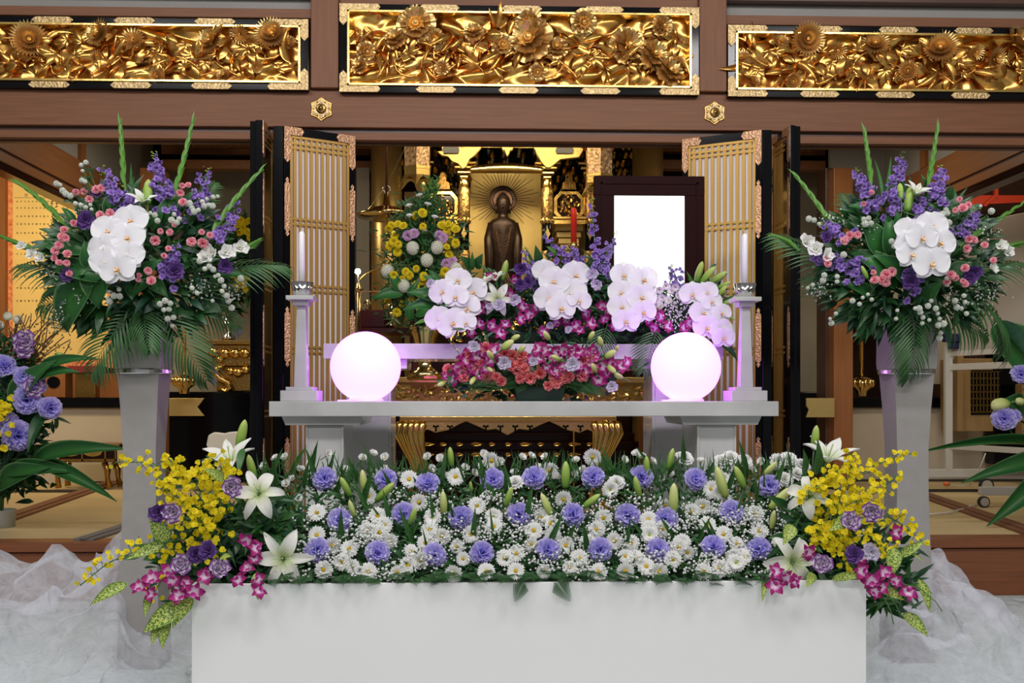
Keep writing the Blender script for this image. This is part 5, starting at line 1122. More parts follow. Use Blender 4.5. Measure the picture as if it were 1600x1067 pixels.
def bud(L, mt='bud_green', r=None):
    r = r or L * 0.16; m = MB(); n = 12; rings = []
    for k in range(13):
        t = k / 12; rad = r * (0.35 + 0.65 * math.sin(PI * min(1, t * 0.85 + 0.12)) ** 0.8) * (1 if t < 0.8 else max(0.12, math.sqrt(max(0, 1 - ((t - 0.8) / 0.21) ** 2))))
        rings.append([(rad * (1 + 0.09 * math.cos(3 * a)) * math.cos(a), rad * (1 + 0.09 * math.cos(3 * a)) * math.sin(a), L * t) for a in [2 * PI * j / n for j in range(n)]])
    m.loft(rings); s = MB(); s.tube([(0, 0, 0.003), (0, 0, -L * 0.5), (0.004, 0, -L)], L * 0.035, 5)
    return [('bud', m.mesh('bud', mt), None, []), ('stem', s.mesh('stem', 'stem'), None, [])]
def phal(R0, seed):
    """moth orchid: three sepals behind, two broad round petals, orange-centred lip"""
    rr = random.Random(seed); m = MB()
    for a, L, W in ((0, 0.98, 0.80), (2.25, 0.95, 0.74), (-2.25, 0.95, 0.74)):
        m.petal(RZ(a) @ TR(0, 0, -0.003), R0 * L, R0 * W, pf_round, 0.10, -0.35, cup=0.15, nl=6, nw=4)
    for sg in (1, -1):
        m.petal(RZ(sg * 1.28 + rr.uniform(-.05, .05)) @ TR(0, 0.0, 0.003), R0 * 1.02, R0 * 1.28, pf_round, 0.22, -0.55, cup=0.10, ruf=0.0015, rf=2, nl=8, nw=8)
    l = MB()
    l.petal(RZ(PI) @ TR(0, 0, 0.004), R0 * 0.36, R0 * 0.24, pf_lily, 0.9, -1.2, cup=0.4, nl=5, nw=4)
    for sg in (1, -1): l.petal(RZ(PI + sg * 0.8) @ TR(0, 0, 0.004), R0 * 0.26, R0 * 0.22, pf_round, 1.2, -0.4, cup=0.6, nl=4, nw=4)
    l.sphere(R0 * 0.06, 8, 6, TR(0, 0, R0 * 0.09))
    return [('petals', m.mesh('petals', 'orchid_white'), None, []), ('lip', l.mesh('lip', 'orchid_lip'), None, [])]
def dendro(R0, seed):
    rr = random.Random(seed); m = MB()
    for a, L, W in ((0, 1.0, 0.50), (2.2, 0.95, 0.48), (-2.2, 0.95, 0.48), (1.15, 1.05, 0.74), (-1.15, 1.05, 0.74)):
        m.petal(RZ(a + rr.uniform(-.1, .1)) @ TR(0, 0.001, 0.001 * rr.random()), R0 * L, R0 * W, pf_lily, 0.45, -0.8, cup=0.3, ruf=0.001, nl=5, nw=4)
    l = MB(); l.petal(RZ(PI) @ TR(0, 0, 0.002), R0 * 0.6, R0 * 0.5, pf_round, 1.0, -1.2, cup=0.7, nl=5, nw=4)
    return [('petals', m.mesh('petals', 'dendro'), None, []), ('lip', l.mesh('lip', 'dendro_lip'), None, [])]
def lisi(R0, mt, seed, n=16):
    """double lisianthus: ruffled spiral cup of petals"""
    rr = random.Random(seed); m = MB()
    for i in range(n):
        t = (i + 0.5) / n; a = i * 2.39996; tilt = 0.25 + 1.0 * t
        m.petal(RZ(a) @ TR(0, R0 * 0.1 * t, 0), R0 * (0.75 + 0.4 * t), R0 * (0.75 + 0.35 * t), lambda v: 0.15 + 0.85 * math.sin(PI * min(1, v * 0.62 + 0.05)) if v < 0.95 else 0.78, PI / 2 - 0.35 * tilt, -tilt * 0.95, cup=0.45, ruf=R0 * 0.07, rf=2.5, nl=5, nw=6, ph=rr.uniform(0, 6))
    s = MB(); s.tube([(0, 0, 0), (0, 0, -0.04)], 0.0016, 5)
    return [('petals', m.mesh('petals', mt), None, []), ('stem', s.mesh('stem', 'stem'), None, [])]
def oncid(R0, seed):
    m = MB()
    for sg in (1, -1): m.petal(RZ(PI + sg * 0.42) @ TR(0, 0, 0.001), R0 * 1.05, R0 * 0.95, pf_round, 0.2, -0.6, cup=0.15, ruf=0.001, rf=3, nl=4, nw=5)
    for a in (0, 1.0, -1.0, 1.9, -1.9): m.petal(RZ(a), R0 * 0.48, R0 * 0.28, pf_round, 0.4, -0.6, cup=0.3, nl=3, nw=2)
    return m.mesh('blossom', 'oncidium')
def floret(R0, mt, seed, n=9):
    rr = random.Random(seed); m = MB()
    for i in range(n):
        m.petal(RZ(i * 2.4 + rr.uniform(-.2, .2)) @ TR(0, 0, 0.001 * (n - i) / n), R0 * rr.uniform(0.75, 1.05), R0 * 0.85, pf_round, 0.35 + 0.8 * (1 - i / n), -0.7, cup=0.2, ruf=R0 * 0.1, rf=3, nl=3, nw=4, ph=rr.uniform(0, 6))
    return m.mesh('blossom', mt)
def berry(R0, seed):
    rr = random.Random(seed); m = MB()
    for i in range(34):
        t = (i + .5) / 34; z = 1 - 1.85 * t; a = i * 2.4; s_ = math.sqrt(max(0, 1 - z * z)); d = Vector((s_ * math.cos(a), s_ * math.sin(a), z))
        m.sphere(R0 * 0.26, 5, 4, Matrix.Translation(d * R0 * 0.82))
    m.sphere(R0 * 0.85, 8, 6); return m.mesh('blossom', 'berry_white')
A = {}
A['carn'] = [carnation(0.034, 'carnation', s) for s in range(4)]
A['daisy'] = [daisy(0.0235, s, 20 + s, 'disc_yellow') for s in range(3)]; A['daisyg'] = [daisy(0.0235, 9 + s, 22, 'disc_green', rows=2) for s in range(2)]
A['daisyw'] = [daisy(0.019, 20 + s, 18, 'disc_yellow', rows=2, droop=-0.55) for s in range(2)]
A['mumw'] = [daisy(0.037, 30 + s, 26, 'disc_green', rows=4, mt='daisy_white') for s in range(2)]
A['lily'] = [lily(0.078, s, o) for s, o in ((1, 1.0), (2, 0.85), (3, 1.1))]; A['lilyc'] = lily(0.072, 7, 0.45)
A['bud'] = bud(0.075); A['budc'] = bud(0.078, 'bud_cream')
A['phal'] = [phal(0.062, s) for s in range(3)]
A['dendro'] = [dendro(0.030, s) for s in range(3)]
A['glad'] = [lisi(0.026, 'glad_white', s, 9) for s in (5, 6)]; A['lisiw'] = [lisi(0.026, 'lisi_white', s) for s in (1, 2)]; A['lisip'] = [lisi(0.027, 'lisi_purple', s) for s in (1, 2)]; A['lisie'] = [lisi(0.029, 'lisi_edge', s) for s in (3, 4)]
A['pink'] = [carnation(0.016, 'pink', 40 + s, 18) for s in range(2)]; A['coral'] = [carnation(0.022, 'coral', 50 + s, 16) for s in range(2)]
A['pinkbig'] = [carnation(0.030, 'carnation', 60, 40)]
A['mumyw'] = pompon(0.030, 1); ON = [oncid(0.0165, 1), oncid(0.0140, 2)]
FL = [floret(0.017, 'stock', s) for s in (1, 2, 3)]; FLP = [floret(0.017, 'stock_pale', s) for s in (4, 5)]; GB = floret(0.006, 'bud_green', 3, 6)
BERRY = [berry(0.0125, 1), berry(0.009, 2)]
BREATH = MB(); BREATH.sphere(0.0032, 6, 4)
# leaves
def leaf_me(L, W, mt, prof=pf_leaf, a0=0.3, a1=-0.8, cup=0.35, nl=10, nw=6, name='leaf', side=0.0, ruf=0.0):
    m = MB(); m.petal(Matrix(), L, W, prof, a0, a1, cup=cup, nl=nl, nw=nw, side=side, ruf=ruf); return m.mesh(name, mt)
LEAF = {'hosta': [leaf_me(1, 0.46, 'hosta', a1=-1.0, ruf=0.01), leaf_me(1, 0.42, 'hosta', a0=0.5, a1=-1.5, side=0.08)], 'lily': [leaf_me(1, 0.16, 'leaf_mid', a1=-0.8), leaf_me(1, 0.14, 'leaf_mid', a0=0.1, a1=-0.3)], 'blade': [leaf_me(1, 0.07, 'leaf_mid', a0=0.1, a1=-0.4)],
        'dark': [leaf_me(1, 0.30, 'leaf', a1=-0.9)], 'croton': [leaf_me(1, 0.42, 'croton', a1=-0.9, ruf=0.02), leaf_me(1, 0.36, 'croton', a0=0.0, a1=-0.5, side=0.1)], 'blue': [leaf_me(1, 0.26, 'leaf_blue', a1=-0.7)], 'bright': [leaf_me(1, 0.18, 'leaf_bright', a1=-0.7)]}
def leafobj(kind, a, b, parent, width=1.0, zh=(0, -1, 0.5), k=0, name='leaf', w2=None):
    a = Vector(a); b = Vector(b); L = (b - a).length; me = LEAF[kind][k % len(LEAF[kind])]
    # the blade's chord runs a little short of its unit length because it bends
    o = bpy.data.objects.new(name, me); COL.objects.link(o); M = framey(a, b - a, zh, s=L * 1.05, sx=width)
    if parent is not None: o.parent = parent; o.matrix_local = Matrix.Translation(-parent.location) @ M
    else: o.matrix_world = M
    return o
def palm_mesh(L, pairs, fl, mt='palm', droop=0.6, sweep=0.55, spread=1.0):
    """frond along +Y bending to -Z; leaflets on both sides"""
    m = MB(); pts = []; ang = 0.25; p = Vector((0, 0, 0)); seg = 16
    for i in range(seg + 1):
        pts.append(p.copy()); a = ang - droop * (i / seg) * 1.6; p = p + Vector((0, math.cos(a), math.sin(a))) * L / seg
    m.tube(pts, [0.0035 * (1 - 0.75 * i / seg) for i in range(seg + 1)], 5)
    rr = random.Random(int(L * 1000) + pairs)
    for i in range(pairs):
        t = 0.16 + 0.84 * (i + 0.5) / pairs; k = min(seg - 1, int(t * seg)); c = pts[k].lerp(pts[k + 1], t * seg - k); d = (pts[k + 1] - pts[k]).normalized()
        for sg in (1, -1):
            l = fl * (math.sin(PI * (0.18 + 0.74 * t)) ** 0.7) * rr.uniform(0.9, 1.08); out = Vector((sg * spread * (1 - 0.45 * t), 0, 0)) + d * (sweep + 0.5 * t)
            m.petal(framey(c, out, (0, -0.2, 1) if True else (0, 0, 1)), l, 0.0115, pf_leaf, 0.15, -0.9 - 0.5 * rr.random(), cup=0.4, nl=6, nw=2)
    return m.mesh('palm_frond', mt)
PALM = [palm_mesh(0.42, 17, 0.24, spread=0.9), palm_mesh(0.46, 19, 0.22, droop=0.8, spread=0.9), palm_mesh(0.36, 15, 0.19, droop=0.4)]
def fern_mesh(L=0.16, mt='fern'):
    m = MB(); n = 16
    m.tube([(0, 0, 0), (0, L * .5, 0.01), (0, L, -0.01)], 0.0012, 4)
    for i in range(n):
        t = (i + 1) / (n + 1)
        for sg in (1, -1):
            l = L * 0.42 * (1 - t) ** 0.8 + 0.006; base = Vector((0, L * t, 0.01 * math.sin(PI * t))); out = Vector((sg, 0.75, 0)).normalized()
            for j in range(5):
                u = (j + 0.7) / 5; q = base + out * l * u
                for s2 in (1, -1):
                    d = (out + Vector((-out.y, out.x, 0)) * s2 * 0.9); m.petal(framey(q, d, (0, 0, 1)), l * 0.26 * (1.1 - u * 0.7), l * 0.13, pf_leaf, 0, -0.2, nl=2, nw=2)
            m.tube([base, base + out * l], 0.0006, 3)
    return m.mesh('fern_leaf', mt)
FERN = fern_mesh()

# ------------------------------------------------------------------ labels from neighbours
ANCH = {}                 # area -> [(phrase, px, py)]
USED = set()
def anchor(area, phrase, px, py): ANCH.setdefault(area, []).append((phrase, px, py))
def where(area, desc, px, py):
    """a label that places a flower against its neighbours in the same area"""
    an = sorted(ANCH[area], key=lambda t: (t[1] - px) ** 2 + (t[2] - py) ** 2)
    alt = []
    for ph, ax, ay in an[:9]:
        dx, dy = px - ax, py - ay; d = math.hypot(dx, dy) + 1e-6; v = 'above' if dy < 0 else 'below'; h = 'right of' if dx > 0 else 'left of'
        if abs(dx) < 0.4 * abs(dy): rel = v
        elif abs(dy) < 0.4 * abs(dx): rel = h
        else: rel = v + ' and ' + h
        for q in ('just ', '', 'further ') if d < 60 else ('', 'further '):
            alt.append('%s %s%s %s' % (desc, q if d < 45 or q != 'just ' else '', rel, ph))
    for L in alt:
        if L not in USED and len(L.replace('-', ' ').split()) <= 16: USED.add(L); return L
    for ph, ax, ay in an[:9]:
        for q in ('slightly higher', 'slightly lower', 'smaller', 'half hidden'):
            L = '%s, %s, near %s' % (desc, q, ph)
            if L not in USED and len(L.replace('-', ' ').split()) <= 16: USED.add(L); return L
    return alt[0]
ORD = ['first', 'second', 'third', 'fourth', 'fifth', 'sixth', 'seventh', 'eighth', 'ninth', 'tenth', 'eleventh', 'twelfth']
def lab(s): USED.add(s); return s
CAMP = Vector((0, 0, EYE))
def tocam(p, up=0.25, jit=0.25, rng=R):
    """direction a flower faces: towards the hall, tipped up, with some scatter"""
    d = (CAMP - Vector(p)).normalized(); return Vector((d.x + rng.uniform(-jit, jit), d.y, d.z + up + rng.uniform(-jit, jit)))
# ================================================================== FLOWER BANK IN THE PLANTER
def bank_Y(py):            # the bank climbs from the front rim to the back
    return 2.76 + (905 - py) / 190 * 0.42
rb = random.Random(21)
ROWS = {'front': [(496, 861), (589, 866), (679, 869), (752, 866), (855, 862), (937, 860), (1027, 862), (1115, 857), (1186, 860)],
        'middle': [(532, 815), (631, 805), (721, 810), (812, 805), (896, 806), (981, 806), (1042, 812), (1143, 802)],
        'back': [(508, 749), (604, 752), (669, 758), (770, 751), (835, 749), (926, 748), (1001, 746), (1087, 751), (1203, 760)]}
for row, L in ROWS.items():
    for i, (px, py) in enumerate(L):
        ph = 'the %s %s-row carnation' % (ORD[i], row); anchor('bank', ph, px, py)
        Y = bank_Y(py); p = P(px, py, Y); s = (20.5 if row != 'back' else 19.5) * Y / F / 0.034 * 0.98
        place(rb.choice(A['carn']), 'carnation', lab('lavender carnation, %s from the left in the %s row of the flower bank' % (ORD[i], row)), 'flower', frame(p, tocam(p, 0.25, 0.22, rb), rb.uniform(0, 6), s), 'lavender carnations in the flower bank')
DY = [(546,858),(535,878),(551,885),(642,861),(637,883),(657,875),(621,894),(714,854),(724,873),(709,896),(807,865),(806,892),(788,872),(884,852),(890,887),(986,849),(977,869),(993,873),(977,892),(1061,855),(1051,874),(1074,863),(1160,870),(1148,870),(1151,850),
      (590,806),(600,821),(593,832),(575,829),(671,828),(772,823),(845,809),(860,818),(834,829),(864,838),(943,809),(932,827),(1013,812),(1015,826),(1112,764),(1098,791),(1081,800),(1180,803),(1187,830),(1105,820),(495,801),(495,836),(639,749),(712,745),(768,720),(860,735),(926,714),(1220,845),(1035,826),(905,872),(1010,885),(690,838),(610,845),(1130,835),(520,852),(735,835),(918,848),(830,850),(505,890),(575,893),(760,893),(850,892),(935,893),(1030,893),(1100,893),(1125,888),(665,848),(960,845),(1040,790),(575,775),(655,785),(745,790),(880,780)]
for px, py in DY:
    Y = bank_Y(py) - 0.012; p = P(px, py, Y); k = rb.random()
    place(rb.choice(A['daisy']), 'daisy', where('bank', 'white daisy with yellow centre', px, py), 'flower', frame(p, tocam(p, 0.1, 0.35, rb), rb.uniform(0, 6), (0.92 if k < 0.75 else 0.75) * (17.5 * Y / F / 0.0235) * 0.95), 'white daisies in the flower bank')
for px, py in [(676,809),(771,808),(1015,836),(1063,853),(1074,863)][:3] + [(1066, 848), (1125, 770), (953, 765), (1150, 880)]:
    Y = bank_Y(py) - 0.016; p = P(px, py, Y); place(rb.choice(A['daisyg']), 'daisy', where('bank', 'full white daisy with green centre', px, py), 'flower', frame(p, tocam(p, 0.1, 0.25, rb), rb.uniform(0, 6), 1.25), 'white daisies in the flower bank')
UP = [(600,734),(566,717),(602,715),(582,710),(587,740),(669,715),(688,717),(673,733),(755,710),(782,722),(754,729),(804,740),(740,740),(829,714),(853,715),(840,731),(874,745),(900,721),(934,721),(974,719),(994,710),(1003,715),(1046,741),(1032,748),(1061,714),(414,729),(432,717),(447,715),(457,750),(447,757),(487,724),(512,710),(470,735),(430,745),(540,735),(625,745),(695,745),(726,732),(815,716),(896,742),(912,735),(950,735),(1018,722),(1068,735),(1095,722),(1174,735),(1190,722),(425,768),(465,780),(440,800),(482,812)]
for px, py in UP:
    Y = bank_Y(max(py, 725)) + 0.02; p = P(px, py, Y); place(rb.choice(A['daisyw']), 'daisy', where('bank', 'small half-open white daisy', px, py), 'flower', frame(p, Vector((rb.uniform(-.8, .8), -0.7, rb.uniform(0.2, 1.1))), rb.uniform(0, 6), 0.95), 'half-open white daisies along the back of the bank')
for px, py in [(805,755),(963,755),(1070,717),(1141,716),(1163,722),(1232,718),(1225,750),(1129,750),(1253,728),(1215,722),(1128,722),(1245,742)]:
    Y = bank_Y(max(py, 725)); p = P(px, py, Y); place(rb.choice(A['mumw']), 'chrysanthemum', where('bank', 'large full white chrysanthemum', px, py), 'flower', frame(p, Vector((rb.uniform(-.3, .3), -0.8, rb.uniform(0.3, .9))), rb.uniform(0, 6), 0.82), 'full white chrysanthemums in the bank')
# buds: base px, tip px, colour
BUDS = [(570,770,566,735,'c'),(548,775,532,745,'g'),(553,806,546,782,'c'),(588,782,616,754,'g'),(694,802,692,768,'c'),(706,728,703,698,'g'),(737,768,735,752,'g'),(860,804,846,772,'c'),(883,762,884,720,'g'),(912,792,938,772,'g'),(1000,776,992,744,'g'),(1044,732,1052,700,'g'),(1012,742,1010,712,'g'),(1052,800,1053,756,'c'),(1134,776,1120,730,'c'),(1163,762,1148,728,'g'),(1193,742,1213,722,'c'),(1203,794,1236,762,'c'),(1206,826,1210,798,'c'),(398,748,388,710,'g'),(372,700,383,655,'g'),(1272,702,1276,664,'g'),(405,792,412,770,'c'),(1230,800,1212,780,'g'),(640,820,650,792,'g'),(790,790,800,760,'g')]
for a, b, c, d, k in BUDS:
    Y = bank_Y(max(b, 735)) - 0.03; p, q = P(a, b, Y), P(c, d, Y - 0.01); L = (q - p).length
    place(A['budc' if k == 'c' else 'bud'], 'lily_bud', where('bank', ('pale' if k == 'c' else 'green') + ' closed lily bud', (a + c) / 2, (b + d) / 2), 'flower bud', frame(p, q - p, rb.uniform(0, 6), L / 0.076), 'lily buds in the bank')
# open lilies
for px, py, d, sc, k, l in [(362, 706, (-0.1, -0.5, 1.0), 1.25, 'c', 'white lily opening upwards above the left yellow orchid spray'), (405, 772, (0.1, -1, 0.35), 1.02, 0, 'open white lily below the upward lily at the left end of the bank'), (443, 873, (0.1, -1, 0.15), 1.1, 1, 'open white lily beside the lowest left carnation, nearest the white rim'),
                        (1292, 702, (0.1, -0.5, 1.0), 1.25, 'c', 'white lily opening upwards above the right yellow orchid spray'), (1262, 775, (-0.4, -0.9, 0.4), 0.95, 2, 'open white lily half behind the right yellow orchid spray'), (1237, 878, (0.1, -1, 0.1), 1.15, 2, 'open white lily hanging over the rim near the right carnations')]:
    Y = 2.79 if 765 < py < 780 else bank_Y(max(py, 740)) - 0.06; p = P(px, py + (22 if k == 'c' else 0), Y); place(A['lilyc'] if k == 'c' else A['lily'][k], 'lily', lab(l), 'flower', frame(p, d, rb.uniform(0, 1) + (0.3 if k == 0 else 0), sc), 'open white lilies in the bank')
    anchor('left end' if px < 800 else 'right end', {362: 'the upward white lily', 405: 'the middle white lily', 443: 'the lowest white lily', 1292: 'the upward white lily', 1262: 'the half-hidden white lily', 1237: 'the lowest white lily'}[px], px, py)
m = MB(); m.ppoly([(327, 712), (322, 695), (325, 680), (334, 675), (350, 677), (358, 675), (370, 674), (376, 684), (372, 712)][::-1], 3.28, 0.02); q = P(348, 705, 3.3); m.box(q.x - 0.02, q.x + 0.02, 3.3, 3.31, 0, q.z); single('beige_board', m, 'beige', lab('beige rounded board half hidden behind the upward left lily'), 'board', bevel=0.008)
# lily leaves
for i in range(150):
    px = 400 + 850 * (i + rb.random()) / 150; py = rb.uniform(725, 850) if i % 3 else rb.uniform(720, 760); Y = bank_Y(py + 12)
    a = P(px, py + rb.uniform(10, 25), Y + 0.02); b = P(px + rb.uniform(-26, 26), py - rb.uniform(18, 45), Y - rb.uniform(0, 0.06))
    if i % 2:
        o = leafobj(rb.choice(('lily', 'lily', 'blade')), a, b, None, 1.0, k=i); o.name = 'lily_leaf'
        tag(o, where('bank', 'dark green lily leaf', px, py), 'leaf', 'loose lily leaves in the bank')
# filler greenery and gypsophila nobody could count
m = MB()
for i in range(4600):
    px = rb.uniform(385, 1262); py = rb.uniform(738, 906); Y = bank_Y(py) + 0.035 + rb.uniform(-0.02, 0.02); p = P(px, py, Y); d = Vector((rb.uniform(-1, 1), rb.uniform(-0.9, -0.1), rb.uniform(-0.4, 1)))
    m.petal(framey(p, d, (rb.uniform(-.5, .5), -1, 0.5)), rb.uniform(0.02, 0.05), rb.uniform(0.004, 0.012), pf_leaf, 0.2, -0.8, nl=3, nw=2, mi=rb.choice((0, 0, 1, 2)))
for i in range(420):   # fine grass-like blades sticking up at the back
    px = rb.uniform(405, 1240); Y = bank_Y(740) + rb.uniform(-0.03, 0.04); a = P(px, rb.uniform(730, 760), Y); b = P(px + rb.uniform(-14, 14), rb.uniform(700, 735), Y); m.petal(framey(a, b - a, (0, -1, 0.3)), (b - a).length, 0.004, pf_leaf, 0.1, -0.3, nl=3, nw=1, mi=rb.choice((0, 2)))
single('bank_foliage', m, ['leaf', 'fern', 'leaf_mid'], 'dense dark green filler leaves between the flowers of the bank', 'foliage', smooth=True, kind='stuff')
m = MB(); V0, F0, U0 = BREATH.v[0], BREATH.f, BREATH.uv[0]
cl = [(rb.uniform(455, 1235), rb.uniform(775, 905), rb.uniform(14, 34)) for _ in range(95)]
for i in range(3600):
    c = rb.choice(cl); px = c[0] + rb.gauss(0, c[2] * 0.6); py = min(912, c[1] + rb.gauss(0, c[2] * 0.45))
    if py < 745 or px < 440 or px > 1250: continue
    Y = bank_Y(py) - rb.uniform(0.0, 0.045); p = P(px, py, Y); s_ = rb.uniform(0.65, 1.35); m.add(V0 * s_, F0, Matrix.Translation(p), 0, U0)
for c in cl:
    for k in range(7):
        a = P(c[0], c[1] + 8, bank_Y(c[1]) + 0.02); b = P(c[0] + rb.gauss(0, c[2] * .6), c[1] + rb.gauss(-3, c[2] * .45), bank_Y(c[1]) - 0.03); m.tube([a, b], 0.0006, 3, mi=1)
single('babys_breath', m, ['breath', 'stem'], 'tiny white baby\'s breath blossoms scattered all through the flower bank', 'flower', smooth=True, kind='stuff')
# fern leaves along the rim
for i in range(60):
    px = 405 + 830 * (i + rb.random() * 0.8) / 60; py = rb.uniform(893, 906); Y = 2.70; a = P(px, py, Y + 0.03); b = P(px + rb.uniform(-22, 22), py + rb.uniform(4, 10), Y - 0.012)
    o = bpy.data.objects.new('fern_leaf', FERN); COL.objects.link(o); o.matrix_world = framey(a, b - a, (0, -0.7, 1), s=rb.uniform(0.3, 0.5)); tag(o, where('bank', 'green fern tip on the planter rim', px, py), 'leaf', 'fern tips along the rim')
for a, b, c, d, s_, l in ((818, 908, 806, 936, 0.36, 'dark fern tip hanging over the front of the white planter, smaller one'), (868, 906, 888, 935, 0.42, 'dark fern tip hanging over the front of the white planter, larger one')):
    p, q = P(a, b, 2.69), P(c, d, 2.68); o = bpy.data.objects.new('fern_leaf', FERN); COL.objects.link(o); o.matrix_world = framey(p, q - p, (0, -1, 0.2), s=s_); tag(o, lab(l), 'leaf', 'fern tips along the rim')

# ---- the two ends: oncidium, dendrobium, lisianthus, variegated leaves
def spray(name, desc, area, pts, n, blossoms, cat, group, R0=1.0, width=0.03, mt='stem', thick=0.0016, tip=0.55, rng=rb, jit=0.5, asset=False, up=0.1, pname='blossom', start=0.12):
    """a flowering branch: a stem through pts and n blossoms along it, one thing"""
    pts = [Vector(p) for p in pts]; root = thing(name, desc, cat, tuple(pts[0]), group); m = MB()
    fine = []
    for i in range(len(pts) - 1):
        for k in range(4): fine.append(pts[i].lerp(pts[i + 1], k / 4))
    fine.append(pts[-1]); sm = [fine[0]] + [(fine[i - 1] + fine[i] * 2 + fine[i + 1]) / 4 for i in range(1, len(fine) - 1)] + [fine[-1]]
    m.tube(sm, thick, 5); pl = []
    for i in range(n):
        t = start + (1 - start) * (i + rng.random() * 0.6) / n; k = min(len(sm) - 2, int(t * (len(sm) - 1))); c = sm[k].lerp(sm[k + 1], t * (len(sm) - 1) - k)
        w_ = width * (1 - 0.6 * t); off = Vector((rng.uniform(-1, 1), rng.uniform(-1, 0.2), rng.uniform(-1, 1))) * w_; q = c + off; m.tube([c, q], thick * 0.5, 3); pl.append((q, t))
    part('stem', m, mt, root, smooth=True)
    for q, t in pl:
        s_ = R0 * (1 - (1 - tip) * t) * rng.uniform(0.85, 1.1); M = Matrix.Translation(-root.location) @ frame(q, tocam(q, up, jit, rng), rng.uniform(-0.5, 0.5) if asset else rng.uniform(0, 6), s_)
        b = rng.choice(blossoms)
        if asset: hang(b, pname, root, M)
        else:
            o = bpy.data.objects.new(pname, b); COL.objects.link(o); o.parent = root; o.matrix_local = M
    return root
def PP(L, Y, dY=0.0): return [P(x, y, Y - dY * i / max(1, len(L) - 1)) for i, (x, y) in enumerate(L)]
Yo = 2.84
ONL = [([(350,830),(300,760),(240,722),(180,722)], 26, 'yellow orchid spray reaching highest and furthest left'), ([(350,840),(320,770),(280,735),(262,715)], 34, 'yellow orchid spray standing behind the topmost left one'), ([(350,850),(310,800),(265,770),(250,745)], 44, 'dense yellow orchid spray in the middle of the left end'),
       ([(350,850),(300,840),(240,850),(170,878),(125,915)], 30, 'long yellow orchid spray trailing down to the left tulle'), ([(355,860),(310,850),(270,880),(235,935)], 28, 'yellow orchid spray hanging over magenta orchids on the left'), ([(360,800),(345,760),(330,745),(300,735)], 40, 'yellow orchid spray beside the middle left lily'), ([(350,830),(320,815),(290,810),(240,800)], 40, 'yellow orchid spray low across the left pedestal'), ([(355,780),(352,740),(340,722),(322,712)], 16, 'short yellow orchid spray below the upward left lily')]
ONR = [([(1270,830),(1310,770),(1360,728),(1425,708)], 26, 'yellow orchid spray reaching up against the right pedestal'), ([(1270,840),(1300,780),(1330,740),(1325,705)], 34, 'yellow orchid spray standing tallest at the right end'), ([(1265,850),(1300,820),(1330,790),(1340,765)], 44, 'dense yellow orchid spray in the middle of the right end'),
       ([(1270,840),(1330,810),(1390,805),(1440,845)], 44, 'long yellow orchid spray arching out past the right pedestal'), ([(1265,850),(1290,840),(1310,850),(1330,885)], 24, 'yellow orchid spray hanging towards the right magenta orchids'), ([(1255,800),(1270,765),(1290,745),(1310,735)], 36, 'yellow orchid spray overlapping the half-hidden right lily'), ([(1270,850),(1320,835),(1360,850),(1400,860)], 34, 'low yellow orchid spray over the right planter corner'), ([(1280,820),(1320,790),(1370,770),(1400,745)], 26, 'yellow orchid spray in front of the right pedestal edge')]
for L in (ONL, ONR):
    for k, (pts, n, l) in enumerate(L):
        spray('yellow_orchid_spray', lab(l), None, PP(pts, Yo - 0.01 * k, 0.06), min(98, int(n * 1.6)), ON, 'orchid', 'yellow orchid sprays at the planter ends', R0=1.0, width=0.05, jit=0.6, tip=0.7)
for pts in ([(360,905),(300,880),(250,905),(215,925)], [(370,850),(385,870),(395,900),(405,930)], [(340,890),(300,900),(280,920),(300,925)], [(330,880),(380,845),(390,840)]):
    pass
DEN = [('left end', [(385,845),(400,857),(398,872),(388,888),(402,905),(405,922),(218,918),(238,905),(262,893),(290,912),(303,925),(280,932),(235,928),(322,900),(372,905),(270,905)]), ('right end', [(1212,893),(1228,900),(1212,915),(1243,908),(1348,893),(1362,908),(1382,896),(1398,908),(1378,918),(1418,925),(1262,862),(1402,832),(1345,870),(1366,925)])]
for ar, L in DEN:
    for i, (px, py) in enumerate(L):
        if ar == 'left end' and not ANCH[ar]: pass
        Y = 2.67 if py > 890 else 2.74; p = P(px, py, Y); s_ = 0.9 * rb.uniform(0.8, 1.1)
        place(A['dendro'][i % 3], 'dendrobium_blossom', where(ar, 'magenta and white orchid blossom at %s planter end' % ('left' if px < 800 else 'right'), px, py), 'orchid', frame(p, tocam(p, 0, 0.5, rb), rb.uniform(0, 6), s_), 'magenta orchid blossoms at the planter ends')
for px, py, k, l in ((360, 760, 'lisie', 'purple-edged lisianthus below the upward left lily'), (250, 800, 'lisip', 'dark purple lisianthus between the left yellow orchid sprays'), (283, 884, 'lisie', 'pale lilac lisianthus above the left magenta orchids'), (341, 890, 'lisie', 'purple and white lisianthus at the left planter corner'), (306, 866, 'lisip', 'dark purple lisianthus at the left planter corner'), (326, 862, 'lisip', 'half-hidden purple lisianthus behind the left planter corner'), (272, 800, 'lisie', 'lilac lisianthus half under the left yellow orchids'),
                   (1362, 797, 'lisie', 'purple-edged lisianthus in the right yellow orchids'), (1286, 882, 'lisie', 'purple and white lisianthus at the right planter corner'), (1363, 862, 'lisiw', 'pale lilac lisianthus over the right planter corner'), (1326, 818, 'lisie', 'small lilac lisianthus under the right yellow orchids'), (1335, 868, 'lisip', 'dark purple lisianthus at the right planter corner')):
    p = P(px, py, 2.68); place(A[k][px % 2], 'lisianthus', lab(l), 'flower', frame(p, tocam(p, 0.05, 0.3, rb), rb.uniform(0, 6), 0.98), 'lisianthus at the planter ends')
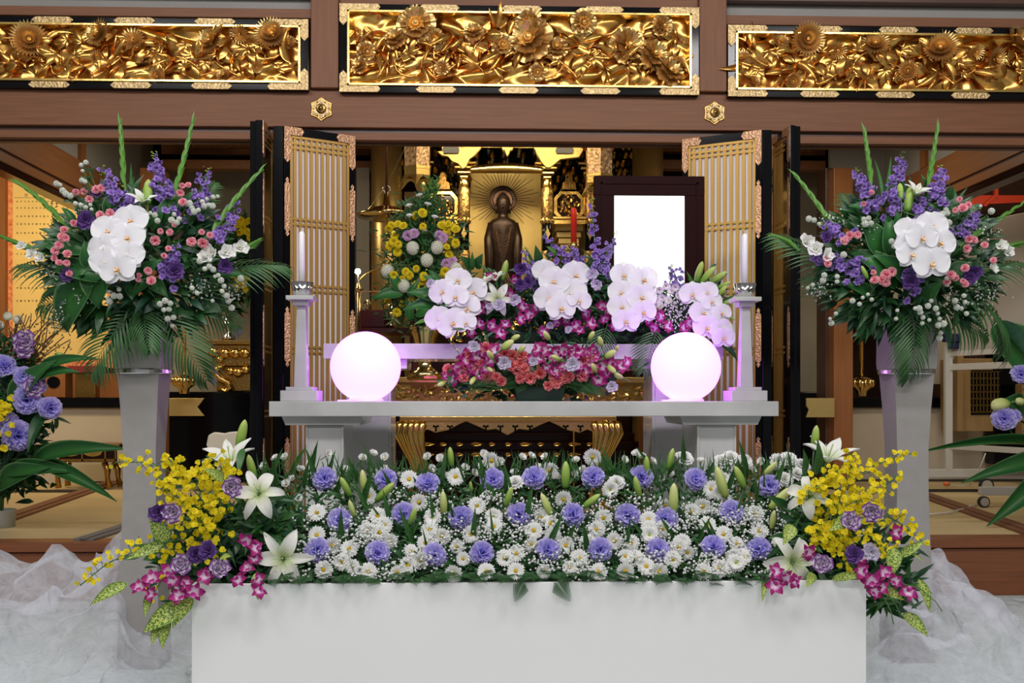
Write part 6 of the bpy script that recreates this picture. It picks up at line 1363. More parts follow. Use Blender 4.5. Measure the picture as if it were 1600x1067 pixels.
for a, b, c, d, w_, l in ((200, 912, 140, 942, 0.8, 'speckled yellow-green leaf pointing left over the tulle'), (290, 945, 222, 985, 1.1, 'speckled leaf hanging lowest at the left planter corner'), (262, 965, 252, 1012, 1.0, 'narrow speckled leaf hanging straight down on the left'), (300, 930, 268, 978, 1.2, 'speckled leaf half behind the left planter corner'), (236, 928, 226, 962, 0.9, 'small speckled leaf under the left magenta orchids'), (350, 750, 322, 732, 1.1, 'speckled leaf beneath the upward left lily'), (255, 850, 200, 872, 1.0, 'speckled leaf among the left trailing orchids'), (262, 845, 235, 812, 1.3, 'round speckled leaf behind the left yellow orchids'), (360, 868, 345, 872, 1, 'tiny speckled leaf beside left magenta orchids'), (250, 975, 236, 1005, 1.0, 'short speckled leaf beside the lowest left one'), (400, 895, 402, 935, 0.8, 'greenish leaf hanging beside the left magenta orchids'),
                      (1435, 905, 1462, 952, 0.9, 'twisted speckled leaf right of the right magenta orchids'), (1410, 958, 1452, 992, 1.0, 'speckled leaf hanging lowest on the right'), (1378, 922, 1412, 935, 1.2, 'speckled leaf under the right magenta orchids'), (1238, 820, 1226, 848, 1.4, 'round speckled leaf above the lowest right lily'), (1405, 870, 1442, 842, 0.9, 'speckled leaf pointing up right of the right lisianthus'), (1395, 855, 1402, 900, 1.5, 'broad speckled leaf below the right yellow orchids'), (1300, 905, 1350, 898, 0.7, 'speckled leaf lying along the right planter rim'), (1270, 895, 1262, 915, 1.3, 'small speckled leaf below the lowest right lily'), (1194, 905, 1192, 938, 0.6, 'pale green leaf hanging by the right magenta buds'), (1330, 808, 1300, 826, 1.2, 'speckled leaf between right lily and yellow orchids'), (1415, 860, 1444, 872, 0.5, 'narrow speckled leaf past the right planter end')):
    o = leafobj('croton', P(a, b, 2.70), P(c, d, 2.66), None, w_, k=a); o.name = 'speckled_leaf'; tag(o, lab(l), 'leaf', 'speckled yellow-green leaves')
m = MB(); m.tube([P(x, y, 2.67) for x, y in ((1385, 925), (1400, 945), (1408, 962))], 0.0015, 4); m.tube([P(x, y, 2.67) for x, y in ((1380, 930), (1392, 955), (1396, 975))], 0.0015, 4); m.tube([P(x, y, 2.67) for x, y in ((1400, 910), (1435, 918), (1462, 940), (1472, 955))], 0.0012, 4); single('trailing_twigs', m, 'stem', 'thin green twigs trailing below the right end of the bank', 'twig', smooth=True)
# dark green masses behind the ends
def leafmass(name, label, pts, n, Y0, dY, mats, Lr, Wr, area_r=(22, 18), kind='stuff', seed=0, cat='foliage', dirv=None):
    rr = random.Random(seed); m = MB()
    for i in range(n):
        c = rr.choice(pts); px = c[0] + rr.gauss(0, c[2] * 0.5 if len(c) > 2 else area_r[0]); py = c[1] + rr.gauss(0, c[2] * 0.5 if len(c) > 2 else area_r[1]); Y = Y0 + rr.uniform(-dY, dY)
        p = P(px, py, Y); d = Vector((rr.uniform(-1, 1), rr.uniform(-0.9, 0.1), rr.uniform(-0.6, 1))) if dirv is None else dirv(px, py, rr)
        m.petal(framey(p, d, (rr.uniform(-.5, .5), -1, 0.5)), rr.uniform(*Lr), rr.uniform(*Wr), pf_leaf, 0.2, -0.8, cup=0.2, nl=4, nw=2, mi=rr.randrange(len(mats)))
    return single(name, m, mats, label, cat, smooth=True, kind=kind)
leafmass('end_foliage', 'dark leaves filling the left end of the bank behind orchids', [(330, 820, 50), (370, 850, 40), (290, 870, 50), (400, 820, 40), (320, 900, 30), (420, 840, 35)], 900, 2.86, 0.05, ['leaf', 'leaf_blue', 'leaf_mid'], (0.03, 0.08), (0.008, 0.022), seed=4)
leafmass('end_foliage', 'dark leaves filling the right end of the bank behind orchids', [(1290, 830, 50), (1260, 850, 40), (1350, 870, 50), (1320, 900, 35), (1400, 910, 25), (1385, 930, 20)], 900, 2.84, 0.05, ['leaf', 'leaf_blue', 'leaf_mid'], (0.03, 0.08), (0.008, 0.022), seed=5)
for a, b, c, d, l in ((400, 830, 452, 812, 'broad dark leaf pointing right from the middle left lily'), (395, 850, 440, 800, 'broad dark leaf rising towards the leftmost carnations'), (380, 810, 350, 800, 'broad dark leaf under the middle left lily'), (385, 830, 425, 800, 'dark leaf just under the middle left lily petal'), (1265, 800, 1310, 770, 'broad dark leaf behind the right yellow orchids'), (1230, 800, 1205, 775, 'broad dark leaf rising behind the pale right buds'), (1275, 742, 1280, 690, 'upright leaf below the tallest right green bud'), (1255, 740, 1258, 705, 'upright leaf left of the upward right lily'), (380, 700, 372, 740, 'upright leaf below the tallest left green bud')):
    o = leafobj('lily' if 'upright' in l else 'dark', P(a, b, 2.86), P(c, d, 2.80), None, 1.6 if 'upright' in l else 1.1); o.name = 'dark_leaf'; tag(o, lab(l), 'leaf', 'broad dark leaves at the bank ends')
# ================================================================== TALL ARRANGEMENTS ON THE PEDESTALS
rt = random.Random(5)
def tall(side, cx, cy, Y, Ls, base):
    """everything is stuck into the flower box at pixel base; coordinates in Ls are photograph pixels"""
    ar = side + ' tall'; nm = 'scroll-side' if side == 'left' else 'whiteboard-side'
    B = P(base[0], base[1], Y + 0.03)
    def yof(px, py):   # a rounded bouquet: nearest in the middle
        d = math.hypot((px - cx) / 190, (py - cy) / 150); return Y - 0.17 * max(0, 1 - d * d) ** 0.5
    # anchors first
    for (px, py, phrase) in Ls['anchors']: anchor(ar, phrase, px, py)
    # orchid spray
    pts = [P(x, y, yof(x, y) - 0.06) for x, y in Ls['orchid_stem']]
    root = thing('orchid_spray', lab('hanging spray of round white moth orchids in the %s tall arrangement' % nm), 'orchid', tuple(pts[0]), 'white moth orchid sprays'); m = MB(); m.tube([B] + pts, 0.003, 5); part('stem', m, 'stem', root, smooth=True)
    for i, (px, py, r_, a) in enumerate(Ls['orchids']):
        p = P(px, py, yof(px, py) - 0.07 - 0.006 * i); M = Matrix.Translation(-root.location) @ frame(p, (rt.uniform(-.15, .15), -1, rt.uniform(-0.05, .15)), a, r_ * Y / F / 0.062); hang(A['phal'][i % 3], 'blossom', root, M)
    # purple stocks
    for i, (pts, n, l) in enumerate(Ls['stocks']):
        q = [B.lerp(P(*pts[0], yof(*pts[0])), 0.75)] + [P(x, y, yof(x, y) - 0.02) for x, y in pts]
        r = spray('purple_stock', lab(l), ar, q[1:], int(n * 1.7), FL, 'flower', 'purple stock spikes', R0=1.05, width=0.040, jit=0.7, tip=0.6, rng=rt, thick=0.003, start=0.02)
        tip = q[-1]
        for k in range(7):
            o = bpy.data.objects.new('green_tip_bud', GB); COL.objects.link(o); o.parent = r; o.matrix_local = Matrix.Translation(-r.location) @ frame(tip + Vector((rt.uniform(-.012, .012), -0.005, rt.uniform(-0.01, .025))), (rt.uniform(-1, 1), -0.5, 1), 0, 0.9)
    # gladiolus spikes
    for i, (pts, l) in enumerate(Ls['gladiolus']):
        q = [P(x, y, yof(x, y) - 0.03) for x, y in pts]; r = thing('gladiolus_spike', lab(l), 'flower spike', tuple(q[0]), 'green gladiolus spikes'); m = MB(); fine = [q[0].lerp(q[-1], k / 12) if len(q) == 2 else None for k in range(13)]
        if len(q) > 2: fine = [(q[0] * (1 - t) ** 2 + q[1] * 2 * t * (1 - t) + q[2] * t * t) for t in [k / 12 for k in range(13)]]
        m.tube(fine, [0.005 * (1 - 0.7 * k / 12) for k in range(13)], 6); part('stem', m, 'leaf_bright', r, smooth=True)
        for k in range(1, 12):
            d = (fine[k] - fine[k - 1]).normalized(); sd = Vector((-d.z, 0, d.x)) * (1 if k % 2 else -1); L = 0.085 * (1 - 0.045 * k)
            leafobj('bright', fine[k], fine[k] + (d * 1.25 + sd * 0.12) * L, r, 0.8, k=0, name='sheath')
    # white gladiolus blooms
    for px, py, s_, l in Ls['white']:
        p = P(px, py, yof(px, py) - 0.05); anchor(ar, 'the ' + ' '.join(l.split()[:3]), px, py) if False else None
        place(A['lilyc'] if 'lily' in l else rt.choice(A['glad']), 'white_lily' if 'lily' in l else 'white_gladiolus_bloom', lab(l), 'flower', frame(p, (rt.uniform(-.3, .3), -0.6, 0.8) if 'lily' in l else (rt.uniform(-.6, .6), -1, 0.2), rt.uniform(0, 6), s_), 'white blooms in the tall arrangements')
    for (a, b, c, d, l) in Ls['buds']:
        p, q = P(a, b, yof(a, b) - 0.05), P(c, d, yof(c, d) - 0.05); place(A['bud'], 'lily_bud', lab(l), 'flower bud', frame(p, q - p, 0, (q - p).length / 0.076), 'lily buds in the tall arrangements')
    # big leaves
    for i, (a, b, c, d, w_, kind, l) in enumerate(Ls['leaves']):
        o = leafobj(kind, P(a, b, yof(a, b) + 0.0), P(c, d, yof(c, d) - 0.05), None, w_, k=i); o.name = 'broad_leaf'; tag(o, lab(l + ' in the %s tall arrangement' % nm), 'leaf', 'broad leaves of the tall arrangements')
    # palm fronds
    for i, (a, b, c, d, k, zh, l) in enumerate(Ls['palms']):
        p, q = P(a, b, Y - 0.10), P(c, d, Y - 0.16 if abs(c - cx) < 90 else Y - 0.02); o = bpy.data.objects.new('palm_frond', PALM[k]); COL.objects.link(o); L = (q - p).length / (0.34 if k == 2 else 0.40)
        o.matrix_world = framey(p, (q - p) + Vector((0, 0, 0.10)), zh, s=L); tag(o, lab(l + ' of the %s tall arrangement' % nm), 'leaf', 'palm fronds of the tall arrangements')
    # single flowers
    for px, py, s_ in Ls['pink']:
        p = P(px, py, yof(px, py) - 0.06); place(rt.choice(A['pink']), 'spray_carnation', where(ar, 'pink spray carnation', px, py), 'flower', frame(p, tocam(p, 0.2, 0.5, rt), rt.uniform(0, 6), s_), 'pink spray carnations')
    for px, py, s_ in Ls['lisi']:
        p = P(px, py, yof(px, py) - 0.05); place(rt.choice(A['lisip']), 'lisianthus', where(ar, 'dark purple lisianthus', px, py), 'flower', frame(p, tocam(p, 0.1, 0.3, rt), rt.uniform(0, 6), s_), 'dark purple lisianthus')
    for px, py in Ls['berries']:
        p = P(px, py, yof(px, py) - 0.065); o = bpy.data.objects.new('snowball_flower', rt.choice(BERRY)); COL.objects.link(o); o.matrix_world = frame(p, tocam(p, 0.1, 0.3, rt), 0, rt.uniform(0.68, 0.95)); tag(o, where(ar, 'small round white flower ball', px, py), 'flower', 'white flower balls')
    # twiggy stems for the small flowers and dense dark leaves: nobody could count
    m = MB()
    for px, py in Ls['berries'] + [(a, b) for a, b, c in Ls['pink']]:
        p = P(px, py, yof(px, py) - 0.055); c = P(cx + (px - cx) * 0.35, cy + (py - cy) * 0.35 + 18, Y); m.tube([p, p.lerp(c, 0.5) + Vector((0, -0.01, -0.008)), c], 0.0013, 4, mi=0)
        for k in range(3):
            t = rt.uniform(0.08, 0.6); q = p.lerp(c, t); m.petal(framey(q, Vector((rt.uniform(-1, 1), -0.4, rt.uniform(-.3, 1))), (0, -1, .3)), rt.uniform(0.02, 0.045), 0.010, pf_leaf, 0.2, -0.6, nl=3, nw=2, mi=rt.choice((1, 2)))
    for i in range(Ls.get('nfill', 1500)):
        u = rt.uniform(0, 1) ** 0.6; a = rt.uniform(0, 2 * PI); px = cx + 132 * u * math.cos(a); py = cy + 15 + 108 * u * math.sin(a); Yl = yof(px, py) + rt.uniform(0.0, 0.10); p = P(px, py, Yl)
        d = Vector(((px - cx) / 120 + rt.uniform(-.6, .6), rt.uniform(-0.8, 0.1), -(py - cy) / 120 + rt.uniform(-.3, .8))); m.petal(framey(p, d, (rt.uniform(-.5, .5), -1, 0.4)), rt.uniform(0.04, 0.10), rt.uniform(0.010, 0.032), pf_leaf, 0.2, -0.9, cup=0.2, nl=4, nw=2, mi=rt.choice((1, 1, 2, 3)))
    single('filler_foliage', m, ['stem', 'leaf', 'leaf_blue', 'fern'], lab('mass of dark filler leaves and thin stems inside the %s tall arrangement' % nm), 'foliage', smooth=True, kind='stuff')
    # fluffy pale green tufts at the edge
    for i, (px, py, w_, h_, l) in enumerate(Ls['tufts']):
        m = MB()
        for k in range(90):
            x, y = px + rt.gauss(0, w_ * 0.45), py + rt.gauss(0, h_ * 0.45); p = P(x, y, yof(x, y) - rt.uniform(-.02, 0.04)); m.sphere(rt.uniform(0.002, 0.0042), 5, 4, Matrix.Translation(p), mi=rt.choice((0, 0, 1)))
            if k % 3 == 0: m.tube([p, P(px + (x - px) * 0.3 + (cx - px) * 0.15, py + (y - py) * 0.3 + 12, yof(px, py) + 0.01)], 0.0008, 3, mi=1)
        single('blossom_tuft', m, ['berry_white', 'leaf_mid'], lab(l), 'filler flower', smooth=True, kind='stuff', group='pale filler tufts')
LA = dict(
    anchors=[(185, 385, 'the white orchid spray'), (248, 262, 'the tallest purple stock'), (172, 300, 'the upper left stock'), (318, 290, 'the upper right stock'), (268, 418, 'the low dark lisianthus'), (350, 400, 'the white gladiolus blooms'), (222, 300, 'the white lily'), (80, 395, 'the outermost white gladiolus'), (300, 480, 'the right palm frond'), (150, 540, 'the left palm frond')],
    orchid_stem=[(230, 330), (200, 335), (185, 380), (180, 430)],
    orchids=[(205, 345, 27, 0.1), (170, 362, 27, -0.2), (200, 372, 27, 0.1), (162, 388, 25, 0.3), (200, 398, 25, -0.1), (166, 408, 25, 0.2), (184, 420, 29, 0.15)],
    stocks=[([(262, 325), (250, 290), (243, 248)], 34, 'tallest purple stock spike in the middle of the scroll-side tall arrangement'), ([(196, 318), (180, 300), (163, 272)], 26, 'purple stock spike left of the tallest one, scroll-side arrangement'), ([(205, 345), (196, 322), (190, 300)], 16, 'short purple stock spike above the scroll-side white orchids'), ([(300, 330), (316, 300), (325, 268)], 22, 'purple stock spike right of the tallest one, scroll-side arrangement'), ([(335, 385), (356, 350), (372, 318)], 20, 'purple stock spike leaning towards the left folding door'), ([(262, 440), (268, 415), (276, 388)], 24, 'purple stock hanging low in front of the scroll-side arrangement')],
    gladiolus=[([(196, 300), (192, 240), (188, 190)], 'upright green gladiolus spike above the scroll-side white orchids'), ([(272, 312), (288, 250), (303, 186)], 'green gladiolus spike rising over the tallest scroll-side stock'), ([(325, 378), (362, 315), (411, 264)], 'green gladiolus spike leaning right onto the left folding door'), ([(112, 362), (60, 305), (26, 286)], 'green gladiolus spike leaning left across the golden scroll'), ([(70, 398), (35, 385), (2, 370)], 'short green gladiolus tip at the left picture edge'), ([(352, 404), (380, 392), (402, 378)], 'gladiolus tip beyond the white blooms near left folding door')],
    white=[(222, 318, 0.72, 'white lily half open above the scroll-side white orchids'), (335, 398, 1.25, 'white gladiolus bloom lowest of three beside the left folding door'), (352, 396, 1.2, 'white gladiolus bloom in the middle of three beside left folding door'), (374, 388, 1.1, 'white gladiolus bloom outermost of three beside the left folding door'), (50, 398, 0.8, 'small white gladiolus bloom over the golden scroll, inner one'), (33, 385, 0.7, 'small white gladiolus bloom over the golden scroll, outer one'), (66, 404, 0.8, 'small white gladiolus bloom over the golden scroll, innermost'), (322, 405, 1.0, 'white gladiolus bloom tucked behind the three beside left folding door')],
    buds=[(231, 318, 232, 280, 'tall green lily bud beside the half open scroll-side lily')],
    leaves=[(140, 395, 55, 370, 1.0, 'hosta', 'broad leaf reaching left over the scroll'), (170, 440, 60, 412, 0.8, 'hosta', 'dark leaf under the outer white blooms'), (150, 415, 150, 480, 1.5, 'hosta', 'wide folded leaf below the white orchids'), (150, 430, 85, 540, 1.1, 'hosta', 'large leaf hanging to the lower left'), (170, 450, 100, 520, 1.0, 'hosta', 'dark leaf behind the lower left one'), (240, 360, 252, 310, 1.1, 'hosta', 'upright leaf right of the lily'), (255, 350, 280, 295, 1.1, 'hosta', 'upright leaf behind the tallest stock'), (172, 340, 178, 290, 1.2, 'hosta', 'upright leaf behind the upper left stock'), (208, 445, 205, 465, 1.5, 'hosta', 'short leaf under the lowest orchid'), (235, 438, 208, 462, 1.2, 'hosta', 'pointed leaf below the pink buds, left one'), (235, 438, 260, 460, 1.2, 'hosta', 'pointed leaf below the pink buds, right one'), (210, 330, 202, 250, 0.9, 'blade', 'narrow blade beside the upright gladiolus'), (300, 410, 262, 430, 0.9, 'hosta', 'leaf behind the low dark lisianthus'), (330, 440, 385, 420, 0.8, 'hosta', 'leaf reaching right below the white gladiolus'), (290, 340, 315, 315, 0.9, 'hosta', 'leaf beside the upper right stock'), (120, 350, 95, 322, 0.8, 'hosta', 'curled leaf over the calligraphy'), (145, 420, 130, 380, 1.4, 'hosta', 'dark leaf left of the white orchids'), (225, 440, 240, 400, 1.4, 'hosta', 'dark leaf right of the white orchids')],
    palms=[(225, 470, 160, 590, 0, (0, -1, 0.3), 'palm frond hanging down over the left side'), (245, 460, 290, 590, 1, (0, -1, 0.3), 'palm frond hanging down over the right side'), (300, 440, 440, 455, 2, (0.2, -0.6, 1), 'palm frond reaching right to the candlestick'), (140, 440, 30, 455, 2, (-0.3, -0.6, 1), 'palm frond reaching left past the scroll'), (225, 470, 228, 555, 2, (0, -1, 0.2), 'short palm frond in front of the pedestal'), (150, 460, 70, 520, 2, (-0.3, -1, 0.3), 'drooping palm frond low on the outer side'), (270, 460, 350, 540, 2, (0.3, -1, 0.4), 'small palm frond low on the inner side'), (300, 340, 350, 305, 2, (0, -1, 0.3), 'thin palm frond rising behind the stocks')],
    pink=[(118, 300, 0.8), (132, 299, 0.8), (151, 298, 1.0), (158, 295, 0.9), (140, 311, 0.9), (158, 338, 1.0), (172, 334, 1.0), (100, 360, 0.9), (98, 372, 1.1), (103, 372, 0.9), (92, 384, 1.0), (86, 392, 1.0), (105, 398, 1.0), (93, 412, 0.8), (104, 411, 0.8), (108, 428, 0.8), (243, 375, 1.15), (251, 361, 0.7), (266, 363, 0.8), (263, 389, 0.7), (256, 400, 0.7), (231, 423, 0.9), (237, 440, 1.1), (217, 431, 0.6), (216, 437, 0.6), (300, 378, 1.1), (318, 379, 1.25), (315, 363, 0.7), (328, 368, 0.8), (284, 290, 0.7), (295, 290, 0.7), (281, 301, 0.9), (286, 317, 1.0), (115, 350, 0.9), (126, 352, 0.7), (84, 405, 0.8), (272, 352, 0.6)],
    lisi=[(133, 345, 1.2), (178, 435, 1.0), (272, 425, 1.2), (352, 416, 1.0), (105, 428, 0.9), (150, 300, 0.7)],
    berries=[(127, 258), (134, 254), (129, 267), (128, 282), (133, 284), (94, 289), (88, 287), (98, 298), (103, 303), (110, 306), (118, 318), (126, 320), (134, 324), (141, 320), (143, 327), (235, 333), (242, 336), (231, 340), (246, 345), (300, 325), (296, 318), (303, 331), (316, 315), (323, 311), (319, 322), (326, 320), (333, 308), (340, 307), (332, 322), (310, 328), (272, 335), (280, 342), (276, 348), (268, 344), (320, 420), (327, 416), (333, 421), (341, 430), (345, 438), (336, 432), (350, 447), (354, 462), (347, 455), (357, 470), (362, 481), (312, 408), (320, 400), (250, 475), (258, 470), (266, 474), (256, 484), (264, 483), (262, 498), (271, 496), (269, 509), (170, 456), (186, 452), (178, 462), (187, 463), (171, 471), (168, 466), (376, 435), (300, 450), (308, 458), (332, 470), (274, 348)],
    tufts=[(130, 328, 14, 12, 'pale tuft of tiny blossoms beside the golden scroll, upper'), (95, 430, 30, 16, 'pale tuft of tiny blossoms low over the golden scroll'), (130, 470, 20, 20, 'pale tuft of tiny blossoms at the lower left of scroll-side arrangement'), (315, 450, 25, 18, 'pale tuft of tiny blossoms below the white gladiolus by the left door'), (365, 450, 18, 25, 'tuft of tiny blossoms nearest the left folding door'), (88, 500, 18, 25, 'faint tuft of twiggy blossoms hanging lowest over the golden scroll')], nfill=950)
RA = dict(
    anchors=[(1445, 380, 'the white orchid spray'), (1400, 290, 'the tallest purple stock'), (1355, 310, 'the upper left stock'), (1460, 300, 'the upper right stock'), (1312, 410, 'the slanting purple stock'), (1262, 388, 'the white gladiolus blooms'), (1430, 310, 'the white lily'), (1560, 385, 'the outer white bloom'), (1320, 480, 'the left palm frond'), (1530, 500, 'the right palm frond')],
    orchid_stem=[(1410, 330), (1440, 340), (1450, 380), (1455, 430)],
    orchids=[(1420, 362, 25, -0.1), (1455, 355, 27, 0.2), (1422, 382, 25, 0.3), (1468, 380, 26, -0.1), (1424, 398, 24, 0.1), (1440, 372, 26, 0), (1455, 412, 29, 0.1)],
    stocks=[([(1390, 330), (1397, 300), (1407, 250)], 34, 'tallest purple stock spike in the middle of the whiteboard-side tall arrangement'), ([(1365, 325), (1350, 300), (1340, 275)], 26, 'purple stock spike left of the tallest one, whiteboard-side arrangement'), ([(1450, 325), (1462, 300), (1470, 268)], 28, 'purple stock spike right of the tallest one, whiteboard-side arrangement'), ([(1435, 345), (1436, 328), (1438, 315)], 14, 'short purple stock spike above the whiteboard-side white orchids'), ([(1345, 430), (1310, 410), (1268, 400)], 34, 'purple stock spike slanting left below the white gladiolus by the right door'), ([(1320, 375), (1300, 362), (1285, 350)], 12, 'small purple stock tip near the right black door stack'), ([(1495, 365), (1510, 350), (1525, 335)], 12, 'small purple stock tip in front of the whiteboard'), ([(1420, 455), (1426, 430), (1432, 412)], 22, 'purple stock hanging low in front of the whiteboard-side arrangement')],
    gladiolus=[([(1362, 300), (1356, 250), (1350, 205)], 'upright green gladiolus spike above the whiteboard-side stocks'), ([(1448, 300), (1456, 250), (1465, 198)], 'green gladiolus spike crossing the side lintel on the right'), ([(1315, 378), (1275, 315), (1240, 272)], 'green gladiolus spike leaning left onto the right black door stack'), ([(1500, 385), (1550, 350), (1602, 315)], 'green gladiolus spike leaning right across the whiteboard'), ([(1250, 392), (1232, 380), (1214, 372)], 'gladiolus tip beyond the white blooms near right folding door'), ([(1560, 390), (1585, 385), (1605, 378)], 'short gladiolus tip at the right picture edge')],
    white=[(1430, 305, 0.72, 'white lily half open above the whiteboard-side white orchids'), (1258, 380, 1.15, 'white gladiolus bloom outermost beside the right black door stack'), (1275, 392, 1.1, 'white gladiolus bloom in the middle beside the right black door stack'), (1290, 400, 1.0, 'white gladiolus bloom innermost beside the right black door stack'), (1562, 385, 0.9, 'white bloom in front of the whiteboard, outer one'), (1575, 395, 0.8, 'white bloom in front of the whiteboard, outermost one'), (1548, 420, 0.8, 'small white bloom in front of the whiteboard, lowest one')],
    buds=[(1408, 312, 1406, 286, 'green lily bud over the tallest whiteboard-side stock'), (1418, 330, 1422, 292, 'pale lily bud beside the half open whiteboard-side lily'), (1356, 435, 1346, 415, 'thin green bud under the slanting purple stock')],
    leaves=[(1375, 400, 1352, 335, 1.3, 'hosta', 'wide upright leaf left of the orchids'), (1392, 400, 1385, 335, 1.4, 'hosta', 'wide upright leaf beside the orchids'), (1405, 380, 1405, 330, 1.3, 'hosta', 'pale-edged leaf behind the orchids'), (1400, 450, 1330, 385, 1.1, 'hosta', 'broad leaf slanting to upper left'), (1415, 440, 1375, 395, 1.2, 'hosta', 'broad leaf below the orchids, left one'), (1480, 430, 1535, 415, 1.5, 'hosta', 'arching leaf right of the lowest orchid'), (1485, 445, 1530, 440, 1.1, 'hosta', 'darker leaf under the arching one'), (1375, 335, 1330, 318, 1.0, 'hosta', 'leaf behind the upper left stock'), (1382, 310, 1395, 240, 0.9, 'blade', 'narrow blade left of the tallest stock'), (1380, 320, 1370, 245, 0.9, 'blade', 'narrow blade behind the tallest stock'), (1478, 345, 1472, 296, 0.9, 'hosta', 'upright leaf right of the upper right stock'), (1475, 350, 1455, 318, 1.3, 'hosta', 'dark leaf behind the upper right stock'), (1440, 470, 1470, 440, 1.3, 'hosta', 'dark leaf under the orchids'), (1365, 470, 1320, 440, 1.0, 'hosta', 'dark leaf low on the inner side')],
    palms=[(1420, 480, 1320, 520, 0, (0, -1, 0.5), 'palm frond hanging down over the inner side'), (1420, 470, 1430, 580, 1, (0, -1, 0.2), 'palm frond fanned in front of the pedestal'), (1460, 450, 1600, 540, 1, (0.2, -0.8, 0.8), 'large palm frond sweeping down over the whiteboard'), (1310, 430, 1200, 400, 2, (-0.2, -0.6, 1), 'palm frond reaching left to the folding door'), (1490, 440, 1600, 450, 2, (0.2, -0.5, 1), 'upper palm frond over the whiteboard'), (1350, 470, 1255, 470, 2, (-0.3, -0.8, 0.6), 'palm frond low on the door side'), (1360, 370, 1305, 320, 2, (0, -1, 0.3), 'thin palm frond behind the stocks on the door side'), (1450, 480, 1530, 560, 2, (0.2, -1, 0.3), 'short palm frond hanging beside the whiteboard post')],
    pink=[(1318, 378, 1.0), (1329, 368, 1.0), (1340, 367, 0.9), (1293, 412, 0.9), (1367, 438, 1.0), (1377, 438, 1.1), (1386, 430, 1.3), (1392, 425, 1.1), (1385, 440, 1.1), (1364, 426, 0.7), (1505, 327, 1.1), (1513, 322, 0.9), (1492, 329, 0.7), (1500, 312, 0.7), (1513, 373, 1.0), (1521, 376, 0.9), (1510, 388, 1.0), (1538, 384, 0.9), (1508, 420, 1.0), (1485, 430, 1.1), (1494, 434, 0.8), (1508, 445, 0.9), (1480, 442, 0.9), (1350, 318, 0.6), (1362, 302, 0.7), (1290, 405, 0.7), (1552, 408, 0.8), (1505, 440, 0.7)],
    lisi=[(1424, 440, 1.1), (1520, 425, 1.1), (1292, 372, 0.8), (1515, 435, 0.9)],
    berries=[(1264, 342), (1272, 344), (1280, 350), (1350, 343), (1357, 341), (1352, 350), (1361, 349), (1393, 377), (1398, 384), (1472, 335), (1480, 333), (1474, 345), (1482, 348), (1478, 328), (1532, 322), (1549, 330), (1288, 430), (1286, 438), (1308, 432), (1308, 440), (1318, 376), (1262, 450), (1270, 445), (1297, 498), (1299, 505), (1306, 490), (1332, 470), (1348, 465), (1356, 460), (1362, 468), (1343, 475), (1402, 485), (1400, 498), (1438, 488), (1442, 496), (1430, 482), (1441, 505), (1436, 482), (1465, 490), (1462, 482), (1468, 498), (1474, 506), (1466, 508), (1470, 520), (1468, 528), (1479, 435), (1480, 445), (1492, 470), (1506, 462), (1508, 472), (1495, 480), (1502, 482), (1510, 490), (1450, 478), (1455, 470), (1523, 440), (1318, 398), (1452, 500)],
    tufts=[(1300, 345, 22, 16, 'pale tuft of tiny blossoms near the right black door stack'), (1545, 455, 25, 20, 'pale tuft of tiny blossoms in front of the whiteboard, lower'), (1540, 360, 25, 14, 'pale tuft of tiny blossoms in front of the whiteboard, upper'), (1280, 455, 22, 14, 'pale tuft of tiny blossoms low beside the right black door stack'), (1355, 355, 18, 20, 'pale tuft of tiny blossoms left of the whiteboard-side orchids'), (1500, 470, 20, 20, 'pale tuft of tiny blossoms below the arching leaf')], nfill=950)
tall('left', 215, 400, 3.58, LA, (226, 495)); tall('right', 1418, 400, 3.58, RA, (1416, 495))
# ================================================================== ORCHID DISPLAY ON THE UPPER SHELF
rm_ = random.Random(31)
YM = 4.30
for ph, px, py in (('the leftmost orchid spray', 705, 470), ('the orchid spray before the red candle', 875, 460), ('the orchid spray under the picture', 990, 465), ('the orchid spray by the right globe lamp', 1105, 485), ('the open white lily', 778, 470), ('the tall purple stock', 928, 380)): anchor('shelf', ph, px, py)
for base, pts, l in (((740, 430), [(739, 456, 25, .3), (716, 438, 22, -.2), (691, 456, 22, .5), (729, 483, 25, .6), (712, 464, 22, 0), (685, 498, 22, .3), (707, 505, 26, .5), (728, 505, 18, .2)], 'leftmost spray of white moth orchids above the upper shelf'),
                     ((880, 415), [(850, 423, 20, 0), (899, 430, 25, .1), (866, 440, 26, -.2), (892, 458, 27, .1), (858, 466, 25, .2), (905, 470, 20, -.3), (876, 482, 25, .1)], 'white moth orchid spray below the red candle'),
                     ((990, 425), [(975, 430, 23, 0), (1005, 438, 26, .2), (972, 458, 24, -.2), (1002, 465, 26, .1), (972, 480, 24, .2), (1005, 488, 22, .2), (978, 502, 23, 0)], 'white moth orchid spray directly below the glowing picture'),
                     ((1100, 440), [(1082, 460, 22, 0), (1104, 458, 20, .4), (1112, 472, 18, .2), (1098, 490, 24, .1), (1127, 490, 18, .3), (1105, 512, 24, -.1), (1126, 515, 20, .1), (1130, 528, 20, 0)], 'white moth orchid spray bending over the right globe lamp')):
    b = P(*base, YM); r = thing('orchid_spray', lab(l), 'orchid', tuple(b), 'white moth orchid sprays'); m = MB(); m.tube([P(base[0] + (900 - base[0]) * 0.3, 530, 4.4), b] + [P(p[0], p[1], YM - 0.04) for p in pts[1::3]], 0.003, 5); part('stem', m, 'stem', r, smooth=True)
    for i, (px, py, rr_, a) in enumerate(pts):
        p = P(px, py, YM - 0.09 - 0.008 * i); hang(A['phal'][i % 3], 'blossom', r, Matrix.Translation(-r.location) @ frame(p, (rm_.uniform(-.2, .2), -1, rm_.uniform(-.05, .2)), a, rr_ * YM / F / 0.062))
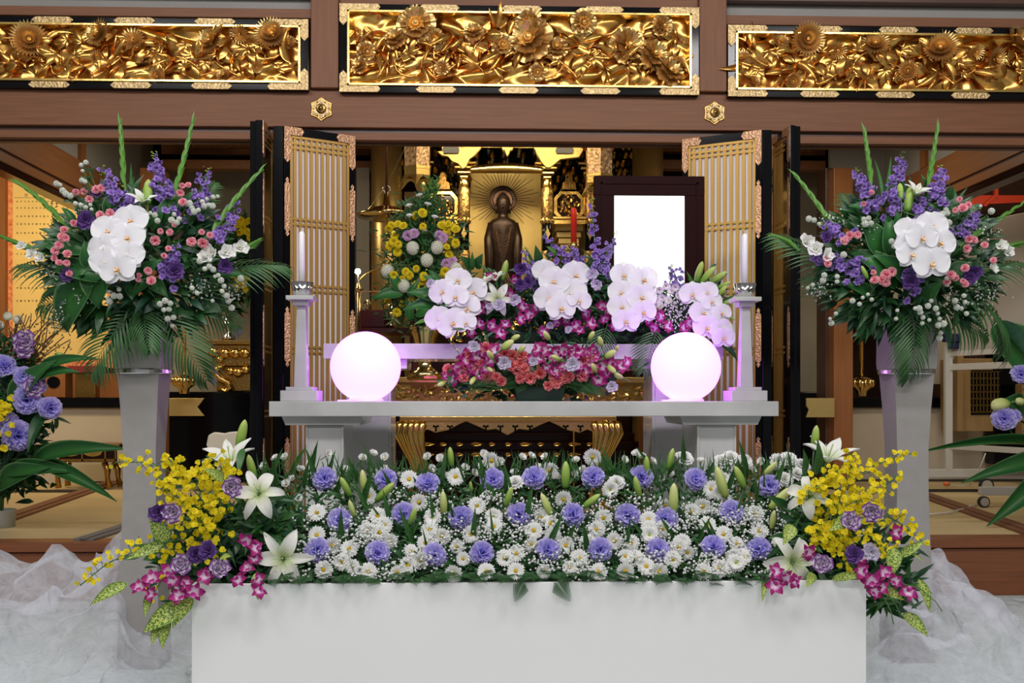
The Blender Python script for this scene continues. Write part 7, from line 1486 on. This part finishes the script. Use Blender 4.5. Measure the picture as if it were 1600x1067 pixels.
for pts, n, l, bl in (([(945, 430), (930, 390), (924, 320)], 34, 'tallest purple stock rising between red candle and picture frame', FL), ([(880, 410), (868, 390), (850, 368)], 18, 'purple stock over the orchid spray below the red candle', FL), ([(935, 425), (945, 400), (962, 372)], 22, 'purple stock overlapping the lower left picture frame corner', FLP), ([(905, 425), (900, 400), (895, 390)], 14, 'short purple stock beside the red candle holder', FL), ([(832, 450), (828, 425), (820, 395)], 18, 'dark purple stock in front of the statue base', FL), ([(1062, 450), (1056, 432), (1050, 420)], 14, 'pale lavender stock below the right picture frame side', FLP), ([(1035, 470), (1045, 450), (1048, 435)], 10, 'small pale stock among white daisies under the picture', FLP)):
    q = [P(x, y, YM - 0.02) for x, y in pts]; r = spray('purple_stock', lab(l), 'shelf', q, int(n * 1.6), bl, 'flower', 'purple stock spikes', R0=0.95, width=0.036, jit=0.7, tip=0.6, rng=rm_, thick=0.003, start=0.02)
    for k in range(6):
        o = bpy.data.objects.new('green_tip_bud', GB); COL.objects.link(o); o.parent = r; o.matrix_local = Matrix.Translation(-r.location) @ frame(q[-1] + Vector((rm_.uniform(-.012, .012), -0.005, rm_.uniform(-0.01, .03))), (rm_.uniform(-1, 1), -0.5, 1), 0, 1.1)
for px, py, k, sc, d, l in ((777, 468, 1, 1.0, (0.05, -1, 0.1), 'open white lily between the two left orchid sprays'), (775, 440, 'c', 0.8, (-0.2, -0.5, 0.9), 'white lily opening upwards before the statue'), (760, 445, 'c', 0.6, (-0.4, -0.6, 0.7), 'small white lily behind the leftmost orchid spray')):
    p = P(px, py, YM - 0.07); place(A['lilyc'] if k == 'c' else A['lily'][k], 'lily', lab(l), 'flower', frame(p, d, 0.4, sc), 'white lilies on the upper shelf')
for a, b, c, d, l in ((785, 438, 792, 406, 'green lily bud in front of the statue'), (1088, 440, 1098, 408, 'green lily bud right of the picture frame, tallest'), (1095, 442, 1118, 416, 'green lily bud right of the picture frame, middle'), (1110, 442, 1136, 424, 'green lily bud right of the picture frame, lowest leaning'), (1118, 466, 1136, 446, 'green lily bud behind the bending orchid spray'), (1125, 478, 1145, 468, 'pale lily bud touching the right candlestick'), (1135, 492, 1148, 500, 'small green bud under the right candlestick cap'), (1122, 450, 1142, 440, 'slim green bud beside the right candlestick cap')):
    p, q = P(a, b, YM - 0.05), P(c, d, YM - 0.08); place(A['bud'], 'lily_bud', lab(l), 'flower bud', frame(p, q - p, 0, (q - p).length / 0.076), 'lily buds on the upper shelf')
for px, py, k, s_ in ((780, 478, 'lisiw', .95), (803, 468, 'lisiw', .9), (925, 428, 'lisiw', .9), (933, 443, 'lisiw', .9), (815, 420, 'lisip', 1.0), (826, 442, 'lisip', .9), (812, 445, 'lisip', .9), (672, 444, 'lisiw', .7), (860, 508, 'lisiw', .6), (740, 540, 'lisiw', .9), (765, 478, 'lisiw', .6), (888, 516, 'lisiw', .6)):
    p = P(px, py, YM - 0.09); place(rm_.choice(A[k]), 'lisianthus', where('shelf', 'pale lavender lisianthus' if k == 'lisiw' else 'dark purple lisianthus', px, py), 'flower', frame(p, tocam(p, 0.05, 0.3, rm_), rm_.uniform(0, 6), s_ * 1.1), 'lisianthus on the upper shelf')
for px, py in ((752, 482), (760, 470), (818, 478), (828, 492), (815, 498), (838, 480), (768, 508), (782, 520), (790, 505), (750, 505), (898, 508), (905, 515), (886, 500), (945, 498), (948, 488), (942, 478), (1013, 500), (1022, 512), (1030, 495), (1020, 488), (1078, 505), (1070, 512), (925, 505), (795, 460), (768, 432), (850, 520), (918, 490), (960, 508), (1045, 510), (805, 438), (735, 520), (870, 505)):
    p = P(px, py, YM - 0.07); place(rm_.choice(A['dendro']), 'dendrobium_blossom', where('shelf', 'magenta orchid blossom', px, py), 'orchid', frame(p, tocam(p, 0, 0.5, rm_), rm_.uniform(0, 6), rm_.uniform(0.85, 1.1) * 1.05), 'magenta orchid blossoms on the upper shelf')
for px, py in ((1030, 452), (1040, 446), (1050, 455), (1035, 465), (1055, 448), (1025, 470), (1045, 470), (1060, 462), (1032, 480)):
    p = P(px, py, YM - 0.06); place(rm_.choice(A['daisyw']), 'daisy', where('shelf', 'small white daisy', px, py), 'flower', frame(p, tocam(p, .1, .5, rm_), 0, 1.2), 'small white daisies on the upper shelf')
m = MB()
for i in range(260):
    px, py = rm_.gauss(1048, 16), rm_.gauss(488, 16); p = P(px, py, YM - rm_.uniform(0.02, 0.08)); m.add(V0 * 1.1, F0, Matrix.Translation(p), 0, U0)
    if i % 6 == 0: m.tube([p, P(1048, 515, YM)], 0.0006, 3, mi=1)
single('babys_breath', m, ['breath', 'stem'], lab('cluster of tiny white blossoms between the picture orchids and the right globe'), 'flower', smooth=True, kind='stuff')
def lm(name, l, pts, n, Y0, dY, mats=('leaf', 'leaf_blue', 'fern'), Lr=(0.03, 0.09), Wr=(0.008, 0.022), seed=1, dirv=None): return leafmass(name, lab(l), pts, n, Y0, dY, list(mats), Lr, Wr, seed=seed, dirv=dirv)
lm('shelf_foliage', 'dark leaves filling the space behind the shelf orchids', [(760, 490, 40), (820, 490, 40), (880, 500, 45), (940, 480, 45), (1000, 500, 45), (1060, 500, 40), (730, 470, 30), (1100, 470, 30), (850, 440, 30), (920, 440, 30)], 2100, 4.33, 0.05, seed=8)
for i, (a, b, c, d, w_, kd, l) in enumerate(((690, 470, 640, 452, 1.0, 'hosta', 'dark leaf left of the leftmost orchid spray, upper'), (690, 480, 628, 480, 0.8, 'hosta', 'dark leaf left of the leftmost orchid spray, middle'), (672, 500, 648, 506, 1.4, 'bright', 'pale small leaf under the leftmost orchid spray'), (690, 455, 662, 430, 1.2, 'hosta', 'leaf rising behind the leftmost orchid spray'), (700, 452, 648, 468, 1.1, 'lily', 'narrow leaf between leftmost orchids and yellow flowers'), (785, 450, 765, 418, 1.4, 'dark', 'dark leaf left of the green bud before the statue'), (782, 450, 752, 412, 1.1, 'lily', 'narrow leaf in front of the statue, left'), (1105, 460, 1140, 440, 1.6, 'lily', 'leaf behind the green buds by the right candlestick'), (1085, 460, 1075, 425, 1.4, 'lily', 'leaf between picture frame and green buds'), (1120, 480, 1148, 460, 1.4, 'lily', 'leaf touching the right candlestick cap'), (1110, 520, 1155, 560, 0.9, 'dark', 'dark leaf hanging right of the right globe lamp'), (842, 415, 838, 385, 1.5, 'dark', 'dark leaf beside the statue robe'), (735, 420, 722, 400, 2.0, 'dark', 'short dark leaf at the left of the statue panel'), (745, 420, 752, 398, 2.0, 'dark', 'short dark leaf at the foot of the left shrine pillar'), (738, 422, 738, 395, 1.8, 'lily', 'thin leaf at the foot of the left shrine pillar'), (870, 400, 855, 385, 2, 'bright', 'bright leaf beside the stock below the red candle'), (950, 560, 910, 590, 1, 'dark', 'dark leaf under the magenta front orchids'))):
    o = leafobj(kd, P(a, b, YM - 0.02), P(c, d, YM - 0.07), None, w_, k=i); o.name = 'dark_leaf'; tag(o, lab(l), 'leaf', 'leaves of the shelf display')
for i, (a, b, c, d, l) in enumerate(((950, 500, 935, 580, 'palm frond hanging over the shelf edge beside the front flowers'), (1030, 505, 1010, 585, 'palm frond hanging over the shelf near the right globe lamp'))):
    p, q = P(a, b, 4.24), P(c, d, 4.2); o = bpy.data.objects.new('palm_frond', PALM[2]); COL.objects.link(o); o.matrix_world = framey(p, (q - p) + Vector((0, 0, 0.05)), (0, -1, 0.2), s=(q - p).length / 0.36); tag(o, lab(l), 'leaf', 'palm fronds of the shelf display')
spray('hanging_orchid_buds', lab('thin stem of pale buds hanging left of the front flower mound'), 'shelf', PP([(700, 530), (712, 545), (725, 562), (745, 590)], 4.2), 7, [bud(0.02, 'bud_cream')[0][1]], 'flower stem', None, R0=1.0, width=0.008, rng=rm_)
mat('floral_dish', (0.02, 0.05, 0.03), 0.5); m = MB(); m.pbox(790, 515, 1050, 536, 4.32, 0.14); single('flower_tray', m, 'foam', lab('dark flower tray on the upper shelf under the orchids'), 'tray', bevel=0.01)

# ---- front mound on the long table in its green pot
YFm = 3.93
for ph, px, py in (('the left lavender rosette', 787, 567), ('the right lavender rosette', 893, 570), ('the dark green pot', 843, 612), ('the pale buds', 960, 560)): anchor('front', ph, px, py)
q = P(842, 626, YFm); q.z = ZT; r = thing('flower_pot', lab('dark green rectangular pot in the middle of the long table'), 'pot', tuple(q)); m = MB()
a, b, c, d = P(808, 0, YFm).x, P(877, 0, YFm).x, P(802, 0, YFm).x, P(882, 0, YFm).x; zt = ZT + S(22, YFm)
m.loft([[(a, YFm - .05, ZT), (b, YFm - .05, ZT), (b, YFm + .06, ZT), (a, YFm + .06, ZT)], [(c, YFm - .06, zt), (d, YFm - .06, zt), (d, YFm + .07, zt), (c, YFm + .07, zt)]]); part('bowl', m, 'green_pot', r, bevel=0.003)
m = MB(); m.box(c - 0.004, d + 0.004, YFm - .065, YFm - 0.055, zt - 0.008, zt + 0.002); part('rim', m, 'green_pot', r)
def fy(px, py): return YFm - 0.10 * max(0, 1 - ((px - 845) / 150) ** 2) - 0.02
DN = [(745,555),(765,562),(752,548),(760,575),(715,575),(722,582),(700,588),(708,592),(730,565),(755,592),(748,585),(843,558),(855,572),(850,548),(870,550),(880,548),(892,545),(905,548),(898,556),(915,552),(928,560),(920,566),(895,562),(940,572),(948,582),(866,582),(880,575),(905,572),(912,580),(935,592),(955,570),(972,573),(978,566),(832,562),(775,548),(738,575),(725,555),(862,560),(925,548),(840,545)]
for px, py in DN:
    Yp = fy(px, py); p = P(px, py, Yp); place(rm_.choice(A['dendro']), 'dendrobium_blossom', where('front', 'magenta and white orchid blossom', px, py), 'orchid', frame(p, tocam(p, 0.1, 0.5, rm_), rm_.uniform(0, 6), rm_.uniform(0.95, 1.25)), 'magenta orchid blossoms on the long table')
for px, py in [(745,572),(738,562),(752,568),(766,582),(775,590),(760,590),(800,572),(812,570),(806,580),(818,576),(820,588),(828,590),(812,592),(790,552),(800,556),(815,556),(758,545),(765,598),(865,588),(872,594),(880,592),(858,602),(868,600),(875,586),(912,562),(920,560),(735,552),(728,572),(782,596),(725,590),(722,580),(910,588),(925,575),(890,590),(845,582),(700,578)]:
    p = P(px, py, fy(px, py) + 0.015); place(rm_.choice(A['coral']), 'coral_carnation', where('front', 'coral pink ruffled flower', px, py), 'flower', frame(p, tocam(p, 0.1, 0.4, rm_), rm_.uniform(0, 6), rm_.uniform(0.95, 1.2)), 'coral flowers on the long table')
for px, py, s_, l in ((787, 567, 1.05, 'lavender-edged white rosette left in the front mound'), (894, 570, 1.15, 'lavender-edged white rosette right in the front mound'), (741, 542, 0.9, 'pale rosette at the top left of the front mound'), (956, 604, 0.9, 'small lavender rosette hanging lowest right over the table'), (833, 565, 0.7, 'small half-hidden rosette in the middle of the front mound')):
    p = P(px, py, fy(px, py) - 0.03); place(A['lisiw'][0], 'lisianthus', lab(l), 'flower', frame(p, tocam(p, 0, 0.1, rm_), 0, s_), 'rosettes of the front mound')
for a, b, c, d in ((785, 545, 802, 532), (812, 550, 820, 540), (875, 562, 862, 556), (946, 558, 962, 548), (950, 572, 962, 582), (930, 580, 925, 568), (940, 540, 936, 526), (921, 530, 928, 518), (770, 560, 762, 548), (972, 590, 960, 584), (762, 575, 770, 580), (742, 590, 735, 600), (695, 598, 684, 602), (858, 530, 850, 518), (962, 548, 966, 540), (800, 530, 812, 524)):
    p, q = P(a, b, fy(a, b) - 0.03), P(c, d, fy(a, b) - 0.05); place(A['budc'], 'orchid_bud', where('front', 'pale green orchid bud', c, d), 'flower bud', frame(p, q - p, 0, (q - p).length / 0.076) @ Matrix.Diagonal((1.6, 1.6, 1, 1)), 'pale buds of the front mound')
lm('mound_foliage', 'dark leaves inside the flower mound on the long table', [(760, 575, 35), (800, 590, 40), (850, 590, 40), (900, 585, 40), (935, 580, 25), (720, 590, 18)], 1000, 3.93, 0.04, Lr=(0.02, 0.06), seed=18)
for i in range(34):
    t = i / 33; px = 725 + 225 * t; a = P(845 + (px - 845) * 0.55, 590, 3.88); b = P(px + rm_.uniform(-8, 8), rm_.uniform(598, 614) + (10 if px > 925 else 0), 3.83 - 0.02 * rm_.random()); o = bpy.data.objects.new('fern_leaf', FERN); COL.objects.link(o); o.matrix_world = framey(a, b - a, (0, -0.8, 0.7), s=max(0.4, (b - a).length / 0.17)); tag(o, where('front', 'dark fern leaf', px, 606), 'leaf', 'fern leaves of the front mound')

# ================================================================== YELLOW CHRYSANTHEMUMS IN THE BRASS VASE
YY = 5.35; s = S(1, YY)
q = P(664, 590, YY); r = thing('brass_vase', lab('wide brass vase with flared rim standing on the altar table'), 'vase', (q.x, YY, zc(589, YY)))
m = MB(); m.lathe([(24 * s, 0), (25 * s, 5 * s), (18 * s, 10 * s), (11 * s, 16 * s), (9 * s, 26 * s), (13 * s, 32 * s), (11 * s, 36 * s), (15 * s, 48 * s), (19 * s, 62 * s), (26 * s, 76 * s), (27 * s, 79 * s), (22 * s, 79 * s)], 32, Matrix.Translation((q.x, YY, zc(589, YY)))); part('body', m, 'brass', r, smooth=True)
m = MB(); m.lathe([(26 * s, 0), (28 * s, 2 * s), (28 * s, 6 * s), (25 * s, 8 * s)], 8, Matrix.Translation((q.x, YY, zc(594, YY)))); part('plinth', m, 'gold', r)
for ph, px, py in (('the top greenery', 672, 300), ('the upper yellow bloom', 655, 335), ('the left pompon', 645, 389), ('the right pompon', 683, 388), ('the middle pompon', 667, 408), ('the lowest pompon', 712, 422)): anchor('vase', ph, px, py)
def vy(px, py): return YY - 0.10
for px, py, l in ((645, 389, 'cream pompon on the hoop side of the upper pair in brass vase'), (683, 388, 'cream pompon on the statue side of the upper pair in brass vase'), (667, 408, 'cream pompon centred below the two upper ones'), (712, 422, 'cream pompon nearest the leftmost white orchids'), (605, 425, 'cream pompon inside the gold hoop'), (631, 448, 'cream pompon lowest beside the gold hoop')):
    p = P(px, py, YY - 0.18); place(A['mumyw'], 'pompon_chrysanthemum', lab(l), 'flower', frame(p, (rm_.uniform(-.2, .2), -0.7, 0.7), 0, 1.2), 'cream pompon chrysanthemums')
YL = [(650,337),(660,333),(668,330),(612,352),(622,350),(630,353),(608,358),(690,352),(700,350),(708,355),(698,360),(712,358),(616,378),(622,382),(610,384),(621,394),(704,376),(712,380),(698,386),(661,354),(617,368),(702,398),(706,404),(640,430),(628,436),(634,425),(622,442),(650,445),(660,440),(668,450),(675,458),(655,460),(648,452),(662,432),(642,470),(655,478),(628,475),(640,486),(663,484),(606,470),(610,460),(670,470),(690,432),(696,425),(650,420),(680,445),(620,488),(615,430)]
A['mumy'] = [daisy(0.026, 70 + s_, 22, 'disc_yellow', rows=3, mt='mum_yellow') for s_ in range(2)]; A['mump'] = [daisy(0.030, 80, 24, 'disc_green', rows=3, mt='mum_pink')]
for px, py in YL:
    p = P(px, py, YY - rm_.uniform(0.12, 0.2)); place(rm_.choice(A['mumy']), 'yellow_chrysanthemum', where('vase', 'small yellow chrysanthemum', px, py), 'flower', frame(p, tocam(p, .2, .5, rm_), 0, rm_.uniform(0.75, 1.15)), 'yellow chrysanthemums in the brass vase')
for px, py, k in ((656, 308, 'w'), (640, 324, 'w'), (668, 322, 'w'), (640, 340, 'w'), (679, 342, 'w'), (661, 363, 'w'), (637, 368, 'p'), (647, 365, 'p'), (686, 368, 'p'), (692, 372, 'p'), (697, 412, 'p'), (706, 408, 'p'), (700, 420, 'p')):
    p = P(px, py, YY - 0.17); place(A['daisyw'][0] if k == 'w' else A['mump'][0], 'white_chrysanthemum' if k == 'w' else 'pink_chrysanthemum', where('vase', 'white cupped chrysanthemum' if k == 'w' else 'pale mauve chrysanthemum', px, py), 'flower', frame(p, (rm_.uniform(-.2, .2), -0.5, 0.8) if k == 'w' else tocam(p, .2, .3, rm_), 0, 1.3 if k == 'w' else 1.0), 'white and mauve chrysanthemums in the brass vase')
p = P(616, 458, YY - 0.15); place(A['lisip'][0], 'lisianthus', lab('dark purple lisianthus inside the gold hoop'), 'flower', frame(p, tocam(p), 0, 1.4))
lm('vase_foliage', 'dense dark needle-like greenery in the brass vase', [(665, 330, 22), (660, 355, 40), (640, 380, 40), (680, 385, 40), (660, 410, 50), (650, 440, 55), (690, 430, 35), (640, 470, 45), (665, 480, 35)], 2600, YY - 0.06, 0.09, mats=('leaf', 'leaf_mid', 'fern'), Lr=(0.03, 0.08), Wr=(0.006, 0.014), seed=28)
lm('cypress_sprig', 'feathery yellow-green sprig at the top of the brass vase', [(672, 298, 12), (678, 290, 8), (668, 310, 10)], 160, YY - 0.1, 0.02, mats=('leaf_bright', 'leaf_mid'), Lr=(0.02, 0.045), Wr=(0.006, 0.01), seed=29)
for i, (a, b, c, d, l) in enumerate(((625, 455, 605, 418, 'dark leaf crossing the gold hoop, upper'), (640, 465, 652, 435, 'broad dark leaf beside the yellow cluster'), (630, 460, 580, 462, 'long leaf crossing the gold hoop, lower'), (650, 495, 700, 470, 'leaf reaching towards the leftmost orchids'), (640, 500, 640, 470, 'short leaf above the vase rim'), (690, 450, 668, 420, 'bright leaf behind the leftmost orchid spray'))):
    o = leafobj('hosta', P(a, b, YY - 0.18), P(c, d, YY - 0.22), None, 0.9, k=i); o.name = 'dark_leaf'; tag(o, lab(l), 'leaf', 'leaves in the brass vase')

# ================================================================== SIDE BASKETS CUT BY THE PICTURE EDGES
YE = 4.05
# left basket stands on a low plinth on the tatami edge, in a white pot
YEb = 5.3
q = P(0, 800, YEb); q.z = TZ; r = thing('white_pot', lab('round white plastic pot on the tatami at the left edge'), 'pot', tuple(q)); m = MB(); s = S(1, YEb)
m.lathe([(22 * s, 0), (24 * s, 26 * s), (25 * s, 27 * s), (22 * s, 27 * s), (21 * s, 22 * s)], 32, Matrix.Translation((P(-1, 0, YEb).x, YEb, TZ))); part('bowl', m, 'pot_white', r, smooth=True)
YB_ = 5.2
for ph, px, py in (('the yellow blossom cluster', 12, 645), ('the topmost purple carnation', 30, 570), ('the striped lisianthus', 55, 545), ('the arching leaf', 110, 690)): anchor('lbasket', ph, px, py)
for px, py, s_, l in ((8, 575, 1.0, 'purple carnation at the left edge above the yellow cluster'), (52, 602, 1.0, 'purple carnation just below the striped lisianthus'), (44, 625, 1.2, 'purple carnation lower left of the paired ones'), (76, 638, 1.0, 'purple carnation furthest right in the left edge basket'), (25, 680, 1.3, 'large purple carnation low in the left edge basket'), (12, 660, 0.9, 'purple carnation beside the yellow cluster at the left edge'), (38, 590, 0.9, 'purple carnation behind the paired ones at left edge')):
    p = P(px, py, YB_ - 0.15); place(rm_.choice(A['carn']), 'carnation', lab(l), 'flower', frame(p, tocam(p, 0.2, 0.3, rm_), 0, s_ * 1.75), 'purple carnations in the left edge basket')
for px, py, l in ((36, 543, 'purple-edged white lisianthus highest in the left edge basket'), (52, 607, 'purple-edged lisianthus above the paired carnations'), (5, 690, 'dark lisianthus lowest at the left edge'), (40, 535, 'small purple-edged lisianthus behind the highest one')):
    p = P(px, py, YB_ - 0.17); place(A['lisie'][0] if 'dark' not in l else A['lisip'][0], 'lisianthus', lab(l), 'flower', frame(p, tocam(p), 1, 1.9), 'lisianthus in the left edge basket')
spray('yellow_blossom_spray', lab('bright yellow blossom cluster at the left edge'), None, PP([(0, 690), (6, 660), (10, 625)], YB_ - 0.2), 34, ON, 'flower', None, R0=1.6, width=0.09, rng=rm_, tip=0.9)
for px, py, l in ((13, 494, 'cream pompon over the red scroll border'), (28, 500, 'small orange-cream pompon near the scroll foot'), (0, 508, 'lime pompon cut by the left edge')):
    p = P(px, py, YB_ - 0.1); place(A['mumyw'], 'pompon_chrysanthemum', lab(l), 'flower', frame(p, tocam(p), 0, 0.8), 'pompons in the left edge basket')
place(A['bud'], 'lisianthus_bud', lab('pale green bud pointing right above the arching leaves'), 'flower bud', frame(P(88, 556, 5.1), Vector((1, -0.2, 0.5)), 0, 0.6) @ Matrix.Diagonal((1.8, 1.8, 0.7, 1)))
for i, (a, b, c, d, w_, kd, l) in enumerate(((50, 722, 185, 690, 0.40, 'hosta', 'long arching leaf over the small gilt desk'), (60, 725, 178, 768, 0.4, 'hosta', 'long arching leaf falling in front of the gilt desk'), (10, 740, 110, 728, 0.5, 'hosta', 'broad leaf low at the left edge basket'), (50, 600, 110, 566, 0.7, 'hosta', 'leaf carrying the pale green bud'), (20, 640, 70, 560, 0.8, 'hosta', 'twisted leaf behind the striped lisianthus'), (60, 590, 140, 545, 0.45, 'hosta', 'leaf reaching towards the left pedestal'), (0, 760, 60, 725, 0.9, 'hosta', 'dark leaf above the white pot'), (75, 640, 40, 700, 0.9, 'dark', 'small dark leaf below rightmost purple carnation'))):
    o = leafobj(kd, P(a, b, YB_ - 0.1), P(c, d, YB_ - 0.25), None, w_, k=i); o.name = 'broad_leaf'; tag(o, lab(l), 'leaf', 'broad leaves of the left edge basket')
lm('basket_foliage', 'dark leaves filling the left edge basket', [(20, 620, 40), (30, 680, 40), (40, 730, 30), (10, 740, 30), (20, 560, 30), (0, 650, 30)], 1500, YB_, 0.08, Lr=(0.05, 0.12), Wr=(0.012, 0.035), seed=38)
m = MB()
for k in range(26):
    a = P(rm_.uniform(10, 50), 600, YB_ - 0.02); b = P(rm_.uniform(0, 110), rm_.uniform(470, 540), YB_ - 0.1 + rm_.uniform(-.05, .05)); pts = curve(a, b, 0.0, rm_.uniform(-.06, .06)); m.tube(pts, 0.003, 4)
    for j in range(16): p = pts[2 + j % 6] + Vector((rm_.uniform(-.04, .04), rm_.uniform(-.02, .02), rm_.uniform(-.04, .04))); m.sphere(0.005, 5, 4, Matrix.Translation(p), mi=1)
single('berry_twigs', m, ['twig', 'anther'], lab('brown curling twigs with tiny berries over the golden scroll'), 'twigs', smooth=True, kind='stuff')
m = MB(); m.tube([(P(-1, 0, YEb).x, YEb, TZ + 0.07), (P(10, 0, YEb).x, YEb - 0.05, TZ + 0.3), (P(20, 0, YEb).x, YEb - 0.08, TZ + 0.7)], 0.02, 6)
single('basket_stems', m, 'stem', lab('bundle of stems rising from the white pot'), 'stems', smooth=True)
# right basket
YR = 5.2
for px, py, s_, l in ((1569, 655, 1.2, 'purple carnation hanging lowest before the wooden cabinet'), (1596, 585, 1.0, 'purple carnation cut by the right picture edge'), (1585, 650, 0.7, 'small purple carnation behind the lowest one at right')):
    p = P(px, py, YR - 0.15); place(rm_.choice(A['carn']), 'carnation', lab(l), 'flower', frame(p, tocam(p, 0.1, 0.2, rm_), 0, s_ * 1.5), 'purple carnations in the right edge basket')
for a, b, c, d, l in ((1574, 630, 1550, 635, 'pale green bud above the lowest purple carnation'), (1600, 628, 1588, 626, 'tiny green bud at the right picture edge')):
    p, q = P(a, b, YR - 0.15), P(c, d, YR - 0.17); place(A['budc'], 'lisianthus_bud', lab(l), 'flower bud', frame(p, q - p, 0, (q - p).length / 0.076) @ Matrix.Diagonal((2.2, 2.2, 1, 1)), 'buds in the right edge basket')
for i, (a, b, c, d, w_, kd, l) in enumerate(((1640, 700, 1455, 690, 0.16, 'hosta', 'long thin leaf crossing the whiteboard post'), (1650, 720, 1522, 745, 0.45, 'hosta', 'broad leaf over the whiteboard casters'), (1660, 720, 1558, 810, 0.5, 'hosta', 'striped leaf curling down at the right edge'), (1680, 740, 1590, 790, 0.5, 'hosta', 'dark leaf lowest at the right edge'), (1560, 505, 1615, 590, 1.5, 'hosta', 'wide bluish leaf below the whiteboard frame'), (1560, 500, 1610, 560, 1.2, 'blue', 'bluish leaf over the whiteboard rail'), (1600, 650, 1580, 622, 1.2, 'hosta', 'leaf behind the pale green bud at right edge'))):
    o = leafobj(kd, P(a, b, YR), P(c, d, YR - 0.2), None, w_, k=i); o.name = 'broad_leaf'; tag(o, lab(l), 'leaf', 'broad leaves of the right edge basket')
m = MB(); m.tube([P(1700, 640, YR), P(1600, 622, YR - 0.1), P(1580, 628, YR - 0.15), P(1574, 632, YR - 0.15)], 0.003, 5); m.tube([P(1690, 700, YR), P(1590, 690, YR - 0.1), P(1570, 660, YR - 0.13)], 0.003, 5); single('basket_stems', m, 'stem', lab('green stems reaching in from the right edge'), 'stems', smooth=True)

# bouquet of yellow mums in the slim vase behind the scroll-side arrangement
anchor('far vase', 'the left folding door stack', 400, 400); anchor('far vase', 'the white gladiolus', 350, 396); anchor('far vase', 'the slim far vase', 357, 475)
for px, py in ((376, 344), (383, 347), (371, 351), (389, 345), (380, 356), (386, 362), (374, 364), (391, 372), (366, 432), (373, 437), (381, 440), (386, 434), (376, 446), (369, 450), (346, 455), (352, 461), (341, 462), (384, 452), (379, 428), (362, 444)):
    p = P(px, py, 7.9); place(rm_.choice(A['mumy']), 'yellow_chrysanthemum', where('far vase', 'tiny yellow chrysanthemum', px, py), 'flower', frame(p, tocam(p, .2, .4, rm_), 0, 1.25), 'yellow chrysanthemums in the far vase')
lm('far_vase_foliage', 'dark leaves of the yellow bouquet in the slim far vase', [(378, 370, 26), (370, 410, 40), (365, 440, 40), (357, 462, 20)], 700, 7.98, 0.05, Lr=(0.08, 0.16), Wr=(0.015, 0.04), seed=51)
q = P(1672, 800, YR); r = thing('white_pot', lab('white pot of the right edge basket, just past the picture edge'), 'pot', (q.x, YR, TZ)); m = MB(); s = S(1, YR)
m.lathe([(22 * s, 0), (24 * s, 26 * s), (25 * s, 27 * s), (22 * s, 27 * s), (21 * s, 22 * s)], 32, Matrix.Translation((q.x, YR, TZ))); part('bowl', m, 'pot_white', r, smooth=True)
m = MB(); m.tube([(q.x, YR, TZ + 0.06), (q.x - 0.03, YR, TZ + 0.35), (q.x - 0.05, YR, TZ + 0.8)], 0.018, 6); single('basket_stems', m, 'stem', lab('bundle of stems rising from the right white pot'), 'stems', smooth=True)
lm('basket_foliage', 'dark leaves filling the right edge basket', [(1660, 620, 30), (1655, 680, 35), (1665, 730, 30), (1650, 560, 25)], 900, YR, 0.08, Lr=(0.05, 0.12), Wr=(0.012, 0.035), seed=61)
